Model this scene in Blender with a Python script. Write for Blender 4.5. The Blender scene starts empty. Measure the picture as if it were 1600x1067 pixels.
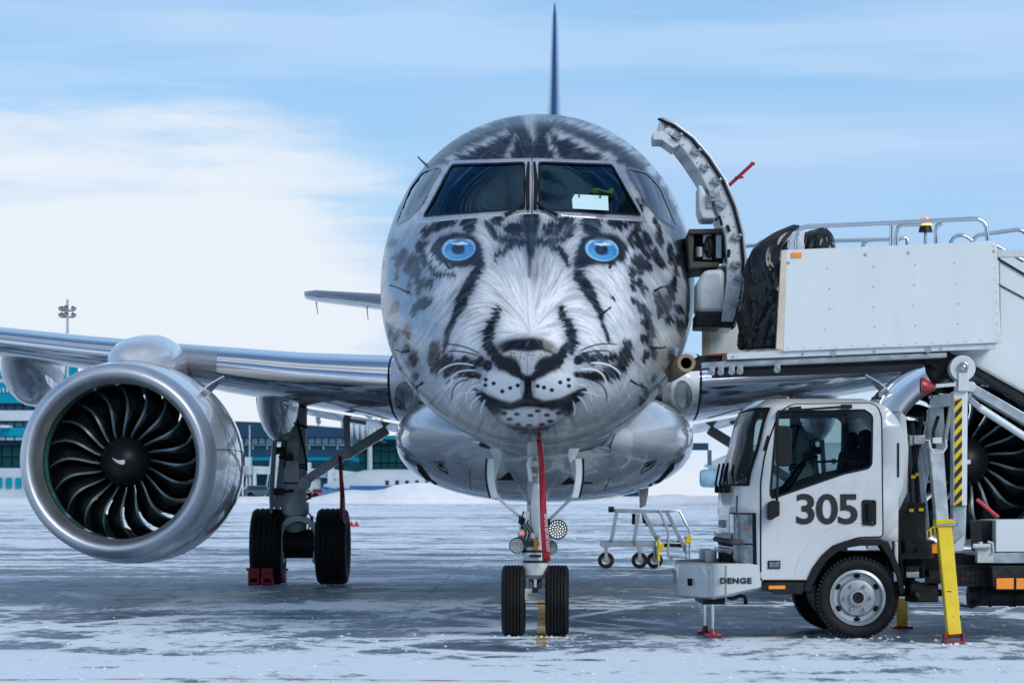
import bpy, bmesh, math, random
import numpy as np
from mathutils import Vector, Matrix, Euler
from mathutils.bvhtree import BVHTree
from mathutils.geometry import delaunay_2d_cdt

random.seed(7)
rng = np.random.default_rng(11)
scene = bpy.context.scene
COL = scene.collection
R = math.radians
PI = math.pi

# ---------------------------------------------------------------- camera
F = 4540.0            # focal length in photograph pixels (1600 wide)
CX, HY, CH = 800.0, 775.0, 1.21
cd = bpy.data.cameras.new('camera')
cam = bpy.data.objects.new('camera', cd)
COL.objects.link(cam)
cam.location = (0, 0, CH)
cam.rotation_euler = (R(90), 0, 0)
cd.sensor_width = 36
cd.lens = F / 1600 * 36
cd.shift_y = (HY - 533.5) / 1600
cd.clip_start = 0.5
cd.clip_end = 8000
cd.dof.use_dof = True
cd.dof.focus_distance = 24.8
cd.dof.aperture_fstop = 8.0
scene.camera = cam

# ---------------------------------------------------------------- world, sun, exposure
SUN_EL, SUN_AZ = R(32), R(142)     # azimuth clockwise from +Y: behind the camera, right
w = bpy.data.worlds.new('World')
scene.world = w
w.use_nodes = True
nt = w.node_tree
nt.nodes.clear()
N = nt.nodes.new
L = nt.links.new
def wmath(op, a, b=None, c=None, clamp=False):
    n = N('ShaderNodeMath'); n.operation = op; n.use_clamp = clamp
    for i, v in enumerate((a, b, c)):
        if v is None: continue
        if isinstance(v, (int, float)): n.inputs[i].default_value = v
        else: L(v, n.inputs[i])
    return n.outputs[0]
def wsmooth(v, lo, hi):
    n = N('ShaderNodeMapRange'); n.interpolation_type = 'SMOOTHSTEP'
    n.inputs['From Min'].default_value = lo; n.inputs['From Max'].default_value = hi
    L(v, n.inputs['Value'])
    return n.outputs[0]
def wmix(fac, a, b):
    n = N('ShaderNodeMix'); n.data_type = 'RGBA'
    L(fac, n.inputs[0])
    for i, v in ((6, a), (7, b)):
        if isinstance(v, tuple): n.inputs[i].default_value = (*v, 1)
        else: L(v, n.inputs[i])
    return n.outputs[2]
tc = N('ShaderNodeTexCoord')
sx = N('ShaderNodeSeparateXYZ'); L(tc.outputs['Generated'], sx.inputs[0])
el = wmath('ARCSINE', sx.outputs[2])
az = wmath('ARCTAN2', sx.outputs[0], sx.outputs[1])
def wnoise(saz, sel, off, scale, detail, rough=0.55):
    cb = N('ShaderNodeCombineXYZ')
    L(wmath('MULTIPLY', sx.outputs[0], saz), cb.inputs[0])
    L(wmath('MULTIPLY', sx.outputs[1], saz), cb.inputs[1])
    L(wmath('ADD', wmath('MULTIPLY', el, sel), off), cb.inputs[2])
    n = N('ShaderNodeTexNoise'); n.inputs['Scale'].default_value = scale
    n.inputs['Detail'].default_value = detail; n.inputs['Roughness'].default_value = rough
    n.inputs['Distortion'].default_value = 0.25
    L(cb.outputs[0], n.inputs['Vector'])
    return n.outputs[0]
sky = N('ShaderNodeTexSky'); sky.sky_type = 'NISHITA'; sky.sun_disc = False
sky.sun_elevation = SUN_EL; sky.sun_rotation = SUN_AZ
sky.air_density = 1.0; sky.dust_density = 0.3; sky.ozone_density = 3.0
tint = N('ShaderNodeMix'); tint.data_type = 'RGBA'; tint.blend_type = 'MULTIPLY'; tint.inputs[0].default_value = 1
L(sky.outputs[0], tint.inputs[6]); tint.inputs[7].default_value = (0.68, 1.02, 1.24, 1)
# pale overcast veil that thins overhead, streaky low cloud, a bright bank low on the left
veil_n = wnoise(1.8, 9.0, 3.1, 1.7, 4, 0.5)
veil = wmath('MULTIPLY', wsmooth(veil_n, 0.34, 0.66), 0.55)
BLUE = (4.2, 6.2, 9.0)
c1 = wmix(wmath('MULTIPLY', wmath('ADD', veil, 0.45, clamp=True), wsmooth(el, 0.75, 0.18)), tint.outputs[2], BLUE)
lf = wnoise(1.2, 3.0, 5.5, 1.3, 3)
left = wsmooth(wmath('ADD', sx.outputs[0], wmath('MULTIPLY', wmath('SUBTRACT', lf, 0.5), 0.22)), 0.06, -0.13)   # the bank stands higher to the left of the view
st = wnoise(3.0, 30.0, 1.7, 1.5, 6, 0.58)
st3 = wnoise(5.0, 22.0, 4.2, 1.6, 6, 0.6)
edge = wmath('SUBTRACT', el, wmath('ADD', 0.012, wmath('MULTIPLY', left, 0.112)))
edge = wmath('ADD', edge, wmath('ADD', wmath('MULTIPLY', wmath('SUBTRACT', st, 0.5), 0.11), wmath('MULTIPLY', wmath('SUBTRACT', st3, 0.5), 0.07)))
bank = wmath('MULTIPLY', wsmooth(edge, 0.022, -0.022), 0.92)
haz = wsmooth(el, 0.06, 0.0)
bank = wmath('MAXIMUM', bank, wmath('MULTIPLY', haz, 0.80))
CREAM = (8.3, 8.75, 9.4)
c2 = wmix(bank, c1, CREAM)
st2 = wnoise(2.0, 26.0, 7.3, 1.7, 4, 0.55)
grey = wmath('MULTIPLY', wsmooth(st2, 0.50, 0.66), wmath('MULTIPLY', wsmooth(el, 0.0, 0.03), 0.5))
c3 = wmix(grey, c2, (5.4, 7.2, 9.4))
# broken high cloud over the apron, added out of view to brighten the snow
hi_n = wnoise(2.0, 2.0, 0.4, 1.5, 6)
hi = wmath('MULTIPLY', wmath('MULTIPLY', wsmooth(hi_n, 0.36, 0.60), wsmooth(el, 0.75, 1.15)), 0.7)
c4 = wmix(hi, c3, (9.5, 10.0, 10.6))
bg = N('ShaderNodeBackground'); L(c4, bg.inputs[0]); bg.inputs[1].default_value = 0.082
ow = N('ShaderNodeOutputWorld'); L(bg.outputs[0], ow.inputs[0])

sd = bpy.data.lights.new('sun', 'SUN')
sd.energy = 1.6; sd.angle = R(32); sd.color = (1.0, 0.965, 0.91)
sun = bpy.data.objects.new('sun', sd); COL.objects.link(sun)
dirv = Vector((math.sin(SUN_AZ) * math.cos(SUN_EL), math.cos(SUN_AZ) * math.cos(SUN_EL), math.sin(SUN_EL)))
sun.rotation_euler = (-dirv).to_track_quat('-Z', 'Y').to_euler()
sun.location = dirv * 60

vs = scene.view_settings
vs.view_transform = 'Standard'; vs.look = 'None'; vs.gamma = 1; vs.use_curve_mapping = False
vs.exposure = 0.33
scene.cycles.max_bounces = 8
scene.cycles.transparent_max_bounces = 12
scene.cycles.caustics_reflective = False
scene.cycles.caustics_refractive = False

# ---------------------------------------------------------------- frames and un-projection
class Frame:
    """local frame on the ground: origin (ox, oy), turned by a about z"""
    def __init__(s, ox, oy, a): s.ox, s.oy, s.a = ox, oy, a
    def to_local(s, W):
        x, y = W[0] - s.ox, W[1] - s.oy
        c, n = math.cos(s.a), math.sin(s.a)
        return (c * x + n * y, -n * x + c * y, W[2])
    def ray(s, px, py):
        o = s.to_local((0, 0, CH))
        dx, dz = (px - CX) / F, (HY - py) / F
        c, n = math.cos(s.a), math.sin(s.a)
        return Vector(o), Vector((c * dx + n, -n * dx + c, dz))
    def at(s, px, py, val, axis=1):
        o, d = s.ray(px, py)
        t = (val - o[axis]) / d[axis]
        return o + d * t
    def pix(s, x, y, z):
        c, n = math.cos(s.a), math.sin(s.a)
        wx = c * x - n * y + s.ox; wy = n * x + c * y + s.oy
        return CX + F * wx / wy, HY - F * (z - CH) / wy
WORLD = Frame(0, 0, 0)
AIR = Frame(0.20, 25.2, -0.02)
TRK = Frame(2.12, 24.66, 0.012)

# ---------------------------------------------------------------- mesh builder
class MB:
    def __init__(s): s.v = []; s.f = []; s.m = []; s.cur = 0
    def mat(s, i): s.cur = i; return s
    def add(s, vs, fs):
        b = len(s.v); s.v.extend([tuple(p) for p in vs])
        for f in fs: s.f.append(tuple(b + i for i in f)); s.m.append(s.cur)
        return s
    def box(s, c, size, rot=None):
        hx, hy, hz = size[0] / 2, size[1] / 2, size[2] / 2
        P = [Vector((x * hx, y * hy, z * hz)) for z in (-1, 1) for y in (-1, 1) for x in (-1, 1)]
        if rot is not None: P = [rot @ p for p in P]
        P = [p + Vector(c) for p in P]
        return s.add(P, [(0, 2, 3, 1), (4, 5, 7, 6), (0, 1, 5, 4), (2, 6, 7, 3), (0, 4, 6, 2), (1, 3, 7, 5)])
    def bar(s, p0, p1, w, h, up=(0, 0, 1)):
        """rectangular bar from p0 to p1, w across, h along 'up'"""
        p0, p1 = Vector(p0), Vector(p1)
        d = (p1 - p0); ln = d.length; d.normalize()
        u = Vector(up); sd_ = d.cross(u)
        if sd_.length < 1e-4: sd_ = d.cross(Vector((0, 1, 0)))
        sd_.normalize(); u = sd_.cross(d).normalized()
        P = []
        for q in (p0, p1):
            for a, b in ((-1, -1), (1, -1), (1, 1), (-1, 1)):
                P.append(q + sd_ * (a * w / 2) + u * (b * h / 2))
        return s.add(P, [(3, 2, 1, 0), (4, 5, 6, 7), (0, 1, 5, 4), (1, 2, 6, 5), (2, 3, 7, 6), (3, 0, 4, 7)])
    def cyl(s, p0, p1, r0, r1=None, n=16, caps=True):
        r1 = r0 if r1 is None else r1
        return s.tube([p0, p1], [r0, r1], n, caps)
    def tube(s, pts, r, n=10, caps=True):
        pts = [Vector(p) for p in pts]
        rs = r if isinstance(r, (list, tuple)) else [r] * len(pts)
        rings = []; prev = None
        for i, p in enumerate(pts):
            a = pts[max(i - 1, 0)]; b = pts[min(i + 1, len(pts) - 1)]
            d = (b - a).normalized()
            if prev is None:
                u = d.orthogonal().normalized()
            else:
                u = (prev - d * prev.dot(d))
                u = u.normalized() if u.length > 1e-6 else d.orthogonal().normalized()
            prev = u; v = d.cross(u)
            rings.append([p + (u * math.cos(2 * PI * k / n) + v * math.sin(2 * PI * k / n)) * rs[i] for k in range(n)])
        V = [q for ring in rings for q in ring]; Fc = []
        for i in range(len(rings) - 1):
            for k in range(n):
                k2 = (k + 1) % n
                Fc.append((i * n + k, i * n + k2, (i + 1) * n + k2, (i + 1) * n + k))
        if caps:
            Fc.append(tuple(reversed(range(n)))); Fc.append(tuple((len(rings) - 1) * n + k for k in range(n)))
        return s.add(V, Fc)
    def lathe(s, prof, o=(0, 0, 0), axis='y', n=48, a0=0, a1=2 * PI, close=False):
        """prof = [(radius, along)]"""
        full = abs(a1 - a0 - 2 * PI) < 1e-6
        m = n if full else n + 1
        V = []
        for r, h in prof:
            for k in range(m):
                a = a0 + (a1 - a0) * k / n
                c, q = r * math.cos(a), r * math.sin(a)
                p = {'y': (c, h, q), 'x': (h, c, q), 'z': (c, q, h)}[axis]
                V.append((p[0] + o[0], p[1] + o[1], p[2] + o[2]))
        Fc = []; P = len(prof)
        for i in range(P if close else P - 1):
            j = (i + 1) % P
            for k in range(n):
                k2 = (k + 1) % m
                Fc.append((i * m + k, i * m + k2, j * m + k2, j * m + k))
        return s.add(V, Fc)
    def prism(s, poly, ext):
        """planar polygon of 3-D points, extruded by vector ext"""
        n = len(poly); e = Vector(ext)
        V = [Vector(p) for p in poly] + [Vector(p) + e for p in poly]
        Fc = [tuple(reversed(range(n))), tuple(range(n, 2 * n))]
        for i in range(n):
            j = (i + 1) % n
            Fc.append((i, j, n + j, n + i))
        return s.add(V, Fc)
    def grid(s, rows, closeu=False, closev=False):
        m = len(rows[0]); n = len(rows)
        V = [p for r_ in rows for p in r_]; Fc = []
        for i in range(n if closev else n - 1):
            i2 = (i + 1) % n
            for k in range(m if closeu else m - 1):
                k2 = (k + 1) % m
                Fc.append((i * m + k, i * m + k2, i2 * m + k2, i2 * m + k))
        return s.add(V, Fc)
    def ellipsoid(s, c, rad, n=20, m=12):
        V = []; Fc = []
        for i in range(m + 1):
            th = PI * i / m
            for k in range(n):
                a = 2 * PI * k / n
                V.append((c[0] + rad[0] * math.sin(th) * math.cos(a), c[1] + rad[1] * math.sin(th) * math.sin(a), c[2] + rad[2] * math.cos(th)))
        for i in range(m):
            for k in range(n):
                k2 = (k + 1) % n
                Fc.append((i * n + k, (i + 1) * n + k, (i + 1) * n + k2, i * n + k2))
        return s.add(V, Fc)
    def mesh(s, name, mats, smooth=True, sharp=35):
        me = bpy.data.meshes.new(name)
        me.from_pydata([tuple(p) for p in s.v], [], s.f)
        for m_ in (mats if isinstance(mats, (list, tuple)) else [mats]): me.materials.append(m_)
        me.polygons.foreach_set('material_index', s.m)
        bm = bmesh.new(); bm.from_mesh(me)
        bmesh.ops.remove_doubles(bm, verts=bm.verts, dist=1e-6)
        bmesh.ops.recalc_face_normals(bm, faces=bm.faces)
        bm.to_mesh(me); bm.free()
        if smooth:
            me.polygons.foreach_set('use_smooth', [True] * len(me.polygons))
            me.set_sharp_from_angle(angle=R(sharp))
        me.update()
        return me

def put(name, me, parent=None, kind=None, label=None, loc=None, rot=None):
    o = bpy.data.objects.new(name, me); COL.objects.link(o)
    if parent is not None: o.parent = parent
    if kind: o['kind'] = kind
    if label: o['label'] = label
    if loc is not None: o.location = loc
    if rot is not None: o.rotation_euler = rot
    return o
def part(name, mb, mats, parent, bevel=0, smooth=True, sharp=35, **k):
    o = put(name, mb.mesh(name, mats, smooth, sharp), parent, **k)
    if bevel:
        b = o.modifiers.new('bevel', 'BEVEL'); b.width = bevel; b.segments = 2; b.limit_method = 'ANGLE'; b.angle_limit = R(40)
    return o
def thing(name, label, cat, frame=None, group=None, loc=None, rz=0):
    o = bpy.data.objects.new(name, None); COL.objects.link(o)
    o.empty_display_size = 0.2
    if frame is not None: o.location = (frame.ox, frame.oy, 0); o.rotation_euler = (0, 0, frame.a)
    if loc is not None: o.location = loc; o.rotation_euler = (0, 0, rz)
    o['label'] = label; o['category'] = cat
    if group: o['group'] = group
    return o
def tag(o, label, cat, group=None):
    o['label'] = label; o['category'] = cat
    if group: o['group'] = group
    return o
def copy_part(o, parent, loc=None, rot=None, scale=None):
    c = o.copy(); COL.objects.link(c); c.parent = parent
    if loc is not None: c.location = loc
    if rot is not None: c.rotation_euler = rot
    if scale is not None: c.scale = scale
    for ch in list(o.children): copy_part(ch, c)
    return c

def in_poly(px, py, poly):
    px = np.asarray(px); py = np.asarray(py)
    inside = np.zeros(px.shape, bool)
    n = len(poly)
    for i in range(n):
        x0, y0 = poly[i]; x1, y1 = poly[(i + 1) % n]
        if y0 == y1: continue
        c = ((y0 > py) != (y1 > py)) & (px < (x1 - x0) * (py - y0) / (y1 - y0) + x0)
        inside ^= c
    return inside
def smooth_poly(poly, it=2):
    for _ in range(it):
        q = []
        for i in range(len(poly)):
            a = poly[i]; b = poly[(i + 1) % len(poly)]
            q.append((a[0] * .75 + b[0] * .25, a[1] * .75 + b[1] * .25)); q.append((a[0] * .25 + b[0] * .75, a[1] * .25 + b[1] * .75))
        poly = q
    return poly
def round_poly(poly, r):
    """round every corner by cutting r off each side"""
    q = []
    n = len(poly)
    for i in range(n):
        p = Vector(poly[i]); a = Vector(poly[i - 1]); b = Vector(poly[(i + 1) % n])
        ra = min(r, (a - p).length * .45); rb = min(r, (b - p).length * .45)
        A = p + (a - p).normalized() * ra; B = p + (b - p).normalized() * rb
        for t in (0, .25, .5, .75, 1):
            v = A * (1 - t) ** 2 + p * (2 * t * (1 - t)) + B * t * t
            q.append((v.x, v.y))
    return q
def ell(cx, cy, rx, ry, n=24, rot=0):
    c, s_ = math.cos(rot), math.sin(rot)
    return [(cx + rx * math.cos(a) * c - ry * math.sin(a) * s_, cy + rx * math.cos(a) * s_ + ry * math.sin(a) * c)
            for a in [2 * PI * k / n for k in range(n)]]
def resample(poly, step):
    q = []
    n = len(poly)
    for i in range(n):
        a = Vector(poly[i]); b = Vector(poly[(i + 1) % n]); k = max(1, int((b - a).length / step))
        for j in range(k):
            v = a.lerp(b, j / k); q.append((v.x, v.y))
    return q
def patch(mb, frame, bvh, outer, inner=None, off=0.004, step=6, fit=False):
    """lay a polygon drawn as seen from the front onto a curved surface (its bvh is in the frame's local space)"""
    o_ = resample(outer, step); pts = [Vector(p) for p in o_]; edges = [(i, (i + 1) % len(o_)) for i in range(len(o_))]
    i_ = None
    if inner:
        i_ = resample(inner, step); b = len(pts); pts += [Vector(p) for p in i_]
        edges += [(b + i, b + (i + 1) % len(i_)) for i in range(len(i_))]
    xs = [p[0] for p in o_]; ys = [p[1] for p in o_]
    gx, gy = np.meshgrid(np.arange(min(xs) + step * .5, max(xs), step), np.arange(min(ys) + step * .5, max(ys), step))
    gx, gy = gx.ravel(), gy.ravel()
    ok = in_poly(gx, gy, o_)
    if i_: ok &= ~in_poly(gx, gy, i_)
    pts += [Vector((float(a), float(b_))) for a, b_ in zip(gx[ok], gy[ok])]
    V, E, Fc, *_ = delaunay_2d_cdt(pts, edges, [], 0, 1e-5)
    P3 = []; bad = set()
    for i, p in enumerate(V):
        ro, rd = frame.ray(p.x, p.y)
        h, nr, _, _ = bvh.ray_cast(ro, rd.normalized())
        if h is None: bad.add(i); P3.append((0, 0, 0)); continue
        if nr.dot(rd) > 0: nr = -nr
        P3.append(tuple(h + nr * off))
    if fit:      # one smooth sheet of glass: fit the depth along the sight line by a cubic
        ok_ = [i for i in range(len(V)) if i not in bad]
        pc = np.array([(V[i].x, V[i].y) for i in ok_]); mu, sg_ = pc.mean(0), pc.std(0)
        q = (pc - mu) / sg_; B = np.stack([q[:, 0]**a * q[:, 1]**b for a in range(4) for b in range(4 - a)], 1)
        dep = []
        for i in ok_:
            ro, rd = frame.ray(V[i].x, V[i].y); dep.append((Vector(P3[i]) - ro).length / rd.length)
        cf, *_r = np.linalg.lstsq(B, np.array(dep), rcond=None); dep = B @ cf
        for i, t_ in zip(ok_, dep):
            ro, rd = frame.ray(V[i].x, V[i].y); P3[i] = tuple(ro + rd * float(t_))
    keep = []
    for f in Fc:
        if any(i in bad for i in f): continue
        cx = sum(V[i].x for i in f) / 3; cy = sum(V[i].y for i in f) / 3
        if not in_poly([cx], [cy], o_)[0]: continue
        if i_ and in_poly([cx], [cy], i_)[0]: continue
        keep.append(f)
    used = sorted({i for f in keep for i in f}); mp = {i: k for k, i in enumerate(used)}
    mb.add([P3[i] for i in used], [tuple(mp[i] for i in f) for f in keep])
    return mb
def on_surf(frame, bvh, px, py, off=0.0):
    ro, rd = frame.ray(px, py); h, nr, _, _ = bvh.ray_cast(ro, rd.normalized())
    if h is None: return None
    if nr.dot(rd) > 0: nr = -nr
    return h + nr * off
def bvh_of(mb): return BVHTree.FromPolygons([Vector(p) for p in mb.v], mb.f)

# ---------------------------------------------------------------- materials
def material(name, col, rough=0.5, metal=0.0, coat=0.0, var=0.12, scale=3.0, bump=0.0, bscale=40.0, emit=None, emit_s=0, attr=None, spec=0.5, dirt=0.0, rvar=0.0, stretch=(1, 1, 1), dirtcol=(0.05, 0.045, 0.04)):
    m = bpy.data.materials.new(name); m.use_nodes = True
    t = m.node_tree; b = t.nodes['Principled BSDF']
    tcn = t.nodes.new('ShaderNodeTexCoord')
    mp = t.nodes.new('ShaderNodeMapping'); mp.inputs['Scale'].default_value = stretch
    t.links.new(tcn.outputs['Object'], mp.inputs[0])
    ns = t.nodes.new('ShaderNodeTexNoise'); ns.inputs['Scale'].default_value = scale; ns.inputs['Detail'].default_value = 6; ns.inputs['Roughness'].default_value = .6
    t.links.new(mp.outputs[0], ns.inputs['Vector'])
    mr = t.nodes.new('ShaderNodeMapRange'); mr.inputs['From Min'].default_value = .3; mr.inputs['From Max'].default_value = .7
    mr.inputs['To Min'].default_value = 1 - var; mr.inputs['To Max'].default_value = 1 + var
    t.links.new(ns.outputs[0], mr.inputs[0])
    mx = t.nodes.new('ShaderNodeMix'); mx.data_type = 'RGBA'; mx.blend_type = 'MULTIPLY'; mx.inputs[0].default_value = 1
    if attr:
        at = t.nodes.new('ShaderNodeVertexColor'); at.layer_name = attr; t.links.new(at.outputs[0], mx.inputs[6])
    else: mx.inputs[6].default_value = (*col, 1)
    t.links.new(mr.outputs[0], mx.inputs[7])
    colout = mx.outputs[2]
    if dirt > 0:
        n2 = t.nodes.new('ShaderNodeTexNoise'); n2.inputs['Scale'].default_value = scale * 2.3; n2.inputs['Detail'].default_value = 9; n2.inputs['Roughness'].default_value = .7
        t.links.new(mp.outputs[0], n2.inputs['Vector'])
        m2 = t.nodes.new('ShaderNodeMapRange'); m2.inputs['From Min'].default_value = .52; m2.inputs['From Max'].default_value = .78; m2.inputs['To Max'].default_value = dirt
        t.links.new(n2.outputs[0], m2.inputs[0])
        x2 = t.nodes.new('ShaderNodeMix'); x2.data_type = 'RGBA'; t.links.new(m2.outputs[0], x2.inputs[0]); t.links.new(colout, x2.inputs[6]); x2.inputs[7].default_value = (*dirtcol, 1)
        colout = x2.outputs[2]
    t.links.new(colout, b.inputs['Base Color'])
    b.inputs['Roughness'].default_value = rough; b.inputs['Metallic'].default_value = metal
    if rvar:
        m3 = t.nodes.new('ShaderNodeMapRange'); m3.inputs['From Min'].default_value = .3; m3.inputs['From Max'].default_value = .7
        m3.inputs['To Min'].default_value = max(0, rough - rvar); m3.inputs['To Max'].default_value = rough + rvar
        t.links.new(ns.outputs[0], m3.inputs[0]); t.links.new(m3.outputs[0], b.inputs['Roughness'])
    b.inputs['Coat Weight'].default_value = coat; b.inputs['Coat Roughness'].default_value = 0.03
    b.inputs['Specular IOR Level'].default_value = spec
    if bump:
        nb = t.nodes.new('ShaderNodeTexNoise'); nb.inputs['Scale'].default_value = bscale; nb.inputs['Detail'].default_value = 5
        t.links.new(mp.outputs[0], nb.inputs['Vector'])
        bp = t.nodes.new('ShaderNodeBump'); bp.inputs['Strength'].default_value = bump; bp.inputs['Distance'].default_value = .01
        t.links.new(nb.outputs[0], bp.inputs['Height']); t.links.new(bp.outputs[0], b.inputs['Normal'])
    if emit:
        b.inputs['Emission Color'].default_value = (*emit, 1); b.inputs['Emission Strength'].default_value = emit_s
    return m
def glass(name, tint, rough=0.0, ior=1.5, refl=(1, 1, 1), bump=.02):
    m = bpy.data.materials.new(name); m.use_nodes = True
    t = m.node_tree; t.nodes.clear()
    tr = t.nodes.new('ShaderNodeBsdfTransparent'); tr.inputs[0].default_value = (*tint, 1)
    gl = t.nodes.new('ShaderNodeBsdfGlossy'); gl.inputs['Roughness'].default_value = rough; gl.inputs[0].default_value = (*refl, 1)
    tcn = t.nodes.new('ShaderNodeTexCoord'); nb = t.nodes.new('ShaderNodeTexNoise'); nb.inputs['Scale'].default_value = 2.2
    t.links.new(tcn.outputs['Object'], nb.inputs['Vector'])
    bp = t.nodes.new('ShaderNodeBump'); bp.inputs['Strength'].default_value = bump; bp.inputs['Distance'].default_value = .01
    t.links.new(nb.outputs[0], bp.inputs['Height']); t.links.new(bp.outputs[0], gl.inputs['Normal'])
    fr = t.nodes.new('ShaderNodeFresnel'); fr.inputs[0].default_value = ior
    mx = t.nodes.new('ShaderNodeMixShader'); t.links.new(fr.outputs[0], mx.inputs[0])
    t.links.new(tr.outputs[0], mx.inputs[1]); t.links.new(gl.outputs[0], mx.inputs[2])
    o = t.nodes.new('ShaderNodeOutputMaterial'); t.links.new(mx.outputs[0], o.inputs[0])
    return m
M = {}
M['alu'] = material('polished_aluminium', (.84, .85, .87), .07, 1.0, var=.04, scale=2, rvar=.03)
M['lip'] = material('brushed_inlet_metal', (.66, .69, .73), .48, 1.0, var=.06, scale=4, rvar=.05)
M['wing'] = material('grey_wing_paint', (.27, .30, .34), .22, 0.25, coat=1.0, var=.10, scale=1.3, stretch=(1, .25, 1), dirt=.25)
M['white'] = material('white_aircraft_paint', (.72, .74, .76), .22, 0, coat=1.0, var=.05, scale=1.5, dirt=.10, dirtcol=(.25, .23, .2))
M['silver'] = material('silver_grey_aircraft_paint', (.58, .60, .63), .20, .2, coat=1.0, var=.08, scale=1.2, dirt=.18)
M['gear'] = material('light_grey_gear_paint', (.54, .57, .56), .38, 0, coat=.3, var=.10, scale=9, dirt=.45)
M['gearwhite'] = material('pale_gear_paint', (.62, .66, .66), .35, 0, coat=.3, var=.08, scale=9, dirt=.30)
M['chrome'] = material('chromed_steel', (.75, .77, .79), .12, 1.0, var=.06, scale=12)
M['steel'] = material('dull_steel', (.42, .43, .44), .40, .9, var=.15, scale=9, dirt=.3)
M['rubber'] = material('tyre_rubber', (.011, .011, .012), .66, 0, spec=.22, var=.35, scale=7, bump=.15, bscale=90, dirt=.12, dirtcol=(.14, .15, .16))
M['black'] = material('black_plastic', (.012, .012, .014), .42, 0, spec=.25, var=.2, scale=8)
M['gasket'] = material('black_rubber_seal', (.007, .007, .009), .55, 0, spec=.2, var=.2)
M['dark'] = material('dark_recess', (.008, .009, .010), .7, 0, spec=.1)
M['red'] = material('red_webbing', (.36, .008, .030), .60, 0, var=.15, scale=20, bump=.2, bscale=300)
M['navy'] = material('navy_blue_gloss_paint', (.006, .045, .17), .2, 0, coat=1.0, var=.06, scale=.6)
M['fan'] = material('dark_fan_blade', (.085, .095, .10), .16, .9, var=.2, scale=12, rvar=.08)
M['bladeedge'] = material('fan_blade_edge_metal', (.42, .50, .50), .30, .85, var=.1)
M['liner'] = material('teal_fan_case_liner', (.05, .20, .18), .42, 0, coat=.4, var=.15, scale=10)
M['vane'] = material('grey_stator_vane', (.12, .14, .15), .3, .5, var=.1)
M['cockpit'] = material('dark_cockpit_trim', (.012, .022, .032), .6, 0, var=.4, scale=3)
M['cockglass'] = glass('tinted_cockpit_glass', (.13, .24, .34), ior=1.5, refl=(.35, .72, 1.0), bump=0)
M['sideglass'] = glass('coated_side_window_glass', (.16, .24, .30), ior=2.3, bump=0)
M['lamp'] = material('lamp_lens', (.55, .58, .52), .15, .6, coat=1.0, var=.15, scale=40)
M['whitetext'] = material('white_print', (.75, .75, .75), .6, 0, var=.05)
M['blacktext'] = material('black_print', (.010, .010, .012), .5, 0, var=.05)

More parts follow.
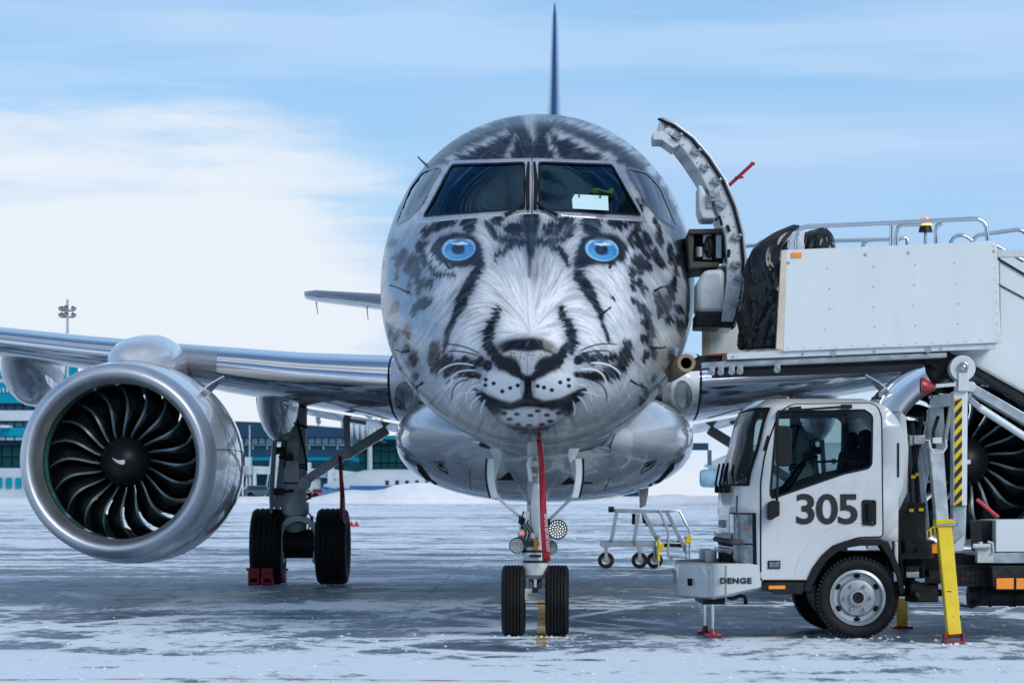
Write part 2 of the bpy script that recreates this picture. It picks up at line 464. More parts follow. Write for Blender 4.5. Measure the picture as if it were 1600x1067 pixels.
# ================================================================ ground
def ground_material():
    m = bpy.data.materials.new('snow_streaked_asphalt'); m.use_nodes = True
    t = m.node_tree; b = t.nodes['Principled BSDF']
    n_ = t.nodes.new; l_ = t.links.new
    geo = n_('ShaderNodeNewGeometry'); P = geo.outputs['Position']
    sep = n_('ShaderNodeSeparateXYZ'); l_(P, sep.inputs[0])
    def mt(op, a, b_=None, c=None, clamp=False):
        n = n_('ShaderNodeMath'); n.operation = op; n.use_clamp = clamp
        for i, v in enumerate((a, b_, c)):
            if v is None: continue
            if isinstance(v, (int, float)): n.inputs[i].default_value = v
            else: l_(v, n.inputs[i])
        return n.outputs[0]
    def sm(v, lo, hi, a=0, c=1):
        n = n_('ShaderNodeMapRange'); n.interpolation_type = 'SMOOTHSTEP'
        n.inputs['From Min'].default_value = lo; n.inputs['From Max'].default_value = hi
        n.inputs['To Min'].default_value = a; n.inputs['To Max'].default_value = c
        l_(v, n.inputs['Value']); return n.outputs[0]
    def nz(scale, rot=0, loc=(0, 0, 0), detail=7, rough=.6, s=1.0, dist=0):
        mp = n_('ShaderNodeMapping'); mp.vector_type = 'TEXTURE' if False else 'POINT'
        mp.inputs['Rotation'].default_value = (0, 0, rot); mp.inputs['Location'].default_value = loc
        l_(P, mp.inputs[0])
        mp2 = n_('ShaderNodeMapping'); mp2.inputs['Scale'].default_value = (scale[0], scale[1], 1); l_(mp.outputs[0], mp2.inputs[0])
        n = n_('ShaderNodeTexNoise'); n.inputs['Scale'].default_value = s; n.inputs['Detail'].default_value = detail
        n.inputs['Roughness'].default_value = rough; n.inputs['Distortion'].default_value = dist
        l_(mp2.outputs[0], n.inputs['Vector']); return n.outputs[0]
    y = sep.outputs[1]; x = sep.outputs[0]
    def ctr(v, k): return mt('MULTIPLY', mt('SUBTRACT', v, .5), k)
    def lines(n, w_): return sm(mt('ABSOLUTE', mt('SUBTRACT', n, .5)), w_, w_ * .25)
    big = nz((.20, .10), .3, (3, 1, 0), 5, .6)
    med = nz((.9, .40), .15, (0, 0, 0), 9, .72, dist=.6)
    fine = nz((6, 2.2), 0, (2, 5, 0), 9, .75)
    spk = nz((50, 16), 0, (9, 5, 0), 4, .75)
    tr1 = nz((.55, .035), R(14), (1, 0, 0), 1.5, .5)      # wheel tracks run up and down the apron
    tr2 = nz((.70, .030), R(-20), (5, 2, 0), 1.5, .5)
    tr3 = nz((.40, .045), R(-42), (2, 7, 0), 1.5, .5)
    tr4 = nz((.05, .30), R(6), (8, 3, 0), 2, .5)
    brk = sm(nz((.35, .12), 0, (4, 4, 0), 4, .6), .42, .60)
    packed = mt('MAXIMUM', mt('MAXIMUM', lines(tr1, .030), lines(tr2, .026)), mt('MAXIMUM', lines(tr3, .020), lines(tr4, .022)))
    packed = mt('MULTIPLY', packed, brk)
    swept = mt('MAXIMUM', lines(mt('ADD', tr1, .09), .022), lines(mt('ADD', tr2, -.08), .02))
    near = sm(mt('ADD', y, ctr(nz((.12, .3), 0, (6, 1, 0), 5, .6), 7.0)), 26.5, 20.5)
    far = sm(y, 40, 75)
    vfar = sm(y, 90, 190)
    xl = sm(x, 2.0, -5.0)
    amt = mt('ADD', mt('MULTIPLY', near, .36), mt('ADD', mt('MULTIPLY', far, .10), mt('MULTIPLY', vfar, .30)))
    amt = mt('ADD', amt, mt('MULTIPLY', xl, .08))
    v = mt('ADD', ctr(big, 1.1), ctr(med, 2.2))
    v = mt('ADD', v, ctr(fine, 1.9))
    v = mt('ADD', v, ctr(spk, .9))
    wind = nz((.045, .26), R(4), (3, 9, 0), 7, .62, dist=.3); wind2 = nz((.10, .75), R(-6), (7, 2, 0), 6, .6)
    v = mt('ADD', v, mt('MULTIPLY', ctr(wind, 2.6), sm(y, 24, 45, .45, 1.0))); v = mt('ADD', v, ctr(wind2, 1.3))
    def gauss(cx, cy, rx, ry):
        a = mt('MULTIPLY', mt('SUBTRACT', x, cx), 1 / rx); c = mt('MULTIPLY', mt('SUBTRACT', y, cy), 1 / ry)
        return mt('EXPONENT', mt('MULTIPLY', mt('ADD', mt('MULTIPLY', a, a), mt('MULTIPLY', c, c)), -1))
    v = mt('SUBTRACT', v, mt('MULTIPLY', gauss(2.5, 29.0, 5, 4.0), .30))      # ground blown bare round the nose gear and the truck
    v = mt('SUBTRACT', v, mt('MULTIPLY', gauss(-2, 38, 12, 3.5), .20))
    v = mt('ADD', v, mt('ADD', amt, .08))
    v = mt('ADD', v, mt('MULTIPLY', packed, .65))
    v = mt('SUBTRACT', v, mt('MULTIPLY', swept, .14))
    cover = sm(v, .02, .36)
    frost = sm(v, -.55, .05)
    asn = nz((14, 14), 0, (0, 0, 0), 6, .7)
    mixa = n_('ShaderNodeMix'); mixa.data_type = 'RGBA'; l_(asn, mixa.inputs[0])
    mixa.inputs[6].default_value = (.014, .015, .018, 1); mixa.inputs[7].default_value = (.044, .043, .044, 1)
    mixf = n_('ShaderNodeMix'); mixf.data_type = 'RGBA'; l_(frost, mixf.inputs[0]); l_(mixa.outputs[2], mixf.inputs[6]); mixf.inputs[7].default_value = (.105, .175, .25, 1)
    sn = n_('ShaderNodeMix'); sn.data_type = 'RGBA'; l_(fine, sn.inputs[0])
    sn.inputs[6].default_value = (.66, .79, .88, 1); sn.inputs[7].default_value = (.90, .93, .95, 1)
    mx = n_('ShaderNodeMix'); mx.data_type = 'RGBA'; l_(cover, mx.inputs[0]); l_(mixf.outputs[2], mx.inputs[6]); l_(sn.outputs[2], mx.inputs[7])
    l_(mx.outputs[2], b.inputs['Base Color'])
    l_(sm(mt('ADD', cover, mt('MULTIPLY', asn, .35)), 0, 1.0, .36, .80), b.inputs['Roughness'])
    b.inputs['Specular IOR Level'].default_value = .42
    bp = n_('ShaderNodeBump'); bp.inputs['Strength'].default_value = .55; bp.inputs['Distance'].default_value = .03
    l_(mt('ADD', mt('MULTIPLY', cover, .8), mt('ADD', mt('MULTIPLY', fine, .25), mt('MULTIPLY', spk, .18))), bp.inputs['Height'])
    l_(bp.outputs[0], b.inputs['Normal'])
    return m
M['ground'] = ground_material()
def ground_z(y): 
    t = min(max((y - 70) / 230, 0), 1)
    return 1.25 * t * t * (3 - 2 * t)
g = MB()
ys = [-400, -150, -60, -20, 0, 10, 20, 30, 45, 60, 70] + list(np.linspace(82, 300, 20)) + [400, 700, 1500, 4000]
xs = [-3000, -900, -300, -120, -60, -25, -8, 0, 8, 25, 60, 120, 300, 900, 3000]
g.grid([[(x, float(y), ground_z(y)) for x in xs] for y in ys])
part('ground', g, M['ground'], None, kind='structure')

# slab joints of the apron and loose crumbs of snow and ice lying on it
jm = material('dark_joint_sealant', (.02, .02, .022), .6, 0, var=.3, scale=4)
for k, x in enumerate((-16.2, -8.7, 6.2, 13.7)):
    part('slab_joint', MB().grid([[(x - .006 + .002 * yy, yy, .003), (x + .006 + .002 * yy, yy, .003)] for yy in np.linspace(15, 68, 12).tolist()]), jm, None, kind='structure')
for yy in (29.9, 37.4, 44.9, 52.4):
    part('slab_joint', MB().grid([[(x, yy - .014 + .004 * x, .0024), (x, yy + .014 + .004 * x, .0024)] for x in np.linspace(-18, 18, 10).tolist()]), jm, None, kind='structure')
cr = MB(); rc_ = random.Random(12)
def crumb(x, y, s):
    P = [(x + s * (1 + rc_.uniform(-.4, .4)) * math.cos(a), y + s * (1 + rc_.uniform(-.4, .4)) * math.sin(a), .002) for a in (0, 1.3, 2.5, 3.8, 5)]
    cr.add(P + [(x + rc_.uniform(-.3, .3) * s, y + rc_.uniform(-.3, .3) * s, s * rc_.uniform(.5, 1.1))], [(0, 1, 5), (1, 2, 5), (2, 3, 5), (3, 4, 5), (4, 0, 5)])
for k in range(1500):
    y = 18.5 + 26 * rc_.random() ** 1.7; hw = y * .19
    crumb(rc_.uniform(-hw, hw), y, .005 + .016 * rc_.random() ** 3)
for cx, cy, n_, sp in ((.02, 25.2, 60, .22), (.39, 25.2, 60, .22), (2.93, 24.8, 90, .3), (-3.3, 39.6, 60, .4), (-2.45, 39.6, 60, .4), (3.6, 23.8, 40, .15)):
    for k in range(n_): crumb(cx + rc_.gauss(0, sp * .6), cy - .12 + rc_.gauss(0, sp), .006 + .016 * rc_.random() ** 2)
part('snow_crumbs', cr, material('crumbled_snow', (.74, .80, .84), .8, var=.1), None, kind='stuff')

# ================================================================ airliner
air = thing('airliner', 'airliner facing the camera with a snow leopard face painted on its nose', 'aircraft', AIR)

def pchip(xs, ys):
    xs = np.array(xs, float); ys = np.array(ys, float)
    h = np.diff(xs); d = np.diff(ys) / h
    m = np.zeros(len(xs)); m[0], m[-1] = d[0], d[-1]
    for i in range(1, len(xs) - 1):
        if d[i - 1] * d[i] > 0:
            w1, w2 = 2 * h[i] + h[i - 1], h[i] + 2 * h[i - 1]
            m[i] = (w1 + w2) / (w1 / d[i - 1] + w2 / d[i])
    def f(x):
        x = np.clip(np.asarray(x, float), xs[0], xs[-1])
        k = np.clip(np.searchsorted(xs, x, side='right') - 1, 0, len(xs) - 2)
        t = (x - xs[k]) / h[k]
        return ((2 * t**3 - 3 * t**2 + 1) * ys[k] + (t**3 - 2 * t**2 + t) * h[k] * m[k] + (-2 * t**3 + 3 * t**2) * ys[k + 1] + (t**3 - t**2) * h[k] * m[k + 1])
    return f
NOSE = -1.9
_S = lambda *t: [math.sqrt(v) for v in t]
fW = pchip(_S(0, .1, .25, .5, 1, 2, 3, 4, 5.2, 22, 26, 30, 33.2), (0, .30, .49, .69, .945, 1.225, 1.395, 1.475, 1.505, 1.505, 1.26, .72, .16))
fT = pchip(_S(0, .1, .25, .5, 1, 1.9, 2.9, 4, 5.5, 7, 24, 30, 33.2), (2.32, 2.60, 2.79, 3.00, 3.26, 3.64, 4.27, 4.72, 4.97, 4.99, 4.99, 4.90, 4.60))
fB = pchip(_S(0, .1, .25, .5, 1, 2, 3, 4, 20, 24, 28, 33.2), (2.32, 2.11, 2.00, 1.89, 1.775, 1.675, 1.645, 1.64, 1.64, 1.95, 2.75, 4.25))
fC = pchip(_S(0, .5, 1, 2, 3, 4, 5.2, 20, 26, 33.2), (2.32, 2.40, 2.50, 2.74, 2.98, 3.18, 3.30, 3.30, 3.55, 4.42))
def fus(y, a):
    """fuselage point at station y (local), ring angle a (0 = right, 90 deg = top); arrays"""
    s = np.sqrt(np.maximum(np.asarray(y) - NOSE, 0))
    w_, t_, b_, c_ = fW(s), fT(s), fB(s), fC(s)
    e = 2 / 2.06
    ca, sa = np.cos(a), np.sin(a)
    x = w_ * np.sign(ca) * np.abs(ca) ** e
    k = np.sign(sa) * np.abs(sa) ** e
    z = c_ + np.where(k > 0, (t_ - c_) * k, (c_ - b_) * k)
    return x, z

# ---- livery: painted as a picture of fur in (u, v) on the nose, sampled per vertex
PX0, PY0, PS = 560, 150, 1.0
PW, PH = 560, 660
UU, VV = np.meshgrid(PX0 + np.arange(PW) / PS, PY0 + np.arange(PH) / PS)
AX = 829.0
def vnoise(w_, h_, cell, seed):
    r_ = np.random.default_rng(seed)
    gw, gh = int(w_ / cell) + 3, int(h_ / cell) + 3
    gq = r_.random((gh, gw))
    yy = np.arange(h_) / cell; xx = np.arange(w_) / cell
    iy, ix = yy.astype(int), xx.astype(int)
    fy = (yy - iy)[:, None]; fx = (xx - ix)[None, :]
    fy = fy * fy * (3 - 2 * fy); fx = fx * fx * (3 - 2 * fx)
    a = gq[np.ix_(iy, ix)]; b = gq[np.ix_(iy, ix + 1)]; c = gq[np.ix_(iy + 1, ix)]; d = gq[np.ix_(iy + 1, ix + 1)]
    return (a * (1 - fx) + b * fx) * (1 - fy) + (c * (1 - fx) + d * fx) * fy
def bil(img, x, y):
    h_, w_ = img.shape[:2]
    x = np.clip(x, 0, w_ - 1.001); y = np.clip(y, 0, h_ - 1.001)
    ix, iy = x.astype(int), y.astype(int); fx, fy = x - ix, y - iy
    if img.ndim == 3: fx, fy = fx[..., None], fy[..., None]
    return (img[iy, ix] * (1 - fx) + img[iy, ix + 1] * fx) * (1 - fy) + (img[iy + 1, ix] * (1 - fx) + img[iy + 1, ix + 1] * fx) * fy
# fur flow: out of the nose bridge, up over the forehead, down and out over the cheeks
dxn, dyn = (UU - AX) / 230.0, (VV - 470) / 230.0
ang = np.arctan2(dyn - 0.22, dxn)
FX, FY = np.cos(ang), np.sin(ang)
cheek = np.clip((np.abs(dxn) - .18) / .4, 0, 1)
FX = FX * (1 - .55 * cheek) + np.sign(dxn) * .22 * cheek; FY = FY * (1 - cheek) + 1.0 * cheek * np.where(dyn < -.55, -1, 1)
FX = FX + .25 * (vnoise(PW, PH, 42, 5) - .5); FY = FY + .25 * (vnoise(PW, PH, 38, 6) - .5)
crn = np.clip((300 - VV) / 45, 0, 1) * np.clip(np.abs(UU - AX) / 60, .25, 1)
FX = FX * (1 - crn) + np.where(UU > AX, 1, -1) * .9 * crn; FY = FY * (1 - crn) - .30 * crn
nn = np.hypot(FX, FY) + 1e-6; FX /= nn; FY /= nn
def lic(src, steps, h_):
    acc = src.copy(); cnt = 1
    gx0, gy0 = np.meshgrid(np.arange(PW, dtype=float), np.arange(PH, dtype=float))
    for sg in (1, -1):
        x, y = gx0.copy(), gy0.copy()
        for _ in range(steps):
            fx, fy = bil(FX, x, y), bil(FY, x, y)
            x += sg * h_ * fx; y += sg * h_ * fy
            acc += bil(src, x, y); cnt += 1
    return acc / cnt
def norm(a): return (a - a.mean()) / (a.std() + 1e-6)
fur1 = norm(lic(rng.random((PH, PW)), 9, 1.1))
fur2 = norm(lic(vnoise(PW, PH, 2.6, 3), 14, 1.6))
fur3 = norm(lic(vnoise(PW, PH, 7, 4), 16, 2.4))
def sstep(a, b, x):
    t = np.clip((x - a) / (b - a), 0, 1); return t * t * (3 - 2 * t)
def el_(cx, cy, rx, ry, rot=0, soft=.25):
    c, s = math.cos(rot), math.sin(rot)
    x, y = UU - cx, VV - cy
    d = np.hypot((x * c + y * s) / rx, (-x * s + y * c) / ry)
    return 1 - sstep(1 - soft, 1 + soft, d)
def line_(pts, w_, soft=2.0, taper=True):
    """soft stroke along a polyline; w_ = half width or list"""
    best = np.full(UU.shape, -9e9)
    n = len(pts); ws = w_ if isinstance(w_, (list, tuple)) else [w_] * n
    for i in range(n - 1):
        x0, y0 = pts[i]; x1, y1 = pts[i + 1]
        dx, dy = x1 - x0, y1 - y0
        t = np.clip(((UU - x0) * dx + (VV - y0) * dy) / (dx * dx + dy * dy + 1e-9), 0, 1)
        d = np.hypot(UU - x0 - t * dx, VV - y0 - t * dy)
        best = np.maximum(best, ws[i] * (1 - t) + ws[i + 1] * t - d)
    return sstep(-soft, soft, best)
def curve_(a, b, c, n=10):
    return [((1 - t) ** 2 * a[0] + 2 * t * (1 - t) * b[0] + t * t * c[0], (1 - t) ** 2 * a[1] + 2 * t * (1 - t) * b[1] + t * t * c[1]) for t in [k / n for k in range(n + 1)]]
def poly_(poly, soft=3):
    m_ = in_poly(UU, VV, poly).astype(float)
    k = int(soft)
    for ax_ in (0, 1):
        for _ in range(2):
            c_ = np.cumsum(np.pad(m_, [(k + 1, k) if a == ax_ else (0, 0) for a in (0, 1)], mode='edge'), axis=ax_)
            m_ = (np.take(c_, range(2 * k + 1, c_.shape[ax_]), axis=ax_) - np.take(c_, range(0, c_.shape[ax_] - 2 * k - 1), axis=ax_)) / (2 * k + 1)
    return m_
Zc = lambda x, y: (580 + x * .3252, 160 + y * .3252)    # two charts the face was measured in
Zd = lambda x, y: (580 + x * .3252, 450 + y * .3252)
def mirror(p): return (2 * AX - p[0], p[1])

WHITE = np.array((.80, .82, .84)); GREY = np.array((.36, .40, .46)); INK = np.array((.007, .009, .014))
def lay(img, mask, col, k=1.0):
    return img + (np.array(col) - img) * (np.clip(mask, 0, 1) * k)[..., None]
img = np.zeros((PH, PW, 3)) + WHITE
# base tone of the fur, with reflected tan painted into it
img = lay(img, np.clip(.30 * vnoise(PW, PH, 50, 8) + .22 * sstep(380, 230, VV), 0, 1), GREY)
img = lay(img, .55 * el_(830, 430, 52, 70, soft=.6), GREY)                     # bridge
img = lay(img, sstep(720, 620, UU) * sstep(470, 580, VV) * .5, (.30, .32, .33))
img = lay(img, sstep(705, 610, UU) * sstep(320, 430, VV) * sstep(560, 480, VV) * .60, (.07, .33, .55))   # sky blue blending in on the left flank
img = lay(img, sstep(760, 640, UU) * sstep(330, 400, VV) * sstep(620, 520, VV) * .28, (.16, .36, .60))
img = lay(img, sstep(930, 1040, UU) * sstep(420, 560, VV) * .65, (.46, .42, .34))     # warm fur on the right jaw, mixed with painted-in tan reflection
img = lay(img, sstep(590, 680, VV) * .75, (.27, .24, .19))  # brown reflection along the jaw, painted into the fur colour
# pale muzzle, cheeks and the light wedges beside the bridge
img = lay(img, el_(790, 500, 42, 62, .2, .5), WHITE); img = lay(img, el_(868, 500, 42, 62, -.2, .5), WHITE)
img = lay(img, el_(722, 520, 34, 70, .12, .5), WHITE, .85); img = lay(img, el_(928, 510, 40, 80, -.12, .5), WHITE, .9)
img = lay(img, poly_([(748, 372), (778, 380), (770, 402), (758, 420), (750, 410)], 3), WHITE)
img = lay(img, poly_([(908, 372), (884, 382), (888, 402), (902, 420), (906, 408)], 3), WHITE)
dark = np.zeros((PH, PW))
def ink(mask, k=1.0):
    global dark
    dark = np.maximum(dark, mask * k)
# crown over the windscreens: dark bands with pale streaks
ink(poly_([(640, 262), (672, 225), (720, 200), (770, 190), (830, 186), (890, 190), (945, 205), (990, 235), (1015, 265), (990, 256), (830, 250), (690, 256)], 5), .80)
ink(poly_([(804, 222), (856, 222), (866, 252), (796, 252)], 4), 1)
ink(el_(730, 232, 44, 14, -.45), 1); ink(el_(930, 232, 46, 14, .42), 1); ink(el_(690, 244, 26, 9, -.6)); ink(el_(975, 246, 30, 9, .6))
ink(el_(775, 205, 36, 8, -.2), .9); ink(el_(885, 205, 40, 8, .2), .9); ink(el_(830, 196, 30, 7), .8)
pale = np.zeros((PH, PW))
def chalk(mask, k=1.0):
    global pale
    pale = np.maximum(pale, mask * k)
chalk(line_(curve_((700, 250), (745, 228), (792, 205)), [3, 8, 2] + [4] * 8, 5), .75)
chalk(line_(curve_((960, 250), (915, 226), (866, 205)), [3, 8, 2] + [4] * 8, 5), .75)
chalk(line_(curve_((650, 250), (690, 215), (770, 188)), 4, 5), .7); chalk(line_(curve_((1010, 250), (970, 215), (890, 188)), 4, 5), .7)
chalk(line_([(826, 186), (833, 215)], [9, 3], 6), .6)
chalk(line_(curve_((790, 250), (798, 232), (805, 214)), 3, 4), .7); chalk(line_(curve_((872, 250), (862, 232), (856, 214)), 3, 4), .7)
ink(sstep(205, 178, VV) * sstep(60, 140, np.abs(UU - AX) * -1 + 190), .35)
# brow
ink(el_(804, 360, 17, 11, .2), .95); ink(el_(863, 358, 17, 11, -.2), .95)
ink(el_(733, 348, 13, 16, .2)); ink(el_(925, 350, 16, 18, -.1)); ink(el_(776, 342, 11, 9)); ink(el_(886, 346, 12, 9)); ink(el_(690, 352, 26, 8, -.3), .9)
ink(el_(965, 350, 18, 8, .2), .9); ink(el_(990, 345, 16, 7, .4), .8)
ink(line_([(828, 344), (829, 370), (829, 398)], [16, 9, 5], 7), .92); ink(line_([(828, 395), (827, 432)], [5, 3], 6), .6)
ink(line_([(762, 352), (775, 372), (800, 378), (828, 380), (858, 378), (884, 371), (897, 350)], [5, 5, 6, 8, 6, 5, 5], 6), .78)
ink(line_([(772, 402), (785, 392), (802, 382)], [4, 5, 4], 5), .85); ink(line_([(889, 414), (878, 394), (860, 384)], [4, 6, 4], 5), .9)
for p in ((780, 371), (772, 360), (880, 376), (891, 369), (884, 361)): ink(el_(*p, 4, 4), .9)
# eyes: black almond surrounds, pale under-rim
ink(poly_([(672, 390), (684, 374), (704, 365), (735, 366), (750, 382), (756, 420), (738, 416), (712, 418), (690, 410), (678, 402)], 3))
ink(poly_([(897, 420), (901, 396), (910, 372), (930, 364), (962, 368), (980, 384), (978, 404), (958, 414), (930, 412), (910, 418)], 3))
chalk(line_([(668, 388), (672, 405), (688, 418), (714, 424)], [3, 4, 4, 2], 4)); chalk(line_([(986, 392), (982, 408), (965, 419), (935, 421)], [3, 4, 4, 2], 4))
ink(line_([(655, 378), (662, 410), (684, 428), (712, 430)], [3, 5, 4, 2], 4), .9); ink(line_([(984, 372), (990, 386)], [5, 3], 3), .9)
# tear lines down the muzzle
ink(line_([(749, 418), (735, 440), (722, 470), (710, 495), (699, 520), (694, 545)], [5, 8, 9, 5, 4, 3], 4)); ink(line_([(902, 428), (914, 446), (926, 466), (936, 485), (942, 505), (951, 534)], [7, 9, 7, 4, 3, 2], 4))
ink(line_([(777, 483), (766, 512), (760, 540), (765, 552)], [5, 8, 6, 4], 5), .95); ink(line_([(876, 482), (890, 512), (896, 535), (893, 550)], [5, 8, 7, 4], 5), .95)
# nose leather
ink(el_(822, 543, 44, 15, 0, .5), .85)
ink(line_([(765, 537), (776, 563), (798, 582), (822, 588)], [5, 7, 8, 7], 3)); ink(line_([(886, 540), (870, 568), (850, 583), (828, 590)], [5, 8, 8, 6], 3))
ink(el_(794, 568, 22, 16, .35)); ink(el_(856, 568, 22, 16, -.35))
ink(line_([(825, 585), (825, 612)], [6, 5], 2)); ink(line_([(825, 606), (825, 622)], [5, 8], 2))
# mouth and chin outline
ink(poly_([(738, 604), (754, 614), (772, 626), (796, 632), (818, 622), (826, 614), (834, 622), (852, 629), (880, 622), (906, 609), (922, 602), (910, 620), (890, 642), (858, 637), (826, 634), (796, 637), (768, 642), (748, 624)], 2))
ink(line_([(770, 638), (782, 655), (806, 668), (828, 671), (852, 667), (876, 654), (892, 638)], [6, 5, 4, 4, 4, 5, 6], 4), .9)
ink(line_([(815, 678), (826, 672), (842, 678)], 5, 5), .7); ink(line_([(826, 672), (828, 700)], [6, 3], 6), .6)  # dark reflected smudge below the chin, painted in as ink
# dark band of spots across each cheek beside the muzzle
for k in range(6):
    ink(el_(702 + k * 12, 565 + (k % 2) * 6, 7, 9, .2), .95); ink(el_(958 - k * 11, 558 + (k % 2) * 5, 7, 8, -.2), .9)
ink(line_([(695, 572), (728, 582), (748, 588)], [7, 7, 4], 4), .95); ink(line_([(965, 578), (940, 588), (900, 585)], [9, 8, 4], 4), .9)
ink(el_(679, 560, 10, 27, -.05)); ink(el_(698, 570, 10, 18)); ink(el_(976, 558, 10, 28, .25)); ink(line_([(986, 560), (962, 585), (940, 592)], [4, 6, 4], 4), .9)
# spots of the right flank and the left one
for a in (((1275, 625), 26, 30, .5), ((1300, 685), 38, 26, .5), ((1295, 770), 56, 30, .45), ((1250, 815), 20, 26, 0), ((1290, 870), 18, 30, -.2), ((1256, 878), 13, 20, .1),
          ((1378, 755), 62, 20, .9), ((1330, 735), 36, 12, .6), ((1390, 665), 18, 30, -.3), ((1270, 960), 34, 13, .7), ((1300, 988), 16, 26, .5), ((1200, 590), 30, 16, .3), ((1160, 940), 14, 8, .6), ((1440, 720), 16, 50, -.2),
          ((1450, 900), 20, 70, .1), ((1395, 990), 18, 50, .2)):
    ink(el_(*Zc(*a[0]), a[1] * .3252, a[2] * .3252, a[3]), .95)
for a in (((1345, 230), 18, 50, .1), ((1395, 90), 14, 60, .3), ((1430, 60), 24, 70, .15), ((1320, 330), 16, 34, .4), ((1215, 330), 22, 60, .2)):
    ink(el_(*Zd(*a[0]), a[1] * .3252, a[2] * .3252, a[3]), .85)
for a in (((240, 690), 40, 24, -.6), ((195, 790), 36, 60, .2), ((240, 866), 22, 26, .4), ((280, 868), 20, 30, .3), ((250, 965), 44, 30, -.5), ((150, 740), 18, 40, .2), ((265, 620), 26, 30, .4), ((205, 1000), 14, 34, .1)):
    ink(el_(*Zc(*a[0]), a[1] * .3252, a[2] * .3252, a[3]), .85)
r9 = random.Random(5)      # more rosettes out on the flanks, over the brow and down the jaw
for k in range(120):
    sd__ = r9.choice((-1, 1)); uu, vv = AX + sd__ * r9.uniform(150, 245), r9.uniform(225, 640)
    if abs(uu - 716) < 62 and abs(vv - 390) < 45 or abs(uu - 940) < 58 and abs(vv - 390) < 45: continue
    if vv > 470 and abs(uu - AX) < 175: continue
    ink(el_(uu, vv, r9.uniform(3.5, 7.5), r9.uniform(6, 15), -sd__ * .25 + r9.uniform(-.3, .3)), r9.uniform(.55, .95))
for k in range(40):
    uu, vv = AX + r9.uniform(-175, 175), r9.uniform(180, 250)
    ink(el_(uu, vv, r9.uniform(8, 18), r9.uniform(3, 6), (uu - AX) * .004), r9.uniform(.7, 1))
# furry edges: look the paint up a little way along the lie of the hair
gx0, gy0 = np.meshgrid(np.arange(PW, dtype=float), np.arange(PH, dtype=float))
amp = 3.6 * fur1 + 1.5 * fur2
eyes = np.maximum(el_(716, 390, 34, 24), el_(940, 390, 34, 24))
amp = amp * (1 - .9 * eyes) * (1 - .75 * el_(825, 605, 115, 85, soft=.3))
wx, wy = gx0 + amp * FX * .8, gy0 + amp * FY * .8
img = bil(img, wx, wy); darkw = bil(dark, wx, wy); darkw = 1 - (1 - sstep(.12, .80, darkw)) ** 1.6; palew = bil(pale, wx, wy)
tone = np.clip(1 + .10 * fur1 + .13 * fur2 + .10 * fur3, .45, 1.35)
img = np.clip(img * tone[..., None], 0, .86)
img = lay(img, .40 * sstep(.6, 1.9, fur2 + .6 * fur3) * (1 - sstep(640, 700, VV)), (.10, .12, .15))
def blur_(a, k):
    for ax_ in (0, 1):
        for _ in range(2):
            c_ = np.cumsum(np.pad(a, [(k + 1, k) if q == ax_ else (0, 0) for q in (0, 1)], mode='edge'), axis=ax_)
            a = (np.take(c_, range(2 * k + 1, c_.shape[ax_]), axis=ax_) - np.take(c_, range(0, c_.shape[ax_] - 2 * k - 1), axis=ax_)) / (2 * k + 1)
    return a
img = lay(img, np.clip(blur_(darkw, 9) * 1.7, 0, 1) * .74, (.13, .17, .23))     # airbrushed halo round the dark marks
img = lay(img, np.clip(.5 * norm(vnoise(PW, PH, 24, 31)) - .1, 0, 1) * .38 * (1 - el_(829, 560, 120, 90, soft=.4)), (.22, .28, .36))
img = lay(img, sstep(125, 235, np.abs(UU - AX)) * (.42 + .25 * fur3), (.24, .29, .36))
inkc = INK + np.clip(.028 * (fur2 + .5 * fur1), 0, .1)[..., None] * np.array((.8, .9, 1.1))
img = img + (inkc - img) * np.clip(darkw, 0, 1)[..., None]
img = lay(img, np.clip(palew, 0, 1) * np.clip(.75 + .3 * fur2, 0, 1), (.60, .66, .74))
# crisp things on top of the fur: muzzle pads, nose, spots, whiskers, eyes
for s, cx in ((1, 790), (-1, 866)):
    img = lay(img, el_(cx, 604, 33, 22, .28 * s, .3) * sstep(.0, .35, fur2 * .15 + .75 - el_(825, 590, 14, 40)), WHITE, .9)
img = lay(img, el_(828, 652, 50, 14, 0, .3), WHITE, .62)
img = lay(img, poly_([(784, 553), (800, 547), (824, 550), (846, 547), (864, 554), (858, 558), (842, 564), (834, 574), (832, 588), (824, 592), (816, 588), (814, 574), (806, 564), (790, 558)], 1), (.42, .43, .47))
img = lay(img, line_([(824, 551), (824, 590)], .6, 1), (.12, .12, .15), .7)
for q in range(22):
    a_, b_ = random.uniform(795, 853), random.uniform(550, 562)
    img = lay(img, el_(a_, b_, 1.1, 1.1), INK, .8)
img = lay(img, line_([(825, 592), (825, 618)], [5, 4], 1.5), INK)
img = lay(img, el_(797, 566, 15, 10, .35, .4), INK, .9); img = lay(img, el_(853, 566, 15, 10, -.35, .4), INK, .9)
for p in ((510, 425), (550, 440), (588, 458), (630, 496), (668, 480), (704, 468), (548, 466), (800, 471), (830, 478), (868, 490), (908, 453), (948, 440), (950, 470), (480, 425), (990, 420)):
    img = lay(img, el_(*Zd(*p), 3.4, 3.2), INK)
for p in ((650, 575), (700, 605), (665, 630), (740, 560), (765, 612), (800, 590), (845, 610), (870, 580), (705, 655), (760, 660), (820, 655), (860, 640), (640, 600), (900, 600)):
    img = lay(img, el_(*Zd(*p), 5.0, 2.8), INK, .95)
for pts in (((340, 272), (430, 262), (522, 316)), ((370, 303), (440, 298), (516, 326)), ((1180, 272), (1090, 255), (1004, 302)), ((1145, 303), (1080, 294), (1000, 320)),
            ((355, 462), (400, 412), (492, 425)), ((385, 536), (388, 440), (472, 440)), ((1010, 425), (1130, 410), (1160, 462)), ((1058, 440), (1136, 462), (1132, 540))):
    img = lay(img, line_(curve_(*[Zd(*p) for p in pts]), [.6] + [1.1] * 9 + [.6], .7), INK)
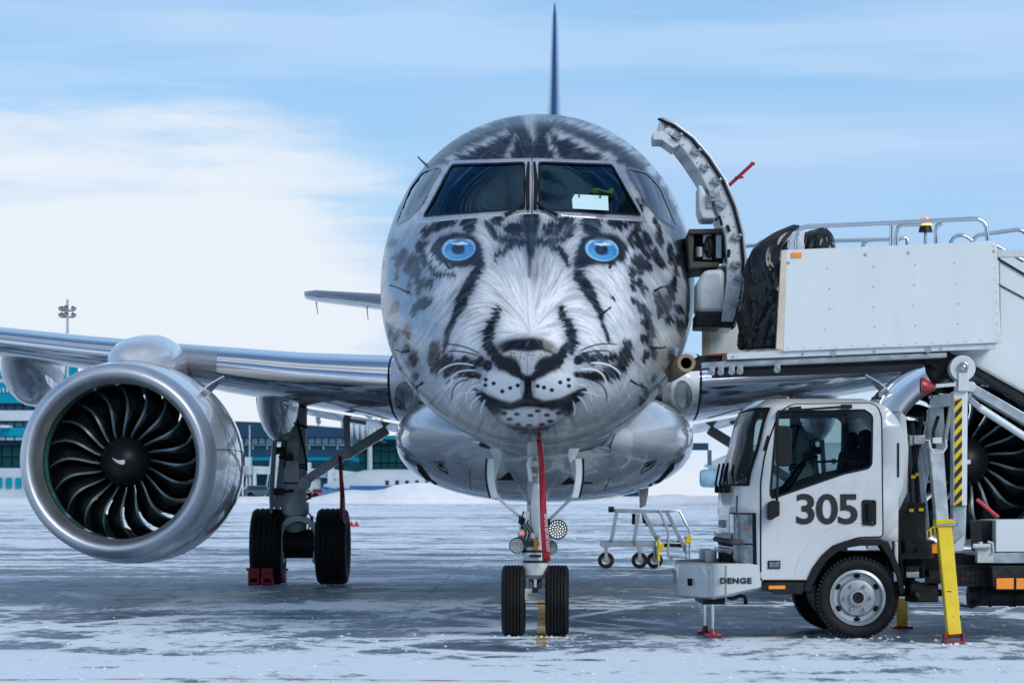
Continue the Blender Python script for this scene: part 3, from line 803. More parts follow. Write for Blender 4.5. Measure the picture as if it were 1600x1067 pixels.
for pts in (((320, 412), (380, 340), (492, 372)), ((383, 462), (380, 385), (502, 396)), ((457, 540), (450, 480), (522, 462)), ((475, 580), (485, 530), (537, 514)), ((527, 600), (528, 545), (570, 517)),
            ((410, 520), (440, 495), (530, 500)), ((1055, 360), (1160, 352), (1201, 418)), ((1010, 390), (1125, 375), (1132, 472)), ((998, 460), (1058, 475), (1060, 545)), ((983, 515), (1035, 540), (1035, 592)), ((948, 520), (990, 555), (975, 612)), ((990, 500), (1060, 495), (1105, 525))):
    img = lay(img, line_(curve_(*[Zd(*p) for p in pts]), [.7] + [1.2] * 9 + [.6], .7), (.80, .83, .86))
for P9 in ([(676, 392), (686, 376), (706, 366), (734, 366), (749, 382), (754, 412), (738, 414), (712, 414), (690, 408)], [(900, 414), (904, 392), (914, 372), (932, 365), (960, 368), (977, 384), (974, 402), (956, 411), (930, 411)]):
    img = lay(img, poly_(P9, 3), (.008, .012, .02), .95)
for ex, ey, rt in ((716.6, 389, -.12), (940.5, 390, .16)):
    img = lay(img, el_(ex, ey, 28, 20, rt, .07), (.01, .02, .035))
    img = lay(img, el_(ex, ey, 26, 18, rt, .05), (.34, .64, .88))
    img = lay(img, el_(ex + 1, ey + 1, 23, 15, rt, .10), (.03, .20, .52))
    img = lay(img, el_(ex - 2, ey + 6, 17, 8, rt, .45), (.12, .42, .76), .85)
    for k in range(26):
        a_ = 2 * PI * k / 26 + random.uniform(-.1, .1)
        img = lay(img, line_([(ex + 11 * math.cos(a_), ey + 7 * math.sin(a_)), (ex + 21 * math.cos(a_), ey + 14 * math.sin(a_))], [.4, .9], .8), (.12, .42, .76), .5)
    img = lay(img, el_(ex - 1, ey, 10.5, 8.5, rt, .22), (.006, .01, .02))
    img = lay(img, el_(ex + 3, ey + 4, 8, 4, .3, .6), (.01, .03, .08), .7)
    img = lay(img, line_([(ex - 11, ey - 9), (ex - 1, ey - 7.5), (ex + 5, ey - 9), (ex + 14, ey - 8)], [.8, 1.6, 2.4, .8], .9), (.88, .92, .95))
    img = lay(img, el_(ex, ey, 28, 20, rt, .05) * (VV < ey - 14.0), (.01, .015, .03), .8)
img = lay(img, line_([(744, 611), (760, 621), (780, 631), (800, 635), (825, 624), (850, 632), (876, 628), (898, 617), (914, 607)], [1, 5, 7, 6, 6, 6, 6, 5, 1], 3.0), INK, .94)
img = lay(img, line_([(752, 612), (770, 632), (788, 648)], [2, 4, 2], 3), INK, .9); img = lay(img, line_([(906, 610), (890, 630), (872, 648)], [2, 4, 2], 3), INK, .9)
img = lay(img, line_([(772, 545), (782, 565), (802, 582), (822, 590)], [4, 6, 6, 4], 2.5), INK, .95); img = lay(img, line_([(880, 547), (868, 566), (848, 582), (828, 590)], [4, 6, 6, 4], 2.5), INK, .95)
img = lay(img, line_([(790, 546), (806, 541), (824, 544), (842, 541), (858, 546)], [2, 4, 3, 4, 2], 3), INK, .9)
# radome seam, lightning strips, hatch outline
img = lay(img, line_([(824, 450), (825, 520)], .35, .7), (.2, .22, .25), .6)
img = lay(img, line_([Zd(480, 80), Zd(592, 195)], .35, .7), (.15, .16, .18), .5); img = lay(img, line_([Zd(1040, 65), Zd(922, 190)], .35, .7), (.15, .16, .18), .5)
th = np.linspace(0, 2 * PI, 60)
img = lay(img, line_([(829 + 196 * math.cos(a_), 520 + 178 * math.sin(a_)) for a_ in th], .35, .7), (.10, .11, .13), .55)
for pts in (((640, 450), (655, 520), (690, 610), (740, 680)), ((1020, 450), (1003, 520), (968, 610), (918, 680)), ((640, 360), (636, 420), (642, 470)), ((1030, 370), (1028, 430), (1020, 480)), ((760, 700), (829, 706), (900, 700)), ((700, 190), (830, 178), (960, 192)), ((1000, 560), (1022, 556), (1020, 596), (998, 600), (1000, 560)), ((655, 556), (676, 560), (680, 600), (660, 596), (655, 556))):
    img = lay(img, line_(pts, .4, .7), (.10, .11, .13), .5)
LIV = np.clip(img, 0.004, .88)

def flank_paint(x, y, z):
    """rosettes and fur over the rest of the barrel, in the surface's own coordinates"""
    a = np.arctan2(z - 3.3, x) * 1.6
    sp = np.zeros(len(x))
    r_ = np.random.default_rng(21)
    for k in range(520):
        cy, ca = r_.uniform(-.5, 9), r_.uniform(-PI, PI) * 1.6
        ra, rb = r_.uniform(.05, .12), r_.uniform(.05, .10)
        d = np.hypot((y - cy) / ra, (a - ca) / rb)
        sp = np.maximum(sp, (1 - sstep(.75, 1.15, d)) * (r_.random() * .4 + .6))
    return sp

def build_fuselage():
    NA = 760
    s1 = np.linspace(.0, math.sqrt(6.4), 400)
    yst = np.concatenate([NOSE + s1 ** 2, NOSE + np.linspace(6.6, 33.2, 60)])
    yst[0] = NOSE + 1e-5
    an = np.arange(NA) * 2 * PI / NA - PI / 2
    Y, A = np.meshgrid(yst, an, indexing='ij')
    X, Z = fus(Y, A)
    V = np.stack([X, Y, Z], -1).reshape(-1, 3)
    ns = len(yst)
    i, k = np.meshgrid(np.arange(ns - 1), np.arange(NA), indexing='ij')
    k2 = (k + 1) % NA
    Fq = np.stack([i * NA + k, (i + 1) * NA + k, (i + 1) * NA + k2, i * NA + k2], -1).reshape(-1, 4)
    c, s = math.cos(AIR.a), math.sin(AIR.a)
    def pix(P):
        wx = c * P[:, 0] - s * P[:, 1] + AIR.ox; wy = s * P[:, 0] + c * P[:, 1] + AIR.oy
        return CX + F * wx / wy, HY - F * (P[:, 2] - CH) / wy
    ctr = V[Fq].mean(1)
    cu, cv = pix(ctr)
    kill = np.zeros(len(Fq), bool)
    for poly in HOLES:
        kill |= in_poly(cu, cv, poly) & (ctr[:, 1] < 3.2) & (ctr[:, 2] > 3.2)
    Fq = Fq[~kill]
    me = bpy.data.meshes.new('fuselage')
    me.vertices.add(len(V)); me.vertices.foreach_set('co', V.ravel())
    me.loops.add(Fq.size); me.loops.foreach_set('vertex_index', Fq.ravel().astype(np.int32))
    me.polygons.add(len(Fq)); me.polygons.foreach_set('loop_start', np.arange(0, Fq.size, 4, dtype=np.int32))
    me.polygons.foreach_set('use_smooth', np.ones(len(Fq), bool))
    me.update(calc_edges=True)
    u, v = pix(V)
    # beyond the frontal zone the paint goes on as flank pattern
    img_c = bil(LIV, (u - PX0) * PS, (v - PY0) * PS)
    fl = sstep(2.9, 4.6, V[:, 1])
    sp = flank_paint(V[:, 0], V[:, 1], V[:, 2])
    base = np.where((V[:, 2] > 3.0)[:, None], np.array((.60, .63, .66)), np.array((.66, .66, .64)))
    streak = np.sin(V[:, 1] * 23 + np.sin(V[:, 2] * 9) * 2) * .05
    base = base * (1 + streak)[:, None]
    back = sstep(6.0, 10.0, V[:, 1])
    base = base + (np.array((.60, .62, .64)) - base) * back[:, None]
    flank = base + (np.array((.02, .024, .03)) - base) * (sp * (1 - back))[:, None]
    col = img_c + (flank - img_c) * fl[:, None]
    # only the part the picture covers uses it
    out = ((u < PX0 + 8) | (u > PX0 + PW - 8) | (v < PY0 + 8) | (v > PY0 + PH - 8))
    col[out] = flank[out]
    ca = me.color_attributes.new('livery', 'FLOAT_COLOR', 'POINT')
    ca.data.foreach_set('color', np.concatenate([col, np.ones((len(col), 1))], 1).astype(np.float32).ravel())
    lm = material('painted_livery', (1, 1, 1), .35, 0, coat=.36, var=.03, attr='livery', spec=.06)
    t = lm.node_tree; out_ = t.nodes['Material Output']; b_ = t.nodes['Principled BSDF']
    gq = t.nodes.new('ShaderNodeNewGeometry'); dd = t.nodes.new('ShaderNodeBsdfDiffuse'); dd.inputs[0].default_value = (.008, .012, .018, 1)
    mq = t.nodes.new('ShaderNodeMixShader'); t.links.new(gq.outputs['Backfacing'], mq.inputs[0]); t.links.new(b_.outputs[0], mq.inputs[1]); t.links.new(dd.outputs[0], mq.inputs[2]); t.links.new(mq.outputs[0], out_.inputs[0])
    me.materials.append(lm)      # inside of the shell: dark cabin lining
    return me
# coarse copy of the surface to lay glass, frames and fittings on
cm = MB()
_y = np.concatenate([NOSE + np.linspace(.001, math.sqrt(7), 110) ** 2, NOSE + np.linspace(7.3, 33, 24)])
_a = np.arange(200) * 2 * PI / 200
_rows = []
for y_ in _y:
    x_, z_ = fus(np.full(200, y_), _a); _rows.append([(float(p), float(y_), float(q)) for p, q in zip(x_, z_)])
cm.grid(_rows, closeu=True)
FBVH = bvh_of(cm)

WS_L = [(706.4, 258), (820, 254.5), (820, 327.5), (662, 339)]
WS_R = [(841.7, 254), (956, 258), (1001, 338), (841.7, 328.7)]
WF_L = [(704, 251.5), (830.2, 247.5), (830.2, 334), (651, 348.5)]
WF_R = [(831.6, 247.5), (962, 252.5), (1011, 347.5), (831.6, 334)]
SW_L = [(690, 262), (661, 268), (641, 294), (618, 352), (638, 341), (656, 322)]
SW_R = [(978, 264), (1010, 270.5), (1031, 293), (1058, 356), (1031, 343), (1011, 319)]
def grow(poly, d):
    cx = sum(p[0] for p in poly) / len(poly); cy = sum(p[1] for p in poly) / len(poly)
    q = []
    for i in range(len(poly)):
        a = Vector(poly[i - 1]); p = Vector(poly[i]); b = Vector(poly[(i + 1) % len(poly)])
        n1 = (p - a); n1 = Vector((n1.y, -n1.x)).normalized(); n2 = (b - p); n2 = Vector((n2.y, -n2.x)).normalized()
        if n1.dot(p - Vector((cx, cy))) < 0 and n2.dot(p - Vector((cx, cy))) < 0: n1, n2 = -n1, -n2
        m_ = (n1 + n2); m_ = m_ / max(m_.length_squared, .3) * 2 * .5
        m_ = (n1 + n2).normalized() * (1 / max(.45, (n1 + n2).length / 2))
        v = p + m_ * d; q.append((v.x, v.y))
    return q
HOLES = [grow(WS_L, 2.2), grow(WS_R, 2.2), grow(round_poly(SW_L, 8), 1.0), grow(round_poly(SW_R, 8), 1.0)]
fus_o = put('fuselage', build_fuselage(), air)
for pl, fr in ((WS_L, WF_L), (WS_R, WF_R)):
    g_ = patch(MB(), AIR, FBVH, round_poly(grow(pl, 3), 5), off=-.010, step=7, fit=True)
    pane = part('windscreen_pane', g_, M['cockglass'], fus_o)
    g_ = patch(MB(), AIR, FBVH, fr, round_poly(pl, 5), off=.003, step=4)
    fo = part('windscreen_frame', g_, material('bare_metal_frame', (.72, .76, .80), .34, .8, var=.12, scale=30, dirt=.15) if 'wframe' not in M else M['wframe'], fus_o)
    M['wframe'] = fo.data.materials[0]
    sm_ = fo.modifiers.new('thick', 'SOLIDIFY'); sm_.thickness = .006; sm_.offset = -1
    g_ = patch(MB(), AIR, FBVH, round_poly(grow(pl, .6), 5), round_poly(grow(pl, -2.0), 5), off=.0085, step=4)
    part('windscreen_seal', g_, M['gasket'], fus_o)
    # screws along the frame
    sc_ = MB()
    mid = [((a[0] * .5 + b[0] * .5), (a[1] * .5 + b[1] * .5)) for a, b in zip(pl, fr)]
    for p in resample(mid, 6.5):
        q = on_surf(AIR, FBVH, p[0], p[1], .004)
        if q is not None: sc_.cyl(q, q + Vector((0, -.004, .002)), .005, .005, 6)
    part('screw_row', sc_, M['steel'], fus_o, kind='stuff')
for pl in (SW_L, SW_R):
    rp = round_poly(pl, 8)
    part('side_window_pane', patch(MB(), AIR, FBVH, grow(rp, 2), off=-.010, step=7, fit=True), M['sideglass'], fus_o)
    part('side_window_seal', patch(MB(), AIR, FBVH, grow(rp, 2.2), grow(rp, -.8), off=.004, step=4), M['steel'], fus_o)
# light trim strips inside the windscreen
for pts in (((714, 267), (797, 260)), ((680, 331), (787, 324)), ((864, 261), (950, 266)), ((872, 323), (982, 330))):
    g_ = MB()
    g_.tube([on_surf(AIR, FBVH, pts[0][0] + (pts[1][0] - pts[0][0]) * k / 5, pts[0][1] + (pts[1][1] - pts[0][1]) * k / 5, -.03) for k in range(6)], .0045, 5)
    part('heater_strip', g_, M['gearwhite'], fus_o)
# wipers: blade, arm and pivot
for sg, pts, bl in ((-1, ((786, 343), (800, 336), (818, 323)), ((826, 258), (824, 290), (825, 330))), (1, ((874, 344), (856, 334), (838, 321)), ((835, 258), (838, 290), (836, 330)))):
    g_ = MB(); g_.tube([on_surf(AIR, FBVH, *p, .03) for p in pts], [.020, .017, .014], 8)
    wp = part('wiper', g_, M['black'], fus_o)
    g_ = MB(); g_.tube([on_surf(AIR, FBVH, *p, .025) for p in bl], [.012, .020, .016], 6); part('wiper_blade', g_, M['gasket'], wp)
    p0 = on_surf(AIR, FBVH, *pts[0], .0); g_ = MB(); g_.cyl(p0, p0 + Vector((0, -.05, .03)), .022, .018, 12); part('wiper_pivot', g_, M['steel'], wp)
M['chassis_dark'] = material('dark_probe_metal', (.06, .06, .065), .4, .7, var=.2)
# air data probes and vanes
def probe(px, py, dx, dy, blade=True):
    while on_surf(AIR, FBVH, px, py) is None: px += 1 if px < 830 else -1
    p = on_surf(AIR, FBVH, px, py); nr = (on_surf(AIR, FBVH, px, py, .1) - p).normalized()
    g_ = MB(); g_.cyl(p, p + nr * .075, .012, .008, 8)
    tip = on_surf(AIR, FBVH, px + dx, py + dy, .075)
    if tip is None: tip = p + nr * .09 + Vector((dx, 0, -dy)) * .0025
    g_.tube([p + nr * .07, tip, tip + Vector((0, -.05, 0))], [.008, .007, .003], 8)
    part('air_probe', g_, M['chassis_dark'], fus_o)
for a in ((637, 456, -15, -6), (1022, 455, 16, -4), (661, 598, -11, 5), (985, 594, 14, 5), (640, 548, -8, -4), (1019, 543, 8, -2), (644, 258, -4, -6), (702, 419, -6, -4), (952, 419, 6, -4), (722, 474, 6, -4), (940, 491, 5, -4)):
    probe(*a)
# cockpit interior: bulkhead, glareshield, seats, overhead panel
ck = MB()
x_, z_ = fus(np.full(60, 2.9), np.arange(60) * 2 * PI / 60)
ck.add([(float(a) * .95, 2.9, float(b)) for a, b in zip(x_, z_)], [tuple(range(60))])
x_, z_ = fus(np.full(60, -.9), np.arange(60) * 2 * PI / 60)
ck.add([(float(a) * .95, -.9, float(b)) for a, b in zip(x_, z_)], [tuple(range(60))])
ck.grid([[(x * w_, y, zz) for x in (-1, -.5, 0, .5, 1)] for y, w_, zz in ((-.1, .40, 3.30), (.2, .62, 3.38), (.6, .80, 3.40), (.62, .80, 3.2))])
ck.box((0, 1.5, 2.75), (2.2, 3.0, .04))
ck.box((0, 1.55, 4.22), (.55, .5, .10))
ckp = part('cockpit_interior', ck, M['cockpit'], fus_o)
for sx_ in (-.52, .52):
    g_ = MB(); g_.box((sx_, 1.6, 3.2), (.48, .16, .8), Matrix.Rotation(R(-10), 3, 'X')); g_.box((sx_, 1.72, 3.72), (.28, .12, .2))
    part('pilot_seat', g_, material('blue_grey_seat_cloth', (.02, .04, .07), .8, 0, var=.3, scale=12), fus_o, bevel=.04)
# paper and hi-vis behind the right windscreen
# (both lie on the glareshield: things of their own)
q0 = [AIR.at(px, py, yy) for px, py, yy in ((893, 304, .42), (950, 307, .42), (951, 329, .20), (895, 326, .20))]
pp = MB(); pp.prism([tuple(q) for q in q0], (0, .004, .004))
pap = part('clipboard_paper', pp, material('pale_blue_paper', (.62, .84, .84), .7, var=.05), None)
pap.location = (AIR.ox, AIR.oy, 0); pap.rotation_euler = (0, 0, AIR.a)
g_ = MB()
for px_ in (905, 938): p_ = AIR.at(px_, 305, .405); g_.bar(p_, p_ + Vector((0, -.03, -.025)), .012, .01)
part('bulldog_clip', g_, M['black'], pap)
tag(pap, 'pale blue sheet of paper propped inside the right windscreen', 'paper')
gv = MB(); gv.grid([[tuple(AIR.at(px_, py_ + dy_, .46 + .04 * k_)) for px_ in (922, 934, 946, 958)] for k_, (py_, dy_) in enumerate(((296, 0), (300, 2), (305, 0), (309, 1)))])
for i_, v_ in enumerate(gv.v): gv.v[i_] = (v_[0], v_[1] + .03 * math.sin(i_ * 1.7), v_[2] + .02 * math.sin(i_ * 2.3))
gvo = part('safety_vest', gv, material('hi_vis_green_cloth', (.03, .13, .02), .8, var=.2), None); gvo.location = pap.location; gvo.rotation_euler = pap.rotation_euler
q = gvo.modifiers.new('thick', 'SOLIDIFY'); q.thickness = .01
tag(gvo, 'crumpled green hi-vis cloth lying behind the paper in the right windscreen', 'safety vest')


# ---- wing
def naca(n=26, t=.12, camber=.02):
    """closed section, from the trailing edge over the top to the leading edge and back below; (chordwise 0..1, height)"""
    xs = [(1 - math.cos(PI * k / n)) / 2 for k in range(n + 1)]
    yt = [5 * t * (.2969 * math.sqrt(x) - .126 * x - .3516 * x * x + .2843 * x**3 - .1015 * x**4) for x in xs]
    yc = [camber * (4 * x * (1 - x)) * .6 for x in xs]
    up = [(x, c + h) for x, h, c in zip(xs, yt, yc)]; lo = [(x, c - h) for x, h, c in zip(xs, yt, yc)]
    return up[::-1] + lo[1:-1]
WS = [  # span x, LE y, chord, LE z, thickness ratio, incidence deg
    (1.40, 9.20, 6.30, 2.56, .128, 3.2), (1.9, 9.42, 6.0, 2.60, .128, 3.0), (3.0, 9.98, 5.3, 2.70, .122, 2.4), (4.64, 10.80, 4.5, 2.90, .115, 1.8), (6.0, 11.48, 3.95, 3.07, .11, 1.2),
    (8.5, 12.72, 3.3, 3.40, .108, .6), (12, 14.45, 2.5, 3.88, .105, 0), (15.6, 16.25, 1.7, 4.40, .10, -.5), (16.4, 16.75, 1.1, 4.62, .09, -.5), (16.8, 17.3, .5, 5.0, .08, -.5)]
def wing_at(x):
    for a, b in zip(WS, WS[1:]):
        if a[0] <= x <= b[0]:
            t = (x - a[0]) / (b[0] - a[0]); return [a[i] + (b[i] - a[i]) * t for i in range(6)]
    return list(WS[0] if x < WS[0][0] else WS[-1])
def wing_pt(x, u, h):
    """point of the wing at span x, chord fraction u, height h (in chords)"""
    _, ly, c, lz, t, inc = wing_at(abs(x))
    i = R(inc)
    return (x, ly + c * (u * math.cos(i) + h * math.sin(i)), lz + c * (h * math.cos(i) - u * math.sin(i)))
def wing_section(x, lo=0, hi=1, grow_=0):
    t = wing_at(abs(x))[4]
    pr = naca(30, t)
    return [wing_pt(x, u, h) for u, h in pr]
spans = [1.40, 1.66, 1.9, 2.4, 3.0, 3.8, 4.64, 5.3, 6.0, 7.2, 8.5, 10, 12, 14, 15.6, 16.4, 16.8]
for sg in (-1, 1):
    wm = MB()
    rows = [wing_section(sg * x) for x in spans]
    n_ = len(rows[0])
    wm.grid(rows, closeu=True); wm.add(rows[-1], [tuple(range(n_))])
    wo = part('wing', wm, M['wing'], air)
    # polished leading edge, in lengths with gaps between them
    for a, b in ((1.84, 4.05), (5.2, 8.3), (8.33, 11.6), (11.63, 15.4)) if sg < 0 else ((1.84, 4.05), (5.2, 8.3), (8.33, 11.6)):
        le = MB(); rr = []
        for k in range(9):
            x = a + (b - a) * k / 8
            t = wing_at(x)[4]; pr = [p for p in naca(46, t) if p[0] < (.105 if p[1] > 0 else .055)]
            rr.append([tuple(Vector(wing_pt(sg * x, u, h)) + Vector((0, -.006 if u < .05 else 0, .006 if h > 0 else -.006))) for u, h in pr])
        le.grid(rr)
        part('leading_edge', le, M['alu'], wo, sharp=60)
    # flap line and flap track fairings
    fl = MB()
    fl.grid([[tuple(Vector(wing_pt(sg * x, u, -.035)) + Vector((0, 0, -.012 - .03 * (u - .72)))) for u in (.70, .8, .9, 1.0)] for x in (1.95, 2.6, 3.2, 3.9)])
    part('flap', fl, M['wing'], wo)
    for x, wd, dp, ln in ((3.62, .27, .60, 3.2), (7.15, .40, .62, 3.0), (10.2, .26, .5, 2.4)):
        _, ly, c, lz, t, inc = wing_at(x)
        ff = MB(); rr = []
        for k in range(17):
            u = k / 16; rr_ = math.sin(PI * min(1, u * 1.0)) ** .62
            yy = ly + c * .38 + ln * u
            zc_ = wing_pt(x, .38 + ln * u / c, 0)[2] - .05 - .10 * u
            rr.append([(sg * x + wd * rr_ * math.cos(a), yy, zc_ + (dp * rr_ * math.sin(a) if math.sin(a) < 0 else .16 * rr_ * math.sin(a))) for a in [2 * PI * q / 28 for q in range(28)]])
        ff.grid(rr, closeu=True)
        part('flap_track_fairing', ff, M['silver'], wo)
# static dischargers and a small light on the wing top
# ---- belly fairing
bf = MB(); rows = []
for y, hw, zb, zt in ((5.6, .75, 1.66, 2.0), (6.0, 1.05, 1.56, 2.15), (6.5, 1.33, 1.44, 2.3), (7.2, 1.56, 1.32, 2.42), (8.2, 1.70, 1.21, 2.5), (9.5, 1.77, 1.145, 2.55), (11, 1.79, 1.13, 2.6), (15, 1.76, 1.14, 2.6), (17.5, 1.5, 1.3, 2.5), (19.5, 1.1, 1.62, 2.3)):
    zc_ = zb + (zt - zb) * .52
    r_ = []
    for k in range(72):
        a = 2 * PI * k / 72; ca, sa = math.cos(a), math.sin(a); e = 2 / 2.25
        r_.append((hw * math.copysign(abs(ca) ** e, ca), y, zc_ + (zt - zc_ if sa > 0 else zc_ - zb) * math.copysign(abs(sa) ** e, sa)))
    rows.append(r_)
# refine lengthwise for a smooth bowl
fy = [r[0][1] for r in rows]
P_ = [pchip(fy, [r[k][0] for r in rows]) for k in range(72)]; Q_ = [pchip(fy, [r[k][2] for r in rows]) for k in range(72)]
yy_ = np.concatenate([np.linspace(5.6, 9.5, 30), np.linspace(9.9, 19.5, 16)])
bf.grid([[(float(P_[k](y)), float(y), float(Q_[k](y))) for k in range(72)] for y in yy_], closeu=True)
BB = bvh_of(bf)
bel = part('belly_fairing', bf, M['silver'], air)
Zb = lambda *p: [Zd(*q) for q in p]
for nm, poly in (('air_outlet', Zb((218, 842), (240, 852), (290, 920), (352, 962), (340, 974), (275, 935), (228, 880))), ('air_outlet', Zb((1458, 835), (1440, 845), (1380, 920), (1308, 962), (1320, 974), (1390, 930), (1452, 870))),
                 ('air_inlet', Zb((320, 838), (340, 842), (352, 870), (330, 856))), ('air_inlet', Zb((1318, 866), (1325, 845), (1360, 832), (1338, 850))),
                 ('air_inlet', Zb((604, 920), (625, 912), (655, 885), (684, 888), (706, 922))), ('air_inlet', Zb((912, 944), (952, 906), (976, 928), (1062, 934), (1064, 938), (960, 938)))):
    part(nm, patch(MB(), AIR, BB, poly, off=.005, step=5), M['dark'], bel)
for poly, inner in ((Zb((300, 832), (345, 830), (372, 895), (330, 872)), Zb((304, 835), (342, 833), (366, 886), (332, 868))), (Zb((1292, 894), (1318, 838), (1372, 824), (1345, 866)), Zb((1298, 889), (1321, 841), (1366, 828), (1341, 862)))):
    part('inlet_outline', patch(MB(), AIR, BB, poly, inner, off=.004, step=4), M['gasket'], bel)
def seam(pts, bvh, parent, r=.004, mat='gasket', name='panel_seam'):
    g_ = MB(); q = []
    for a, b in zip(pts, pts[1:]):
        for k in range(8):
            p = on_surf(AIR, bvh, a[0] + (b[0] - a[0]) * k / 8, a[1] + (b[1] - a[1]) * k / 8, .001)
            if p is not None: q.append(p)
    if len(q) > 2:
        g_.tube(q, r, 4); part(name, g_, M[mat], parent)
seam(Zb((1150, 905), (1115, 985)), BB, bel); seam(Zb((470, 870), (480, 985)), BB, bel); pass
seam(Zb((1185, 850), (1230, 930), (1275, 975)), BB, bel, .012, 'gearwhite', 'fluid_streak')
# round antenna fairing on the belly
part('antenna_disc', patch(MB(), AIR, BB, ell(970, 694, 16, 24, 24, .35), off=.02, step=4), M['gearwhite'], bel)
# ---- wing root leading edge with its landing light
for sg in (-1, 1):
    wr = MB(); rows = []
    for x, dy, sc in ((1.05, .28, 1.0), (1.3, -.02, 1.10), (1.5, -.16, 1.14), (1.7, -.16, 1.12), (1.84, -.03, 1.05)):
        t = wing_at(1.84)[4]
        r_ = []
        for u, h in naca(30, t):
            if u > .32: continue
            p = wing_pt(1.86, u, h * sc); r_.append((sg * x, p[1] + dy, p[2]))
        rows.append(r_)
    wr.grid(rows)
    WB = bvh_of(wr)
    wro = part('wing_root_fairing', wr, M['white'], air, sharp=80)
    cx, cy = (631, 616) if sg < 0 else (1067, 614)
    part('landing_light_bezel', patch(MB(), AIR, WB, ell(cx, cy, 19, 30, 30, .1 * -sg), ell(cx, cy + 2, 14, 22, 30, .1 * -sg), off=.010, step=4), M['gearwhite'], wro)
    part('landing_light_lens', patch(MB(), AIR, WB, ell(cx, cy + 2, 14.5, 22.5, 30, .1 * -sg), off=.006, step=4), material('smoky_light_lens', (.22, .27, .26), .06, .35, coat=1.0, var=.35, scale=5) if 'lens' not in M else M['lens'], wro)
    M['lens'] = bpy.data.materials['smoky_light_lens']
    g_ = MB(); g_.tube([(sg * 1.862, p[1] - .012, p[2]) for p in wing_section(1.862)[19:43]], .013, 6)
    part('root_seal', g_, M['gasket'], wro)

# ---- engines
EX, EY, EZ = 4.73, 6.8, 1.60
ENG_O = []
nac = MB(); nac.lathe([(1.092, .33), (1.13, .62), (1.155, 1.05), (1.17, 1.6), (1.165, 2.2), (1.12, 2.9), (1.03, 3.5), (.93, 3.95), (.90, 3.9), (.85, 3.2)], n=96)
lipm = MB(); lp = []
for k in range(23):
    a = -PI * .5 + PI * k / 22      # from inner throat round the highlight to the outside
    lp.append((.982 + .110 * math.sin(a), .33 - .33 * math.cos(a)))
lipm.lathe([(.874, .46)] + lp + [(1.094, .335)], n=96)
inn = MB(); inn.lathe([(.874, .455), (.878, .60), (.886, .80), (.89, 1.6), (.87, 2.4), (.855, 3.25)], n=96)
rim = MB(); rim.lathe([(.873, .52), (.872, .60), (.872, .76), (.884, .765)], n=96)
backd = MB(); backd.lathe([(.47, 1.18), (.28, 1.16)], n=64)
core = MB(); core.lathe([(.46, 1.18), (.50, 1.5), (.57, 2.2), (.60, 3.0), (.56, 3.9), (.42, 4.6), (.15, 5.2), (.02, 5.4)], n=48)
spn = MB(); spn.lathe([(.001, .50), (.05, .505), (.11, .53), (.17, .57), (.22, .63), (.262, .71), (.285, .80), (.30, .92), (.30, 1.2)], n=48)
bl = MB()
NB = 9; NCH = 7
def blade_pts(side):
    rows = []
    for i in range(NB):
        f = i / (NB - 1); r = .285 + (.868 - .285) * f
        ch = .225 + .055 * math.sin(PI * min(1, f * .9 + .1))
        st = R(22 + 40 * f ** .9)
        th0 = .34 * math.sin(PI * f * .9) * .55 - .10 * f           # the S of a swept blade
        ysw = .02 - .06 * math.sin(PI * f)
        row = []
        for j in range(NCH):
            uj = (0, .10, .24, .42, .62, .82, 1)[j]; c = uj - .5
            cam_ = (.25 - c * c) * .10 * (1 - .5 * f)
            tk = .5 * .022 * (1 - .6 * f) * max(.12, math.sin(PI * uj)) * side
            ax_ = c * ch * math.cos(st) - cam_ * math.sin(st) + tk * math.sin(st)
            ta = c * ch * math.sin(st) + cam_ * math.cos(st) - tk * math.cos(st)
            a = th0 + ta / r
            row.append((r * math.sin(a), .86 + ysw + ax_, r * math.cos(a)))
        rows.append(row)
    return rows
fr_, bk_ = blade_pts(1), blade_pts(-1)
loop = [a + b[::-1] for a, b in zip(fr_, bk_)]
bl.grid(loop, closeu=True)
bl.m = [1 if (q % (2 * NCH)) in (0, 2 * NCH - 1, 2 * NCH - 2) else 0 for q in range(len(bl.f))]
bl.add(loop[-1], [tuple(range(len(loop[-1])))])
BLADE = bl.mesh('fan_blade', [M['fan'], M['bladeedge']], True, 50)
vn = MB(); vn.grid([[(-.012, 1.55, .46), (.02, 1.78, .46)], [(-.012, 1.55, .885), (.03, 1.78, .885)]])
VANE = vn.mesh('stator_vane', M['vane'])
strake = MB()
strake.prism([(0, .9, 1.13), (0, 1.05, 1.30), (0, 1.45, 1.44), (0, 1.62, 1.42), (0, 1.7, 1.16)], (.015, 0, 0))
comma = MB(); cpts = []
for k in range(14):
    t = k / 13; cpts.append((-.105 + .145 * t, .040 - .045 * t - .022 * math.sin(PI * t)))
def spin_y(x, z, off=.004):
    r = math.hypot(x, z)
    pr = [(.001, .50), (.05, .505), (.11, .53), (.17, .57), (.22, .63), (.262, .71), (.285, .80)]
    for a, b in zip(pr, pr[1:]):
        if r <= b[0]: return a[1] + (b[1] - a[1]) * (r - a[0]) / (b[0] - a[0]) - off
    return .8
rows = []
for k, (x, z) in enumerate(cpts):
    hw = .003 + .027 * (k / 13) ** .8 * (1 if k < 12 else .75)
    rows.append([(x, spin_y(x, z + q * hw, .006), z + q * hw) for q in (-1, -.5, 0, .5, 1)])
comma.grid(rows)
ME_ = {}
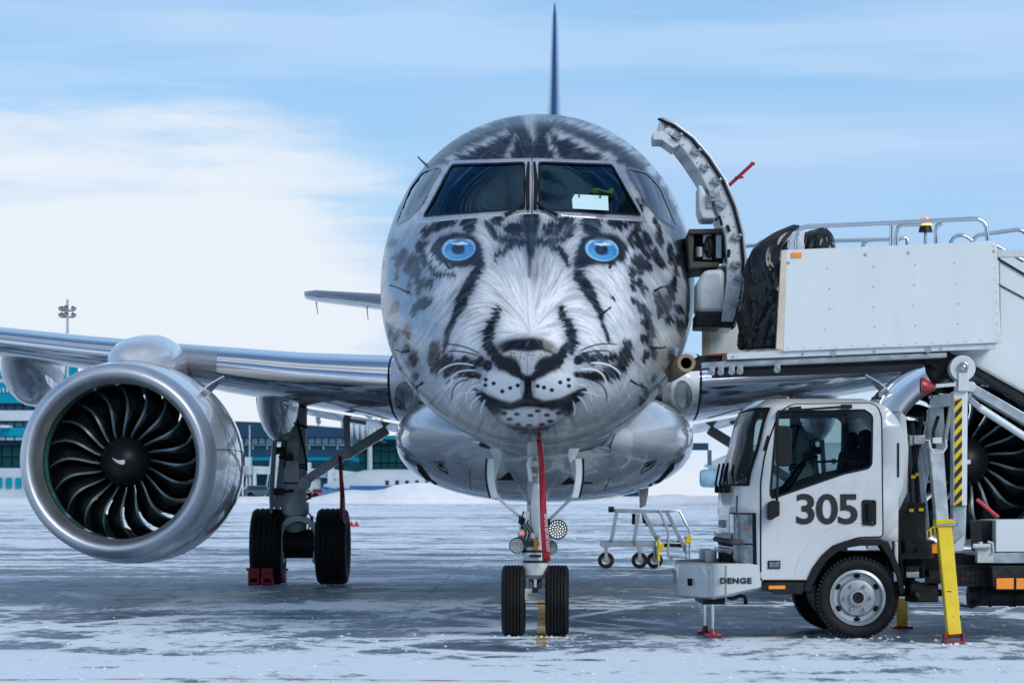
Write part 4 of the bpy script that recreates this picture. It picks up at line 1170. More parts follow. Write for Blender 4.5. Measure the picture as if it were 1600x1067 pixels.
for sg in (-1, 1):
    e = bpy.data.objects.new('engine', None); COL.objects.link(e); e.parent = air
    e.location = (sg * EX, EY, EZ)
    if sg < 0:
        for nm, mb_, mt_ in (('nacelle', nac, M['white']), ('inlet_lip', lipm, M['lip']), ('fan_case', inn, M['dark']), ('liner_ring', rim, M['liner']), ('stator_disc', backd, M['dark']), ('exhaust_cone', core, M['steel']), ('spinner', spn, M['black']), ('spinner_mark', comma, M['whitetext']), ('strake', strake, M['white'])):
            ME_[nm] = mb_.mesh(nm, mt_)
    for nm, me in ME_.items():
        if nm == 'strake':
            for a in (-46, 46): put('strake', me, e, rot=(0, R(a), 0))
        else: put(nm, me, e)
    for k in range(20): put('fan_blade', BLADE, e, rot=(0, R(18 * k + (4 if sg < 0 else 9)), 0))
    for k in range(30): put('stator_vane', VANE, e, rot=(0, R(12 * k), 0))
    # pylon
    py_ = MB(); rows = []
    for y, wd, zt, zb in ((1.15, .05, 1.16, 1.0), (1.3, .24, 1.27, 1.0), (1.6, .34, 1.38, 1.0), (2.0, .38, 1.47, 1.0), (2.6, .38, 1.54, 1.0), (3.4, .33, 1.55, 1.0), (4.4, .27, 1.5, .95), (5.6, .2, 1.25, .9), (7.0, .05, 1.1, .95)):
        zc_ = zb + .12
        rows.append([(wd * math.copysign(abs(math.cos(a)) ** .75, math.cos(a)), y, zc_ + (zt - zc_ if math.sin(a) > 0 else zc_ - zb) * math.copysign(abs(math.sin(a)) ** .75, math.sin(a))) for a in [2 * PI * k / 32 for k in range(32)]])
    py_.grid(rows, closeu=True); py_.add(rows[0], [tuple(range(32))])
    put('pylon', py_.mesh('pylon', M['silver']), e)
    for y_, r_ in ((1.02, 1.1545), (2.15, 1.1665), (3.0, 1.108)):
        part('cowl_seam', MB().lathe([(r_ - .002, y_ - .004), (r_ + .0015, y_), (r_ - .002, y_ + .004)], n=96), M['gasket'], e)
    g_ = MB(); g_.bar((-.02, 1.02, -1.156), (-.02, 2.9, -1.122), .006, .006); part('cowl_latch_line', g_, M['gasket'], e)
    for q in (-1, 1): part('cowl_split_line', MB().tube([(q * r_ * math.cos(.12), y_, r_ * math.sin(.12)) for y_, r_ in ((.34, 1.094), (.62, 1.131), (1.05, 1.156), (1.6, 1.171), (2.2, 1.166), (2.9, 1.121))], .004, 4), M['gasket'], e)
    g_ = MB()
    for k in range(7): g_.cyl((-.28 + k * .035, .29 + .002 * k, -math.sqrt(1.08**2 - (.28 - k * .035)**2) - .002), (-.28 + k * .035, .27, -math.sqrt(1.08**2 - (.28 - k * .035)**2) - .006), .008, .008, 6)
    part('drain_hole_row', g_, M['dark'], e, kind='stuff')

# ---- tail
fin = MB(); rows = []
for z, ly, ch, th in ((4.7, 24.5, 7.3, .17), (5.4, 25.6, 6.4, .165), (7.5, 28.2, 4.6, .165), (8.3, 29.1, 4.0, .15), (9.6, 30.6, 3.0, .105), (10.6, 31.7, 2.3, .072), (10.9, 32.1, 1.9, .045), (11.0, 32.4, 1.6, .012)):
    rows.append([(h / .12 * th * 2 if False else h * th / .06, ly + ch * u, z) for u, h in naca(20, .12, 0)])
fin.grid(rows, closeu=True); fin.add(rows[-1], [tuple(range(len(rows[0])))])
part('tail_fin', fin, M['navy'], air)
for sg in (-1, 1):
    st_ = MB(); rows = []
    for x, ly, ch, z in ((.5, 28.6, 3.3, 4.72), (1.2, 29.1, 3.0, 4.78), (3.2, 30.6, 2.1, 5.02), (4.7, 31.7, 1.5, 5.2), (4.95, 32.1, 1.0, 5.22)):
        rows.append([(sg * x, ly + ch * u, z + ch * h - ch * u * .06) for u, h in naca(20, .12, 0)])
    st_.grid(rows, closeu=True); st_.add(rows[-1], [tuple(range(len(rows[0])))])
    so = part('stabiliser', st_, M['wing'], air)
    for x in (1.9, 2.8, 3.7, 4.7):
        g_ = MB(); zz = 4.72 + (x - .5) * .115 - .17
        g_.cyl((sg * x, 32.0, zz), (sg * x, 32.35, zz - .22), .012, .006, 6); part('static_wick', g_, M['black'], so)

# ---- landing gear
def tyre_mesh(r, w, rim, grooves=4, n=56):
    """tyre of outer radius r, width w about the x axis, with circumferential grooves"""
    prof = [(rim, -w * .36), (rim + (r - rim) * .25, -w * .46), (rim + (r - rim) * .6, -w * .5), (r * .93, -w * .465), (r * .975, -w * .40)]
    xs = np.linspace(-w * .34, w * .34, grooves * 4 + 1)
    for i, x in enumerate(xs):
        gv = (i % 4 == 2)
        prof.append((r - (.012 if gv else 0) - abs(x / w) ** 3 * r * .10, float(x)))
    prof += [(r * .975, w * .40), (r * .93, w * .465), (rim + (r - rim) * .6, w * .5), (rim + (r - rim) * .25, w * .46), (rim, w * .36)]
    m_ = MB(); m_.lathe(prof, axis='x', n=n); return m_
def hub_mesh(rim, w):
    m_ = MB(); m_.lathe([(rim, -w * .38), (rim * .9, -w * .36), (rim * .85, -w * .22), (rim * .45, -w * .18), (rim * .4, -w * .34), (.001, -w * .36)], axis='x', n=40)
    m_.lathe([(rim, w * .38), (rim * .9, w * .36), (rim * .85, w * .22), (rim * .45, w * .18), (rim * .4, w * .34), (.001, w * .36)], axis='x', n=40)
    return m_
def A(px, py, y): return AIR.at(px, py, y)
# nose gear (local y = 0)
ng = bpy.data.objects.new('nose_gear', None); COL.objects.link(ng); ng.parent = air
NT = tyre_mesh(.308, .205, .17, 5).mesh('tyre', M['rubber']); NH = hub_mesh(.17, .205).mesh('wheel_hub', M['gearwhite'])
for px in (802.5, 870.5):
    c = A(px, 938, 0); c.z = .308
    put('tyre', NT, ng, loc=c); put('wheel_hub', NH, ng, loc=c)
cx_ = A(836.5, 900, 0).x
def seg(mb, zz, rr, y=0, n=24, x=None):
    mb.lathe([(r, z) for r, z in zip(rr, zz)], o=(cx_ if x is None else x, y, 0), axis='z', n=n)
g_ = MB(); seg(g_, (.36, .36, .56, .56), (.05, .055, .055, .05)); g_.cyl((cx_ - .19, 0, .308), (cx_ + .19, 0, .308), .035, n=16)
part('axle', g_, M['chrome'], ng)
g_ = MB(); seg(g_, (.47, .50, .53, .60, .61, .66, .70, .70, .74, .745, .80, .80, .92, .93, 1.02), (.02, .07, .115, .115, .108, .108, .108, .122, .122, .118, .118, .125, .125, .105, .10))
g_.box((cx_, 0, .36), (.24, .12, .10)); g_.box((cx_, -.05, .34), (.26, .05, .05))
part('shock_strut', g_, M['gearwhite'], ng, sharp=30)
g_ = MB()
for z in (.645, .735): seg(g_, (z - .011, z + .011), (.1245, .1245) if z > .7 else (.1105, .1105))
part('strut_band', g_, M['blacktext'], ng)
for xo, z, w_, h_, mt_ in ((-.055, .80, .08, .05, 'blacktext'), (.0, .695, .10, .022, 'blacktext'), (.0, .40, .055, .045, 'blacktext')):
    g_ = MB(); g_.box((cx_ + xo, -.130, z), (w_, .012, h_)); part('placard', g_, M[mt_], ng)
g_ = MB(); g_.cyl((cx_ + .012, -.128, .80), (cx_ + .012, -.16, .80), .028, .024, 12); g_.box((cx_ + .012, -.15, .80), (.028, .03, .12))
part('yellow_lever', g_, material('amber_painted_metal', (.55, .26, .01), .4), ng, bevel=.006)
g_ = MB(); seg(g_, (1.0, 1.3, 1.9), (.075, .07, .07), y=.06)
part('strut_tube', g_, M['gear'], ng)
# drag brace in front: broad waisted plate, forked bracket above
pl = [A(*p, -.12) for p in ((833, 752), (842, 752), (849, 785), (848, 812), (841, 842), (834, 842), (829, 812), (829, 785))]
g_ = MB(); g_.prism([tuple(p) for p in pl], (0, .05, 0)); part('drag_brace', g_, M['gearwhite'], ng, bevel=.012)
for sx_ in (-1, 1):
    pl = [A(836 + sx_ * q[0], q[1], -.16) for q in ((2, 712), (9, 712), (14, 724), (10, 752), (4, 752), (5, 738), (8, 726))]
    g_ = MB(); g_.prism([tuple(p) for p in pl], (0, .10, 0)); part('brace_fork', g_, M['gearwhite'], ng, bevel=.006)
g_ = MB(); g_.box((cx_, -.12, A(836, 724, -.12).z), (.09, .06, .05)); g_.cyl((cx_ - .07, -.12, A(836, 742, 0).z), (cx_ + .07, -.12, A(836, 742, 0).z), .02); part('brace_pin', g_, M['gear'], ng)
for a, b, r in (((801, 738), (828, 786), .022), ((873, 738), (846, 786), .022), ((790, 722), (828, 712), .010), ((880, 722), (846, 712), .010)):
    g_ = MB(); g_.cyl(A(*a, .35), A(*b, .0), r, n=10); part('side_strut', g_, M['gear'], ng)
for a, b in (((776, 776), (820, 814)), ((895, 776), (856, 814))):
    g_ = MB(); g_.cyl(A(*a, -.05), A(*b, .0), .013, n=10); g_.ellipsoid(A(*a, -.05), (.03, .03, .03), 10, 6); part('door_rod', g_, M['gearwhite'], ng)
for sg, pts in ((-1, ((760, 716), (775, 716), (774, 778), (764, 778))), (1, ((911, 716), (896, 716), (897, 778), (907, 778)))):
    q = [A(*p, -.25) for p in pts]
    g_ = MB(); pr = []
    top, bot = q[0].z, q[3].z
    xo_ = A(761 if sg < 0 else 910, 740, -.25).x; xi_ = A(773 if sg < 0 else 898, 740, -.25).x
    rows = []
    for k in range(9):
        t = k / 8; z = top + (bot - top) * t; bow = sg * (.018 * math.sin(PI * t) - .03 * t)
        rows.append([(xo_ + bow * 1.2, -.25, z), (xo_ + bow, -.3, z), (xi_ + bow, -.3, z), (xi_ + bow, -.25, z), (xi_ + bow, .55, z), (xo_ + bow, .55, z)])
    g_.grid(rows, closeu=True); g_.add(rows[0], [tuple(range(6))]); g_.add(rows[-1], [tuple(range(6))])
    d_ = part('gear_door', g_, M['gearwhite'], ng, bevel=.008)
    g_ = MB(); rows2 = [[(xo_ + .0 * sg + (r[1][0] - xo_) + sg * .012, -.27, r[0][2]), (xo_ + (r[1][0] - xo_) + sg * .012, .5, r[0][2])] for r in rows]; g_.grid(rows2)
    part('door_skin', g_, M['navy'] if False else M['silver'], d_)
    g_ = MB(); g_.tube([(r[1][0] + sg * .004, -.302, r[1][2]) for r in rows], .008, 6); part('door_edge_seal', g_, M['gasket'], d_)
    arm = [A(*p, -.1) for p in (((765, 700), (782, 700), (784, 712), (774, 748), (771, 748), (772, 715)) if sg < 0 else ((906, 700), (889, 700), (887, 712), (897, 748), (900, 748), (899, 715)))]
    g_ = MB(); g_.prism([tuple(p) for p in arm], (0, .06, 0)); part('door_hinge_arm', g_, M['gearwhite'], d_, bevel=.006)
# taxi and landing lights on the strut
def led_lamp(px, py, rp, y, n_led):
    c = A(px, py, y); r = rp * (AIR.oy + y) / F
    g_ = MB(); g_.lathe([(r * .93, -.005), (r, -.012), (r * 1.02, .02), (r * .9, .08), (r * .4, .12), (.001, .125)], o=c, axis='y', n=32)
    lo = part('gear_lamp', g_, M['black'], ng)
    g_ = MB(); g_.lathe([(r * .93, .006), (.001, .005)], o=c, axis='y', n=32); part('lamp_glass', g_, M['lamp'], lo)
    g_ = MB(); k = 0
    for ring in range(0, 4):
        m_ = 1 if ring == 0 else ring * 6
        rr = ring * r * .265
        if rr > r * .85: continue
        for q in range(m_):
            a = 2 * PI * q / m_ + ring * .3; p = c + Vector((rr * math.cos(a), -.001, rr * math.sin(a)))
            g_.lathe([(r * .115, .002), (r * .08, -.008), (.001, -.011)], o=p, axis='y', n=10)
    part('lamp_reflector', g_, M['led'], lo, kind='stuff')
M['led'] = material('led_reflector', (.80, .82, .74), .18, .8, coat=.5, var=.2, scale=60)
led_lamp(871, 827, 15.5, -.10, 19); led_lamp(808, 852, 12.5, -.10, 7); led_lamp(860, 855, 11, .02, 7)
g_ = MB(); c = A(816, 828, -.08); g_.box(c, (.055, .05, .095)); bx = part('sensor_box', g_, M['gearwhite'], ng, bevel=.006)
g_ = MB(); g_.lathe([(.016, -.03), (.001, -.034)], o=c + Vector((0, 0, -.025)), axis='y', n=12); part('orange_lamp', g_, material('orange_lamp_cap', (.85, .14, .05), .3, emit=(1, .2, .05), emit_s=.6), bx)
g_ = MB(); g_.lathe([(.014, -.03), (.001, -.034)], o=c + Vector((0, 0, .022)), axis='y', n=12); part('dark_lamp', g_, M['black'], bx)
g_ = MB()
for q in range(3):
    x0 = cx_ - .10 + q * .03
    g_.tube([(x0, -.09, 1.08 - q * .02), (x0 - .03, -.13, .98), (x0 + .02, -.135, .90), (x0, -.12, .80)], .007, 6)
g_.tube([A(820, 810, -.05), A(812, 806, -.1), A(811, 818, -.1)], .008, 6)
g_.box((cx_ - .10, -.03, .97), (.06, .08, .09)); g_.box((cx_ + .10, -.03, .97), (.06, .08, .09)); g_.box((cx_ - .13, -.02, .84), (.05, .06, .04))
part('hydraulic_hose', g_, M['black'], ng)
g_ = MB(); g_.box((cx_ - .07, -.10, 1.0), (.045, .04, .16)); g_.box((cx_ + .08, -.10, 1.0), (.045, .04, .16)); g_.cyl((cx_ - .15, -.03, .87), (cx_ + .15, -.03, .87), .03); g_.box((cx_ + .0, -.13, .87), (.07, .04, .05))
part('torque_link', g_, M['gearwhite'], ng, bevel=.006)
for yb in (.9, 1.6):
    g_ = MB(); 
# main gear: built once on the left, copied mirrored to the right
GY = 14.6
mg = bpy.data.objects.new('main_gear', None); COL.objects.link(mg); mg.parent = air
mcx = A(461, 800, GY).x
MT = tyre_mesh(.522, .435, .27, 4).mesh('tyre', M['rubber']); MH = hub_mesh(.27, .435).mesh('wheel_hub', M['gear'])
for px in (419, 520):
    c = A(px, 850, GY); c.z = .522
    put('tyre', MT, mg, loc=c); put('wheel_hub', MH, mg, loc=c)
m1 = A(469, 850, GY); 
g_ = MB(); g_.cyl((m1.x - .46, GY, .522), (m1.x + .46, GY, .522), .07, n=18); g_.cyl((m1.x - .22, GY - .02, .56), (m1.x + .22, GY - .02, .56), .20, .20, 24); part('brake_unit', g_, M['black'], mg)
g_ = MB(); g_.lathe([(.10, .55), (.16, .75), (.165, .95), (.195, .96), (.195, 1.12), (.165, 1.13), (.165, 1.30), (.17, 1.32), (.17, 1.5), (.165, 2.0), (.165, 2.75)], o=(mcx, GY, 0), axis='z', n=28)
g_.box((mcx - .03, GY - .12, 2.05), (.20, .12, 1.3)); part('shock_strut', g_, M['gear'], mg, sharp=30)
g_ = MB()
for z in (1.60, 1.64, 1.44, 1.39, .86): g_.lathe([(.172, z - .012), (.174, z), (.172, z + .012)], o=(mcx, GY, 0), axis='z', n=28)
part('strut_band', g_, M['blacktext'], mg)
# yoke over the axle
g_ = MB(); th_ = [PI * k / 12 for k in range(13)]
rows = [[(m1.x + r * math.cos(a), y, .66 + r * math.sin(a) * .95) for r, y in ((.215, GY - .28), (.30, GY - .28), (.30, GY - .12), (.215, GY - .12))] for a in th_]
rows = [[(p[0], p[1], p[2] - .30) for p in [(m1.x + r, y, .66) for r, y in ((.215, GY - .28), (.30, GY - .28), (.30, GY - .12), (.215, GY - .12))]]] + rows + [[(m1.x - r, y, .36) for r, y in ((.215, GY - .28), (.30, GY - .28), (.30, GY - .12), (.215, GY - .12))]]
g_.grid(rows, closeu=True); part('yoke', g_, M['gearwhite'], mg, bevel=.01)
for sx_ in (-1, 1):
    g_ = MB(); g_.box((m1.x + sx_ * .25, GY - .22, .38), (.10, .14, .16)); g_.cyl((m1.x + sx_ * .25, GY - .3, .34), (m1.x + sx_ * .25, GY - .14, .34), .06); part('jacking_lug', g_, M['gear'], mg, bevel=.008)
# side brace with upper link
g_ = MB(); g_.bar(A(468, 757, GY - .1), A(546, 705, GY - .05), .12, .14, (0, 1, 0)); g_.bar(A(540, 712, GY - .05), A(604, 672, GY + .1), .13, .19, (0, 1, 0))
g_.cyl(A(476, 755, GY - .22), A(476, 755, GY + .05), .09); part('side_brace', g_, M['gear'], mg, bevel=.012)
g_ = MB(); g_.bar(A(541, 652, GY), A(544, 712, GY - .1), .09, .09, (0, 1, 0)); g_.bar(A(541, 655, GY), A(572, 661, GY), .05, .06, (0, 1, 0)); part('lock_link', g_, M['gear'], mg, bevel=.01)
g_ = MB(); pl = [A(*p, GY - .25) for p in ((428, 618), (441, 618), (432, 700), (426, 802), (422, 806), (420, 770), (425, 690))]
g_.prism([tuple(p) for p in pl], (0, .55, 0)); md = part('gear_door', g_, M['wing'], mg, bevel=.008)
g_ = MB(); pl = [A(*p, GY - .1) for p in ((446, 640), (448, 640), (445, 785), (432, 800), (428, 790), (437, 710))]
g_.prism([tuple(p) for p in pl], (0, .02, 0)); part('door_inner_panel', g_, M['gearwhite'], md)
g_ = MB()
for a, b in (((436, 672), (446, 672)), ((436, 682), (446, 682)), ((436, 714), (455, 714)), ((432, 770), (458, 766))):
    g_.cyl(A(*a, GY - .3), A(*b, GY - .22), .02, n=8)
g_.tube([A(446, 640, GY - .25), A(447, 690, GY - .28), A(444, 730, GY - .25)], .015, 6); g_.tube([A(463, 655, GY - .22), A(472, 690, GY - .2), A(478, 715, GY - .2), A(479, 735, GY - .15)], .018, 6)
g_.tube([A(462, 640, GY - .22), A(466, 663, GY - .25), A(480, 668, GY - .2)], .016, 6)
g_.tube([A(476, 842, GY - .2), A(484, 820, GY - .25), A(488, 806, GY - .2), A(490, 830, GY - .2)], .012, 6); g_.tube([A(482, 845, GY - .2), A(489, 818, GY - .25), A(484, 802, GY - .2)], .012, 6)
g_.tube([A(479, 772, GY - .2), A(486, 770, GY - .22), A(485, 778, GY - .22), A(478, 780, GY - .2)], .015, 6)
g_.box(A(436, 768, GY - .32), (.14, .08, .10)); g_.box(A(452, 714, GY - .28), (.10, .08, .10)); g_.box(A(438, 704, GY - .2), (.10, .2, .1))
part('hydraulic_line', g_, M['black'], mg)
mg2 = mg.copy(); COL.objects.link(mg2); mg2.parent = air; mg2.scale = (-1, 1, 1)
for ch in list(mg.children): copy_part(ch, mg2)

# ---- open service door on the right side, seen on edge
dr = bpy.data.objects.new('service_door', None); COL.objects.link(dr); dr.parent = air
DY = .5
def D(*ps, y=DY): return [tuple(AIR.at(px, py, y)) for px, py in ps]
outer_c = [(1031, 184), (1052, 193), (1082, 215), (1108, 245), (1132, 282), (1149, 322), (1160, 365), (1164, 408), (1162, 450), (1153, 492), (1146, 512)]
inner_c = [(1125, 511), (1130, 480), (1135, 440), (1136, 405), (1133, 368), (1122, 335), (1108, 300), (1092, 270), (1072, 240), (1052, 214), (1036, 206)]
g_ = MB(); g_.prism(D(*outer_c, *inner_c), (0, .95, 0)); d0 = part('door_leaf', g_, M['gearwhite'], dr, bevel=.012)
g_ = MB(); skin = [(p[0] + 3, p[1] - 1) for p in outer_c]; rows = [[(x, DY - .02, z), (x, DY + 1.0, z)] for x, _, z in D(*skin)]; g_.grid(rows)
so = part('door_skin', g_, M['silver'], d0); q = so.modifiers.new('thick', 'SOLIDIFY'); q.thickness = .02
g_ = MB(); g_.tube(D(*[(p[0] - 3, p[1] + 2) for p in outer_c], y=DY - .012), .011, 6); part('door_seal', g_, M['gasket'], d0)
g_ = MB(); g_.prism(D((1019, 208), (1036, 204), (1062, 226), (1052, 232), (1034, 219), (1021, 219)), (0, .5, 0)); part('door_top_flap', g_, M['gearwhite'], dr, bevel=.006)
g_ = MB(); g_.prism(D((1031, 184), (1041, 187), (1060, 200), (1062, 205), (1044, 200), (1038, 204), (1035, 196)), (0, .9, 0)); part('door_top_seal', g_, M['black'], dr, bevel=.006)
g_ = MB(); g_.prism(D((1091, 288), (1097, 290), (1110, 318), (1119, 342), (1096, 342), (1091, 326)), (0, .55, 0)); part('handle_box', g_, M['gearwhite'], dr, bevel=.02)
g_ = MB(); g_.prism(D((1100, 422), (1132, 420), (1132, 488), (1089, 488), (1090, 440)), (0, .75, 0)); sb_ = part('slide_container', g_, M['gearwhite'], dr, bevel=.04)
g_ = MB(); g_.prism(D((1088, 488.5), (1128, 488.5), (1126, 511), (1087, 510)), (0, .75, 0)); part('container_skirt', g_, M['black'], sb_, bevel=.01)
g_ = MB()
for k in range(len(outer_c) - 1):
    for t_ in (.2, .7):
        a, b, c_, d_ = outer_c[k], outer_c[k + 1], inner_c[-1 - k], inner_c[-2 - k]
        for m_ in (.35, .75):
            px = (a[0] + (b[0] - a[0]) * t_) * (1 - m_) + (c_[0] + (d_[0] - c_[0]) * t_) * m_
            py = (a[1] + (b[1] - a[1]) * t_) * (1 - m_) + (c_[1] + (d_[1] - c_[1]) * t_) * m_
            p = AIR.at(px, py, DY); g_.cyl(p, p + Vector((0, -.006, 0)), .008, .008, 6)
part('rivet_row', g_, M['steel'], d0, kind='stuff')
for px, py in ((1058, 214), (1087, 238), (1100, 263), (1119, 284), (1150, 371), (1149, 414), (1154, 435), (1148, 474)):
    p = AIR.at(px, py, DY); g_ = MB(); g_.box(p + Vector((0, -.02, 0)), (.075, .04, .045), Matrix.Rotation(R(25), 3, 'Y')); g_.cyl(p + Vector((0, -.02, 0)), p + Vector((.045, -.05, .02)), .02, .016, 10)
    part('latch_fitting', g_, M['steel'], d0, bevel=.006)
g_ = MB(); p = AIR.at(1117, 308, DY); g_.box(p + Vector((0, -.03, 0)), (.10, .06, .09)); g_.box(p + Vector((.05, -.03, -.06)), (.10, .05, .07), Matrix.Rotation(R(30), 3, 'Y')); g_.cyl(p + Vector((-.02, -.06, .02)), p + Vector((-.02, -.09, .02)), .035); g_.box(p + Vector((-.05, -.012, -.04)), (.05, .02, .12))
part('lock_mechanism', g_, M['steel'], d0, bevel=.006)
g_ = MB()
for pp_ in (((1118, 345), (1124, 338), (1128, 352)), ((1136, 352), (1140, 362)), ((1139, 390), (1138, 402))): g_.tube(D(*pp_, y=DY - .02), .014, 6)
g_.prism(D((1122, 502), (1148, 503), (1140, 512), (1124, 511), y=DY - .02), (0, .1, 0))
part('dark_fitting', g_, M['black'], d0)
# hinge arm housing from the fuselage to the door
g_ = MB()
P1 = D((1076, 358), (1134, 357), (1134, 364), (1076, 366), y=DY + .12); g_.prism(P1, (0, 1.1, 0))
P1 = D((1076, 408), (1126, 410), (1122, 417), (1077, 420), y=DY + .12); g_.prism(P1, (0, 1.1, 0))
g_.prism(D((1074, 364), (1084, 364), (1084, 410), (1076, 412), y=DY + .16), (0, 1.0, 0)); g_.prism(D((1074, 362), (1132, 362), (1130, 412), (1074, 412), y=DY + .5), (0, .03, 0))
hg = part('door_hinge_housing', g_, material('dark_bronze_primer', (.07, .06, .045), .5, .2, var=.3, scale=9, dirt=.3), dr, bevel=.01)
g_ = MB(); g_.prism(D((1098, 366), (1112, 366), (1112, 406), (1098, 406), y=DY + .2), (0, .03, 0)); g_.prism(D((1118, 366), (1128, 366), (1128, 404), (1118, 404), y=DY + .2), (0, .03, 0)); g_.cyl(AIR.at(1093, 402, DY + .15), AIR.at(1093, 386, DY + .15), .035); part('hinge_plate', g_, M['steel'], hg, bevel=.006)
g_ = MB(); g_.ellipsoid(AIR.at(1108, 386, DY + .18), (.045, .03, .10)); g_.cyl(AIR.at(1103, 380, DY + .14), AIR.at(1103, 392, DY + .14), .03); part('hinge_actuator', g_, M['black'], hg)
g_ = MB(); g_.bar(AIR.at(1138, 291, DY + .4), AIR.at(1175, 257, DY + .35), .03, .05, (0, 1, 0)); g_.bar(AIR.at(1150, 278, DY + .38), AIR.at(1160, 277, DY + .34), .02, .05, (0, 1, 0)); g_.box(AIR.at(1176, 256, DY + .35), (.04, .03, .03))
part('red_handle', g_, M['red'], dr, bevel=.006)

# ================================================================ lift truck
M['cab'] = material('white_truck_paint', (.62, .645, .645), .28, 0, coat=.7, var=.06, scale=2, dirt=.42, dirtcol=(.36, .36, .35), stretch=(1, 1, .45))
M['panel'] = material('white_sandwich_panel', (.68, .73, .73), .42, 0, var=.05, scale=1.6, dirt=.20, dirtcol=(.42, .43, .42), stretch=(1, 1, .22), bump=.12, bscale=2.2)
M['galv'] = material('galvanised_steel', (.42, .47, .49), .38, .75, var=.22, scale=7, rvar=.1)
M['yellow'] = material('yellow_truck_paint', (.80, .56, .012), .35, 0, coat=.4, var=.08, scale=6, dirt=.22, dirtcol=(.25, .18, .05))
M['chassis'] = material('black_chassis_paint', (.014, .015, .016), .5, 0, spec=.25, var=.35, scale=6, dirt=.4, dirtcol=(.11, .11, .11))
M['orange'] = material('orange_reflector', (.85, .25, .01), .25, 0, coat=1.0, var=.12, scale=50, emit=(1, .35, .02), emit_s=.12)
M['tan'] = material('cream_panel_edge', (.66, .55, .43), .6, 0, var=.10, scale=5, dirt=.2)
M['cabglass'] = glass('cab_glass', (.58, .68, .69), ior=1.55)
M['redpaint'] = material('red_painted_steel', (.32, .015, .02), .4, 0, coat=.3, var=.2, scale=9, dirt=.25)
M['seat'] = material('dark_grey_seat_fabric', (.035, .037, .04), .85, 0, var=.3, scale=9)
M['head'] = material('headlamp_glass', (.20, .235, .26), .08, .5, coat=1.0, var=.5, scale=14)
trk = thing('lift_truck', 'white cabin lift truck numbered 305 with raised platform beside the airliner', 'truck', TRK)
def T(px, py, y=0.0): return TRK.at(px, py, y)
def TP(pts, y=0.0): return [tuple(T(px, py, y)) for px, py in pts]
def tprism(pts, y, d): return MB().prism(TP(pts, y), (0, d, 0))
def Zt(x, y): return (1120 + x * .1875, 600 + y * .1875)
CABW = 2.0
fpx = pchip([600, 622, 627, 636, 700, 757, 800, 885, 925], [1208, 1202, 1194, 1184, 1165.5, 1150.5, 1149, 1150, 1152])
rpx = pchip([600, 622, 628, 640, 665, 690, 755, 782, 925], [1345, 1352, 1372, 1390, 1407, 1413, 1411, 1404, 1403])
pys = [621.5, 622.5, 624.5, 628, 632, 636, 640] + list(np.linspace(648, 749, 11)) + [755, 759, 764, 772, 780, 790, 801, 803.5, 815, 826, 838, 848.5, 851, 862, 874, 884.5, 887, 894, 901, 908]
RC = .21
def cab_ring(py):
    z = T(1189, py).z; xf = T(float(fpx(py)), py).x; xr = T(float(rpx(py)), py).x
    ins = max(0, (640 - py) / 18.5) ** 2 * .17          # roof edge rounding
    y0, y1 = ins, CABW - ins
    r = RC
    pts = []
    for k in range(30): pts.append((xr + (xf + r - xr) * k / 30, y0, z, 's'))
    for k in range(11):
        a = PI / 2 * k / 10; pts.append((xf + r - r * math.sin(a), y0 + r - r * math.cos(a), z, 'c'))
    for k in range(1, 16):
        t = k / 16; pts.append((xf - .025 * math.sin(PI * t), y0 + r + (y1 - y0 - 2 * r) * t, z, 'f'))
    for k in range(11):
        a = PI / 2 * (1 - k / 10); pts.append((xf + r - r * math.sin(a), y1 - r + r * math.cos(a), z, 'c'))
    for k in range(1, 31): pts.append((xf + r + (xr - xf - r) * k / 30, y1, z, 's'))
    for k in range(1, 12): pts.append((xr, y1 + (y0 - y1) * k / 12, z, 'r'))
    return pts
rings = [cab_ring(p) for p in pys]
NR = len(rings[0])
WIN = [Zt(500, 222), Zt(1245, 212), Zt(1303, 262), Zt(1297, 668), Zt(1268, 706), Zt(1060, 752), Zt(520, 938), Zt(472, 958), Zt(443, 935), Zt(440, 870), Zt(490, 300)]
WINr = round_poly(WIN, 5)
WINl = [(p.x, p.z) for p in (T(*q) for q in grow(WINr, -2.0))]
ARCH = [(1262, 960), (1264, 908), (1274, 886), (1288, 868), (1304, 856), (1322, 849), (1345, 846), (1405, 845), (1420, 846), (1420, 960)]
ARCHl = [(p.x, p.z) for p in (T(*q) for q in ARCH)]
shell, wsg, rimg, hlr = MB(), MB(), MB(), MB()
hl = {(s_, h_): MB() for s_ in (0, 1) for h_ in (0, 1)}; hf = {0: MB(), 1: MB()}
fine = MB(); fine.grid([[p[:3] for p in r] for r in rings], closeu=True)
CABB = bvh_of(fine)
def quad(mb, a, b, c, d): mb.add([a[:3], b[:3], c[:3], d[:3]], [(0, 1, 2, 3)])
side_cells = []
for i in range(len(pys) - 1):
    for k in range(NR):
        k2 = (k + 1) % NR
        a, b, c, d = rings[i][k], rings[i][k2], rings[i + 1][k2], rings[i + 1][k]
        pm = (pys[i] + pys[i + 1]) / 2
        # position along the front: 0 at the near side plane
        front = 33 <= k <= 62
        if 640 < pm < 755 and 34 <= k <= 61: quad(wsg, a, b, c, d); continue
        if (636 < pm < 759 and 33 <= k <= 62): quad(rimg, a, b, c, d); continue
        if 801 < pm < 887 and (31 <= k <= 41 or 54 <= k <= 64):
            if pm < 803.5 or pm > 884.5 or 848.5 < pm < 851 or k in (31, 64): quad(hf[int(k > 47)], a, b, c, d)
            elif pm < 850: quad(hl[(int(k > 47), 0)], a, b, c, d)
            else: quad(hl[(int(k > 47), 1)], a, b, c, d)
            continue
        if k < 30 or 66 <= k <= 96: side_cells.append((i, k)); continue
        quad(shell, a, b, c, d)
